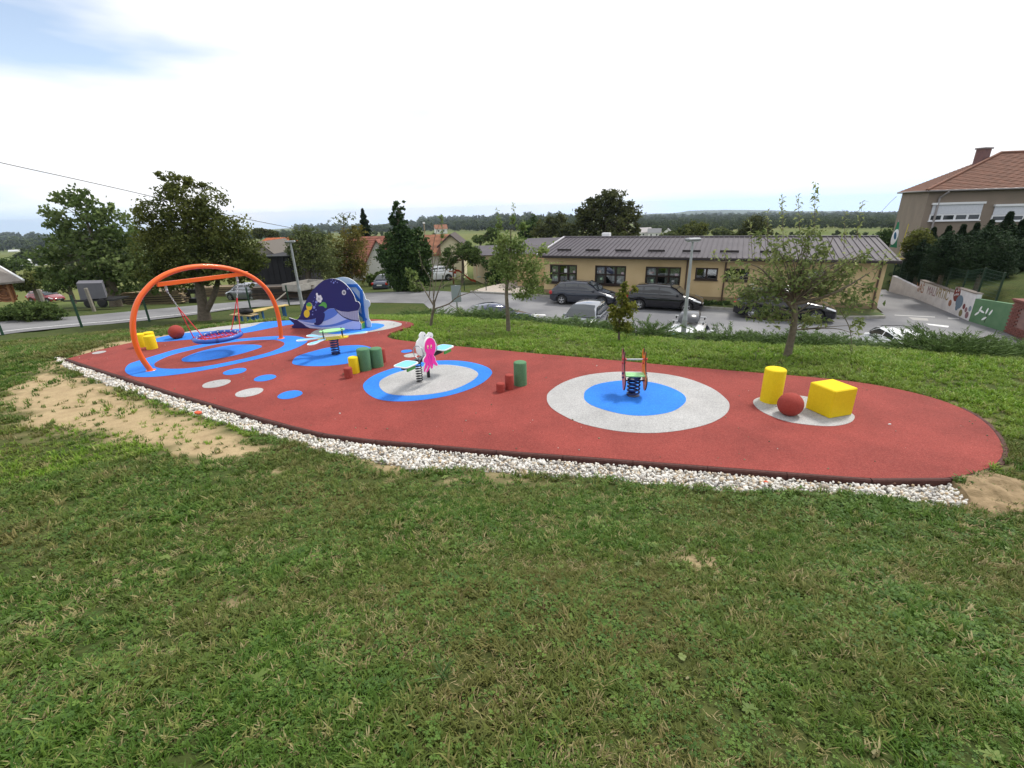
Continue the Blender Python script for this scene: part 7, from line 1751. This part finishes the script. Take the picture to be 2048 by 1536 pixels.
make_tree('young_tree', 'small bushy young tree with yellowing top between two parked cars', 'tree', bs, [bs] + [AtY(x, y, Yb) for x, y in ((1238, 665), (1240, 635), (1245, 600), (1249, 565))], [.035, .03, .024, .018, .008], LB(Yb, (1245,600,12,32),(1250,572,7,18),(1232,632,16,22),(1258,622,15,22),(1269,582,8,10),(1245,655,18,14),(1222,615,7,10)), 1500, .088, f_young, bark, .62, 7, .22, 2.0, 20, seed=15, up=.2, droop=.45)
bs = G(1574, 714, -.18); Yc = bs[1]
make_tree('apple_tree', 'largest apple tree with spreading branches and upright shoots in front of the black estate car', 'tree', bs, [bs] + [AtY(x, y, Yc) for x, y in ((1578, 695), (1586, 660), (1589, 628), (1588, 606))], [.10, .085, .075, .07, .06], LB(Yc, (1540,570,54,38),(1500,592,42,30),(1598,545,48,44),(1648,570,46,40),(1560,505,34,30),(1618,475,28,34),(1684,540,42,32),(1468,560,22,26),(1722,515,24,22),(1700,600,36,30),(1540,630,46,22),(1625,640,40,16),(1738,575,18,22),(1712,650,16,26),(1480,530,18,14),(1640,500,24,24),(1520,470,16,18)), 2700, .125, f_apple2, bark_l, .42, 4, .38, 1.25, 120, seed=16, up=.3, droop=.4, limb_r=.28,
  extra=[[(Vector(AtY(1588, 620, Yc)), .05), (Vector(AtY(1565, 590, Yc)), .04), (Vector(AtY(1540, 555, Yc)), .025), (Vector(AtY(1500, 528, Yc)), .012), (Vector(AtY(1405, 522, Yc + .2)), .005)], [(Vector(AtY(1588, 608, Yc)), .05), (Vector(AtY(1640, 596, Yc - .2)), .035), (Vector(AtY(1690, 575, Yc - .3)), .022), (Vector(AtY(1740, 545, Yc - .3)), .008)], [(Vector(AtY(1588, 640, Yc)), .03), (Vector(AtY(1550, 640, Yc)), .018), (Vector(AtY(1490, 632, Yc)), .008)], [(Vector(AtY(1640, 596, Yc)), .026), (Vector(AtY(1636, 550, Yc)), .018), (Vector(AtY(1668, 470, Yc)), .006)], [(Vector(AtY(1680, 620, Yc)), .012), (Vector(AtY(1700, 660, Yc)), .008), (Vector(AtY(1706, 728, Yc - .1)), .004)]],
  shoots=[(AtY(1567,500,Yc), AtY(1564,388,Yc), 34), (AtY(1600,470,Yc), AtY(1596,388,Yc), 24), (AtY(1628,470,Yc), AtY(1631,364,Yc), 36), (AtY(1688,500,Yc), AtY(1690,420,Yc), 18), (AtY(1712,480,Yc), AtY(1726,402,Yc), 24), (AtY(1535,490,Yc), AtY(1536,418,Yc), 16), (AtY(1505,520,Yc), AtY(1500,440,Yc), 18), (AtY(1430,524,Yc), AtY(1428,500,Yc), 9), (AtY(1452,525,Yc), AtY(1450,498,Yc), 9), (AtY(1745,560,Yc), AtY(1775,500,Yc), 20), (AtY(1745,540,Yc), AtY(1800,508,Yc), 18), (AtY(1700,690,Yc), AtY(1706,728,Yc), 7), (AtY(1480,560,Yc), AtY(1445,560,Yc), 14)])
# oak and other trees behind the tan building
Y13 = 72.
make_tree('oak_tree', 'big round crowned tree behind the tan building roof', 'tree', AtY(1213, 500, Y13), [AtY(1213, 520, Y13), AtY(1213, 480, Y13), AtY(1212, 450, Y13), AtY(1213, 425, Y13)], [.7, .5, .4, .2], LB(Y13, (1215,402,42,22),(1177,425,28,26),(1252,424,28,24),(1212,440,58,26),(1166,458,26,20),(1268,456,18,24),(1215,470,64,16),(1190,405,16,14)), 10500, .42, f_oak, bark, .6, 22, .16, 2.6, 60, seed=17)
for i, (q, Y, lb, lm) in enumerate((([(1100,452,30,18),(1088,465,26,14),(1120,440,16,16)], 96, 'dark broad tree left of the big round crowned tree', f_oak), ([(1062,455,18,16),(1068,438,7,14),(1055,468,18,10)], 105, 'slender dark tree behind the leafy apple tree', f_ivy), ([(1138,462,16,14),(1128,472,16,10)], 90, 'small dark tree tucked left of the big round crown', f_oak),
   ([(1388,458,26,15),(1372,466,18,10),(1402,462,14,12)], 110, 'brownish tree above the roof right of the lamp post', f_wal), ([(1508,452,22,22),(1490,465,18,12),(1525,462,16,14)], 82, 'dark tree above the roof behind the largest apple tree', f_oak), ([(1776,478,22,20),(1792,488,16,22),(1762,490,14,12)], 52, 'dark bushy tree at the right end of the metal roof', f_ivy), ([(1348,470,20,7),(1330,473,12,5)], 120, 'low pale tree line piece above the roof ridge', f_wil), ([(1440,464,16,8),(1456,468,14,6)], 130, 'small pale tree above the roof between two darker trees', f_wil), ([(960,478,18,8),(985,470,14,14),(1000,480,14,9)], 110, 'bushy tree at the edge of the far meadow', f_bush),
   ([(132,560,42,22),(105,572,26,14)], 47, 'bush row behind the red car', f_bush), ([(62,560,24,18),(48,570,20,12)], 50, 'bush between the hut roof and the red car', f_wal), ([(22,528,34,13),(0,536,26,12)], 95, 'dark bush beyond the hut roof', f_bush), ([(112,512,14,16),(120,520,18,10)], 120, 'dark round bush in the meadow behind the far left tree', f_oak), ([(262,585,22,14),(285,590,18,10)], 38, 'bush under the far left tree by the dark boards', f_bush), ([(985,497,14,10)], 60, 'round bush by the annexe roof', f_bush), ([(545,470,12,10),(520,466,14,10)], 130, 'trees beside the orange roof', f_oak), ([(745,560,12,12),(762,552,12,10)], 52, 'green shrub behind the dark saloon', f_bush), ([(650,572,22,6),(690,574,22,6)], 48, 'low hedge bushes behind the whale', f_wil))):
    L_ = LB(Y, *q); bx_ = L_[0][0]; tz = bx_[2] - L_[0][1][2] - 1.5
    make_tree('tree' if Y > 70 else 'bush', lb, 'tree' if Y > 70 else 'shrub', (bx_[0], bx_[1], tz), [(bx_[0], bx_[1], tz - 2), (bx_[0], bx_[1], tz + 1), tuple(bx_)], [.25, .2, .1], L_, 2600, Y * .0048, lm, bark, .6, 14, .2, 2.4, 10, seed=30 + i)
# bush by the road at far left, shrubs at the building foot
make_tree('roadside_bush', 'dark tangled bush by the road in front of the wooden hut', 'shrub', on_land(60, 640), [on_land(60, 640), AtY(60, 630, on_land(60, 640)[1])], [.04, .02], [lobe(x, y, rx, ry, on_land(60, 640)[1]) for x, y, rx, ry in ((62,622,48,18),(22,628,24,14),(108,628,22,12))], 4200, .16, f_bush, bark, .5, 16, .2, 2.3, 14, seed=60)
for x, y, rx, ry, lb in ((1412, 607, 26, 6, 'low spreading juniper at the foot of the tan wall right of the lamp post'), (1448, 608, 20, 6, 'low spreading juniper by the black estate car tail'), (1722, 605, 24, 16, 'dark shrub at the right corner of the tan building'), (1190, 596, 26, 7, 'sparse low shrub behind the dark grey hatchback')):
    Yq = G(x, y + ry, PZ)[1]
    make_tree('foot_shrub', lb, 'shrub', AtY(x, y + ry, Yq), [AtY(x, y + ry + 1, Yq), AtY(x, y, Yq)], [.03, .02], [lobe(x, y, rx, ry, Yq, .4)], 1300, .15, f_jun, bark, .3, 12, .3, 2, 6, seed=int(x))
# conifers before the school
cg = 'conifers in front of the school'
for i, (x, yt, Y, w, lb, sz) in enumerate(((1822, 466, 33.5, 1.25, 'short conifer at the left end of the row before the school', .26), (1845, 455, 33, 1.15, 'second conifer from the left before the school wall', .26), (1873, 452, 33, 1.2, 'conifer below the left end of the long school window', .26), (1900, 449, 32.5, 1.2, 'conifer below the middle of the long school window', .26), (1926, 446, 32.5, 1.2, 'conifer below the right end of the long school window', .26), (1952, 440, 32, 1.2, 'conifer between the two school windows', .26), (1984, 424, 30, 1.5, 'tallest conifer in front of the right school window', .26), (2012, 440, 31.5, 1.25, 'conifer right of the tallest one', .26), (2038, 432, 31.5, 1.3, 'conifer at the right edge of the picture', .26), (2075, 440, 32, 1.3, 'conifer past the right edge', .26))):
    b_ = AtY(x, 545, Y); z_ = float(hill(np.array([b_[0]]), np.array([b_[1]]))[0]); tz = AtY(x, yt, Y)[2]
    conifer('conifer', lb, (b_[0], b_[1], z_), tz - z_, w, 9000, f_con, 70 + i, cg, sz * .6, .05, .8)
for x, y, rx, ry, Y, lb in ((1895, 510, 34, 40, 28, 'shaggy dark conifer standing nearer behind the mural wall'), (1975, 505, 46, 48, 26.5, 'broad shaggy dark conifer behind the green wall'), (1842, 520, 22, 34, 31, 'dark shrub under the brownish tree by the flag')):
    L_ = [lobe(x, y, rx, ry, Y), lobe(x - rx * .4, y + ry * .5, rx * .8, ry * .4, Y), lobe(x + rx * .4, y + ry * .35, rx * .7, ry * .4, Y), lobe(x + 4, y - ry * .7, rx * .4, ry * .5, Y)]
    c = L_[0][0]; z_ = float(hill(np.array([c[0]]), np.array([c[1]]))[0])
    make_tree('shaggy_conifer', lb, 'tree', (c[0], c[1], z_), [(c[0], c[1], z_ - .2), (c[0], c[1], z_ + 1.5), tuple(c)], [.14, .12, .06], L_, 9000, .17, f_con, bark, .35, 22, .2, 2.2, 24, seed=int(x), up=.8)
make_tree('brownish_tree', 'brownish green tree between the flag and the conifers', 'tree', AtY(1835, 540, 32), [AtY(1835, 548, 32), AtY(1838, 500, 32), AtY(1840, 475, 32)], [.12, .09, .05], LB(32, (1838,478,22,20),(1820,490,16,16),(1856,490,18,18)), 2600, .17, f_wal, bark, .5, 14, .2, 2.2, 20, seed=90)
# junipers along the lawn edge
def juniper_mesh(seed, n=3600):
    r = np.random.default_rng(seed); nb_ = 150; B0 = np.c_[r.normal(0, .22, (nb_, 2)), np.zeros(nb_)]; ang = r.uniform(0, 6.283, nb_); el_ = r.uniform(.12, 1.0, nb_); Ln = r.uniform(.55, 1.15, nb_)
    D = np.stack([np.cos(ang) * np.cos(el_), np.sin(ang) * np.cos(el_), np.sin(el_) * .85], 1)
    j = r.integers(0, nb_, n); f = r.random(n) ** .6; C = B0[j] + D[j] * (Ln[j] * f)[:, None]; C[:, 2] += .10 * f * (1 - f) - .02; C += r.normal(0, .018, C.shape)
    dirn = unit(D[j] + r.normal(0, .38, (n, 3)) + np.array([0, 0, .15])); s = r.uniform(.07, .17, n)[:, None]; side_ = unit(np.cross(dirn, r.normal(size=(n, 3)))) * .011
    V = np.stack([C - side_, C + side_, C + dirn * s + side_ * .25, C + dirn * s - side_ * .25], 1).reshape(-1, 3); i = np.arange(n) * 4
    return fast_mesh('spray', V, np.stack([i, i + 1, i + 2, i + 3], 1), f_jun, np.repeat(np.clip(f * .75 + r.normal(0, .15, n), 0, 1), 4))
jm = [juniper_mesh(s, 5200) for s in (1, 2, 3)]
stem_b = MB()
for a in np.linspace(0, 6.28, 9): stem_b.tube([(0, 0, -.15), (.2 * math.cos(a), .2 * math.sin(a), .12), (.55 * math.cos(a), .55 * math.sin(a), .3)], [.025, .018, .008], 5)
jst = stem_b.mesh('stem', bark)
jl = [(836,'leftmost juniper at the lawn edge beside the whale lawn',1.0,0.7),(885,'low juniper in front of the grey sign',1.15,0.55),(940,'juniper between the grey sign and the navy saloon',1.1,0.75),(985,'juniper hiding the tail of the navy saloon',1.2,0.8),(1055,'small low juniper right of the leafy apple trunk',.9,0.5),(1120,'juniper left of the silver hatchback',1.15,0.62),(1165,'juniper hiding the bonnet of the silver hatchback',1.15,0.62),(1205,'juniper at the right corner of the silver hatchback',1.0,0.55),(1292,'tall feathery juniper right of the small bushy tree',1.15,1.05),(1335,'juniper at the left rear corner of the white car with roof box',.95,0.32),(1392,'juniper hiding the rear of the white car with roof box',1.1,0.36),(1440,'juniper right of the white car with roof box',1.2,0.85),(1495,'low juniper left of the largest apple trunk',1.05,0.7),(1545,'low juniper just behind the largest apple trunk',1.0,0.65),(1612,'juniper right of the largest apple trunk',1.15,0.8),(1662,'juniper with sagging twigs below the apple branch',1.1,0.75),(1715,'juniper left of the right hand white hatchback',1.1,0.45),(1768,'juniper hiding the left side of the right hand white hatchback',1.0,0.25),(1825,'juniper hiding the back of the right hand white hatchback',1.15,0.3),(1880,'tallest juniper right of the right hand white hatchback',1.3,1.25),(1935,'broad juniper before the green wall',1.3,1.1),(1990,'juniper before the brick pier',1.2,0.85),(2040,'juniper at the right edge of the lawn',1.2,.8),(2100,'juniper past the right edge of the lawn',1.2,.8)]
hx_ = [p[0] for p in HEDGE_PX]; hy_ = [p[1] for p in HEDGE_PX]; hz_ = [p[2] for p in HEDGE_PX]
for i, (x, lb, s, sz) in enumerate(jl):
    y = float(np.interp(x, hx_, hy_)) + 3; p = G(x, y, float(np.interp(x, hx_, hz_)))
    p = np.array(p); p[:2] += p[:2] / np.hypot(*p[:2]) * rng.uniform(.45, .85); p[2] = float(hill(p[:1], p[1:2])[0]) - .03
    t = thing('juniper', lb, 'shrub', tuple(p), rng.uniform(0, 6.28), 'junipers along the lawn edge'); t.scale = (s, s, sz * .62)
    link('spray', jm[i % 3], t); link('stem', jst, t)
# ================================================================== far country
def far_pt(px, py):
    d = ray(px, py); h_ = math.hypot(d[0], d[1]); lo, hi = 60., 12000.
    g = lambda s: CAM_H + d[2] / h_ * s - float(np.interp(s, FAR_D, FAR_Z))
    for _ in range(50):
        m = (lo + hi) / 2
        if g(m) > 0: lo = m
        else: hi = m
    return np.array([d[0] / h_ * lo, d[1] / h_ * lo, float(np.interp(lo, FAR_D, FAR_Z))]), lo
def far_tree(name, seed, lm, n=420, h=1.0):
    r = np.random.default_rng(seed); lob = [(np.array([0, 0, .55]), np.array([.36, .36, .42]))] + [(np.array([r.uniform(-.22, .22), r.uniform(-.22, .22), r.uniform(.35, .8)]), np.array([.22, .22, .2])) for _ in range(4)]
    C, O, K = crown_points(lob, n, 10, .16, 3., r); nr = unit(r.normal(size=C.shape) * .6 + O + np.array([0, 0, .4])); V, F = leaf_cards(C, nr, np.full(len(C), .15), .8, .2, r)
    return fast_mesh(name, V, F, lm, np.repeat(np.clip(r.normal(.5, .25, len(C)), 0, 1), 4))
def cone_tree(name, seed, lm, n=380):
    r = np.random.default_rng(seed); u = r.random(n) ** 1.3; a = r.uniform(0, 6.28, n); rad = .24 * (1 - u) ** .8 * r.random(n) ** .3
    C = np.stack([rad * np.cos(a), rad * np.sin(a), .08 + .95 * u], 1); nr = unit(np.stack([np.cos(a), np.sin(a), np.full(n, .8)], 1) + r.normal(size=(n, 3)) * .4); V, F = leaf_cards(C, nr, np.full(n, .12), .6, .2, r)
    return fast_mesh(name, V, F, lm, np.repeat(np.clip(r.normal(.4, .25, n), 0, 1), 4))
ff1 = foliage('forest_leaf_dark', (.042, .062, .026), (.085, .115, .046), .2); ff2 = foliage('forest_leaf_green', (.060, .088, .032), (.12, .15, .058), .25)
ft = [far_tree('forest_tree', 1, ff1), far_tree('forest_tree', 2, ff1), far_tree('forest_tree', 3, ff2), cone_tree('forest_tree', 4, ff1)]
def forest(name, label, bands, mix=(.4, .3, .2, .1)):
    P, S, I = [], [], []
    for x0, x1, yt, yb, n, hm in bands:
        for _ in range(n):
            x = rng.uniform(x0, x1); a = float(np.interp(x, *yt)) if isinstance(yt, tuple) else yt; c = float(np.interp(x, *yb)) if isinstance(yb, tuple) else yb
            p, d = far_pt(x, rng.uniform(a, c)); P.append(p); S.append(rng.uniform(.7, 1.3) * hm * d / FPX); I.append(rng.choice(4, p=mix))
    n = len(P); return scatter(name, np.array(P), np.c_[rng.uniform(-.05, .05, (n, 2)), rng.uniform(0, 6.28, n)], np.array(S), np.array(I), ft, label, 'forest')
forest('left_forest', 'dark forest along the hill crest at the far left', [(-250, 300, ([-250, 0, 80, 200, 300], [500, 490, 486, 482, 479]), ([-250, 0, 80, 200, 300], [508, 505, 503, 496, 490]), 700, 13), (290, 620, 472, 482, 260, 11)])
forest('middle_forest', 'dark tree line beyond the meadow behind the houses', [(590, 790, 460, 466, 260, 10), (840, 1010, 450, 463, 420, 15), (985, 1160, 448, 464, 420, 18), (780, 860, 453, 461, 160, 10)])
forest('valley_forest', 'wooded valley fading towards the far ridge', [(1270, 1850, 441, 458, 1500, 10), (1270, 1850, 431, 442, 1500, 6), (1270, 1850, 428, 432, 600, 3), (1270, 1480, 458, 464, 130, 9), (1800, 2500, 428, 470, 900, 9), (1440, 1800, 470, 476, 60, 7)], (.35, .3, .25, .1))
forest('field_hedges', 'scattered hedge trees in the far meadows', [(0, 110, 520, 535, 14, 16), (130, 320, 500, 545, 60, 16), (700, 900, 470, 478, 8, 10), (1290, 1420, 466, 471, 50, 10), (590, 700, 468, 474, 30, 10)])
# hills on the horizon
def ridge(name, label, pts, D, base_drop, m, seed):
    xs_ = np.linspace(pts[0][0], pts[-1][0], 240); ys_ = np.interp(xs_, [p[0] for p in pts], [p[1] for p in pts]) + (vnoise(xs_, xs_ * 0, 40, seed) - .5) * 2.2 + (vnoise(xs_, xs_ * 0, 9, seed + 1) - .5) * .9
    V_, F_ = [], []; ns = 7
    for x, y in zip(xs_, ys_):
        d = ray(x, y); hh = math.hypot(d[0], d[1]); top = CAM_H + d[2] / hh * D
        for j in range(ns):
            f = j / (ns - 1); dist = D * (1 - .32 * f); z = top - base_drop * f ** 1.3 + (float(vnoise(x, j * 50., 25, seed + 2)) - .5) * base_drop * .25 * (0 < j < ns - 1)
            V_.append((d[0] / hh * dist, d[1] / hh * dist, z))
        dist = D * 1.25; V_.append((d[0] / hh * dist, d[1] / hh * dist, top - base_drop * 1.6))
    k = ns + 1
    for i in range(len(xs_) - 1):
        for j in range(ns - 1): F_.append((i * k + j, (i + 1) * k + j, (i + 1) * k + j + 1, i * k + j + 1))
        F_.append((i * k + ns, (i + 1) * k + ns, (i + 1) * k, i * k))
    b = MB(); b.add(V_, F_, 0, True); return struct(name, b, m, label, 'hills')
wood = mat('wooded_hill', (.035, .058, .034), .95, c2=(.065, .095, .050), scale=.02, detail=10, mixlo=.4, mixhi=.6)
ridge('hills', 'long blue ridge on the horizon at the right', [(-1200, 500), (-200, 478), (300, 468), (700, 452), (960, 441), (1080, 434), (1122, 429.5), (1150, 433), (1290, 428.5), (1340, 427), (1380, 421.5), (1440, 420), (1520, 421), (1600, 421.5), (1660, 422.5), (1760, 424), (1850, 424), (2100, 418), (3200, 380)], 5200, 120, wood, 3)
ridge('near_hills', 'lower wooded rise behind the houses', [(560, 462), (640, 456), (700, 452), (760, 448), (830, 449), (900, 447), (960, 449), (1000, 450), (1100, 446)], 1500, 26, wood, 9)
# small far houses
def far_house(px, py, w_, label, roof_m, wall_m, rz):
    p, d = far_pt(px, py); t = thing('far_house', label, 'house', tuple(p), rz, 'small houses far off among the trees'); h_ = w_ * .42; dp = w_ * .7
    b = MB(); b.add([(-w_ / 2, -dp / 2, -1), (w_ / 2, -dp / 2, -1), (w_ / 2, dp / 2, -1), (-w_ / 2, dp / 2, -1), (-w_ / 2, -dp / 2, h_), (w_ / 2, -dp / 2, h_), (w_ / 2, dp / 2, h_), (-w_ / 2, dp / 2, h_), (-w_ / 2, 0, h_ * 1.7), (w_ / 2, 0, h_ * 1.7)], [(0, 1, 5, 4), (1, 2, 6, 5), (2, 3, 7, 6), (3, 0, 4, 7), (4, 7, 8), (5, 6, 9)]); part('wall', b, wall_m, t)
    o = .06 * w_; b = MB(); b.add([(-w_ / 2 - o, -dp / 2 - o, h_ - o * .6), (w_ / 2 + o, -dp / 2 - o, h_ - o * .6), (w_ / 2 + o, 0, h_ * 1.75), (-w_ / 2 - o, 0, h_ * 1.75), (w_ / 2 + o, dp / 2 + o, h_ - o * .6), (-w_ / 2 - o, dp / 2 + o, h_ - o * .6)], [(0, 1, 2, 3), (3, 2, 4, 5)]); part('roof', b, roof_m, t)
    for i in (-.25, .2): bx('window', t, paneg, (w_ * i, -dp / 2 - .03, h_ * .55), (w_ * .12, .06, h_ * .3))
for q in ((541, 468, 12, 'red roofed far house above the orange roof', redt, whw, .3), (556, 469, 14, 'white far house with a grey gable by the willow bush', mat('grey_far_roof', (.2, .2, .21), .8), whw, -.6), (529, 461, 10, 'tiny red roofed house on the crest over the walnut', redt, whw, .1), (512, 466, 9, 'tiny red house at the right edge of the walnut crown', redt, whw, .5), (882, 467, 13, 'white far house with a brown roof on the meadow edge', oldt, whw, .3), (246, 488, 11, 'red and white far house seen through the left tree', redt, whw, .4), (1288, 474.5, 6.5, 'white far house just above the metal roof by the big round tree', mat('pale_far_roof', (.4, .38, .38), .8), whw, .2), (1308, 475, 6, 'far house with a grey roof among low trees above the metal roof', mat('grey_far_roof', (.2, .2, .21), .8), whw, -.3), (1334, 475, 6, 'far house with a pale gable left of the lamp head', mat('grey_far_roof', (.2, .2, .21), .8), whw, 1.2), (1356, 432, 26, 'tiny pale farmhouse high on the wooded valley side', redt, whw, 0), (1372, 431.5, 24, 'second tiny farmhouse right of the first on the valley side', redt, whw, .4)):
    far_house(*q)
for i, (x, y, w_) in enumerate(((28, 503.5, 11), (45, 502, 12), (61, 501, 9), (72, 501, 7), (55, 532, 6), (70, 531, 7))):
    p, d = far_pt(x, y); t = thing('greenhouse', ('small white tunnel greenhouse at the foot of the left forest', 'longest white tunnel greenhouse under the left forest', 'short white tunnel greenhouse right of the long one', 'last tiny white tunnel at the right under the left forest', 'small white shed lower in the left meadow', 'white shed beside another in the left meadow')[i], 'greenhouse', tuple(p), .2, 'white tunnels in the far left meadow')
    b = MB(); k_ = 8; vs = [(s * w_ / 2, -2.2 * math.cos(math.pi * j / k_), 2.6 * math.sin(math.pi * j / k_)) for s in (-1, 1) for j in range(k_ + 1)]; b.add(vs, [(j, j + 1, k_ + 2 + j, k_ + 1 + j) for j in range(k_)] + [tuple(range(k_ + 1)), tuple(range(k_ + 1, 2 * k_ + 2))]); part('film', b, hpl_white, t)
# air between here and the ridge
hz_m = bpy.data.materials.new('haze'); hz_m.use_nodes = True; t_ = hz_m.node_tree; t_.nodes.clear()
pv = N(t_, 'ShaderNodeVolumePrincipled'); ov_ = N(t_, 'ShaderNodeOutputMaterial'); pv.inputs['Color'].default_value = (.70, .82, 1, 1); pv.inputs['Density'].default_value = 0.0001; pv.inputs['Anisotropy'].default_value = .2
t_.links.new(pv.outputs[0], ov_.inputs['Volume'])
USE_HAZE = True
if USE_HAZE:
    b = MB(); b.box((0, 0, -142), (11000, 11000, 330)); me = b.mesh('haze', hz_m); o = link('haze', me); tag(o, 'thin bluish haze over the whole valley', 'haze', kind='stuff')
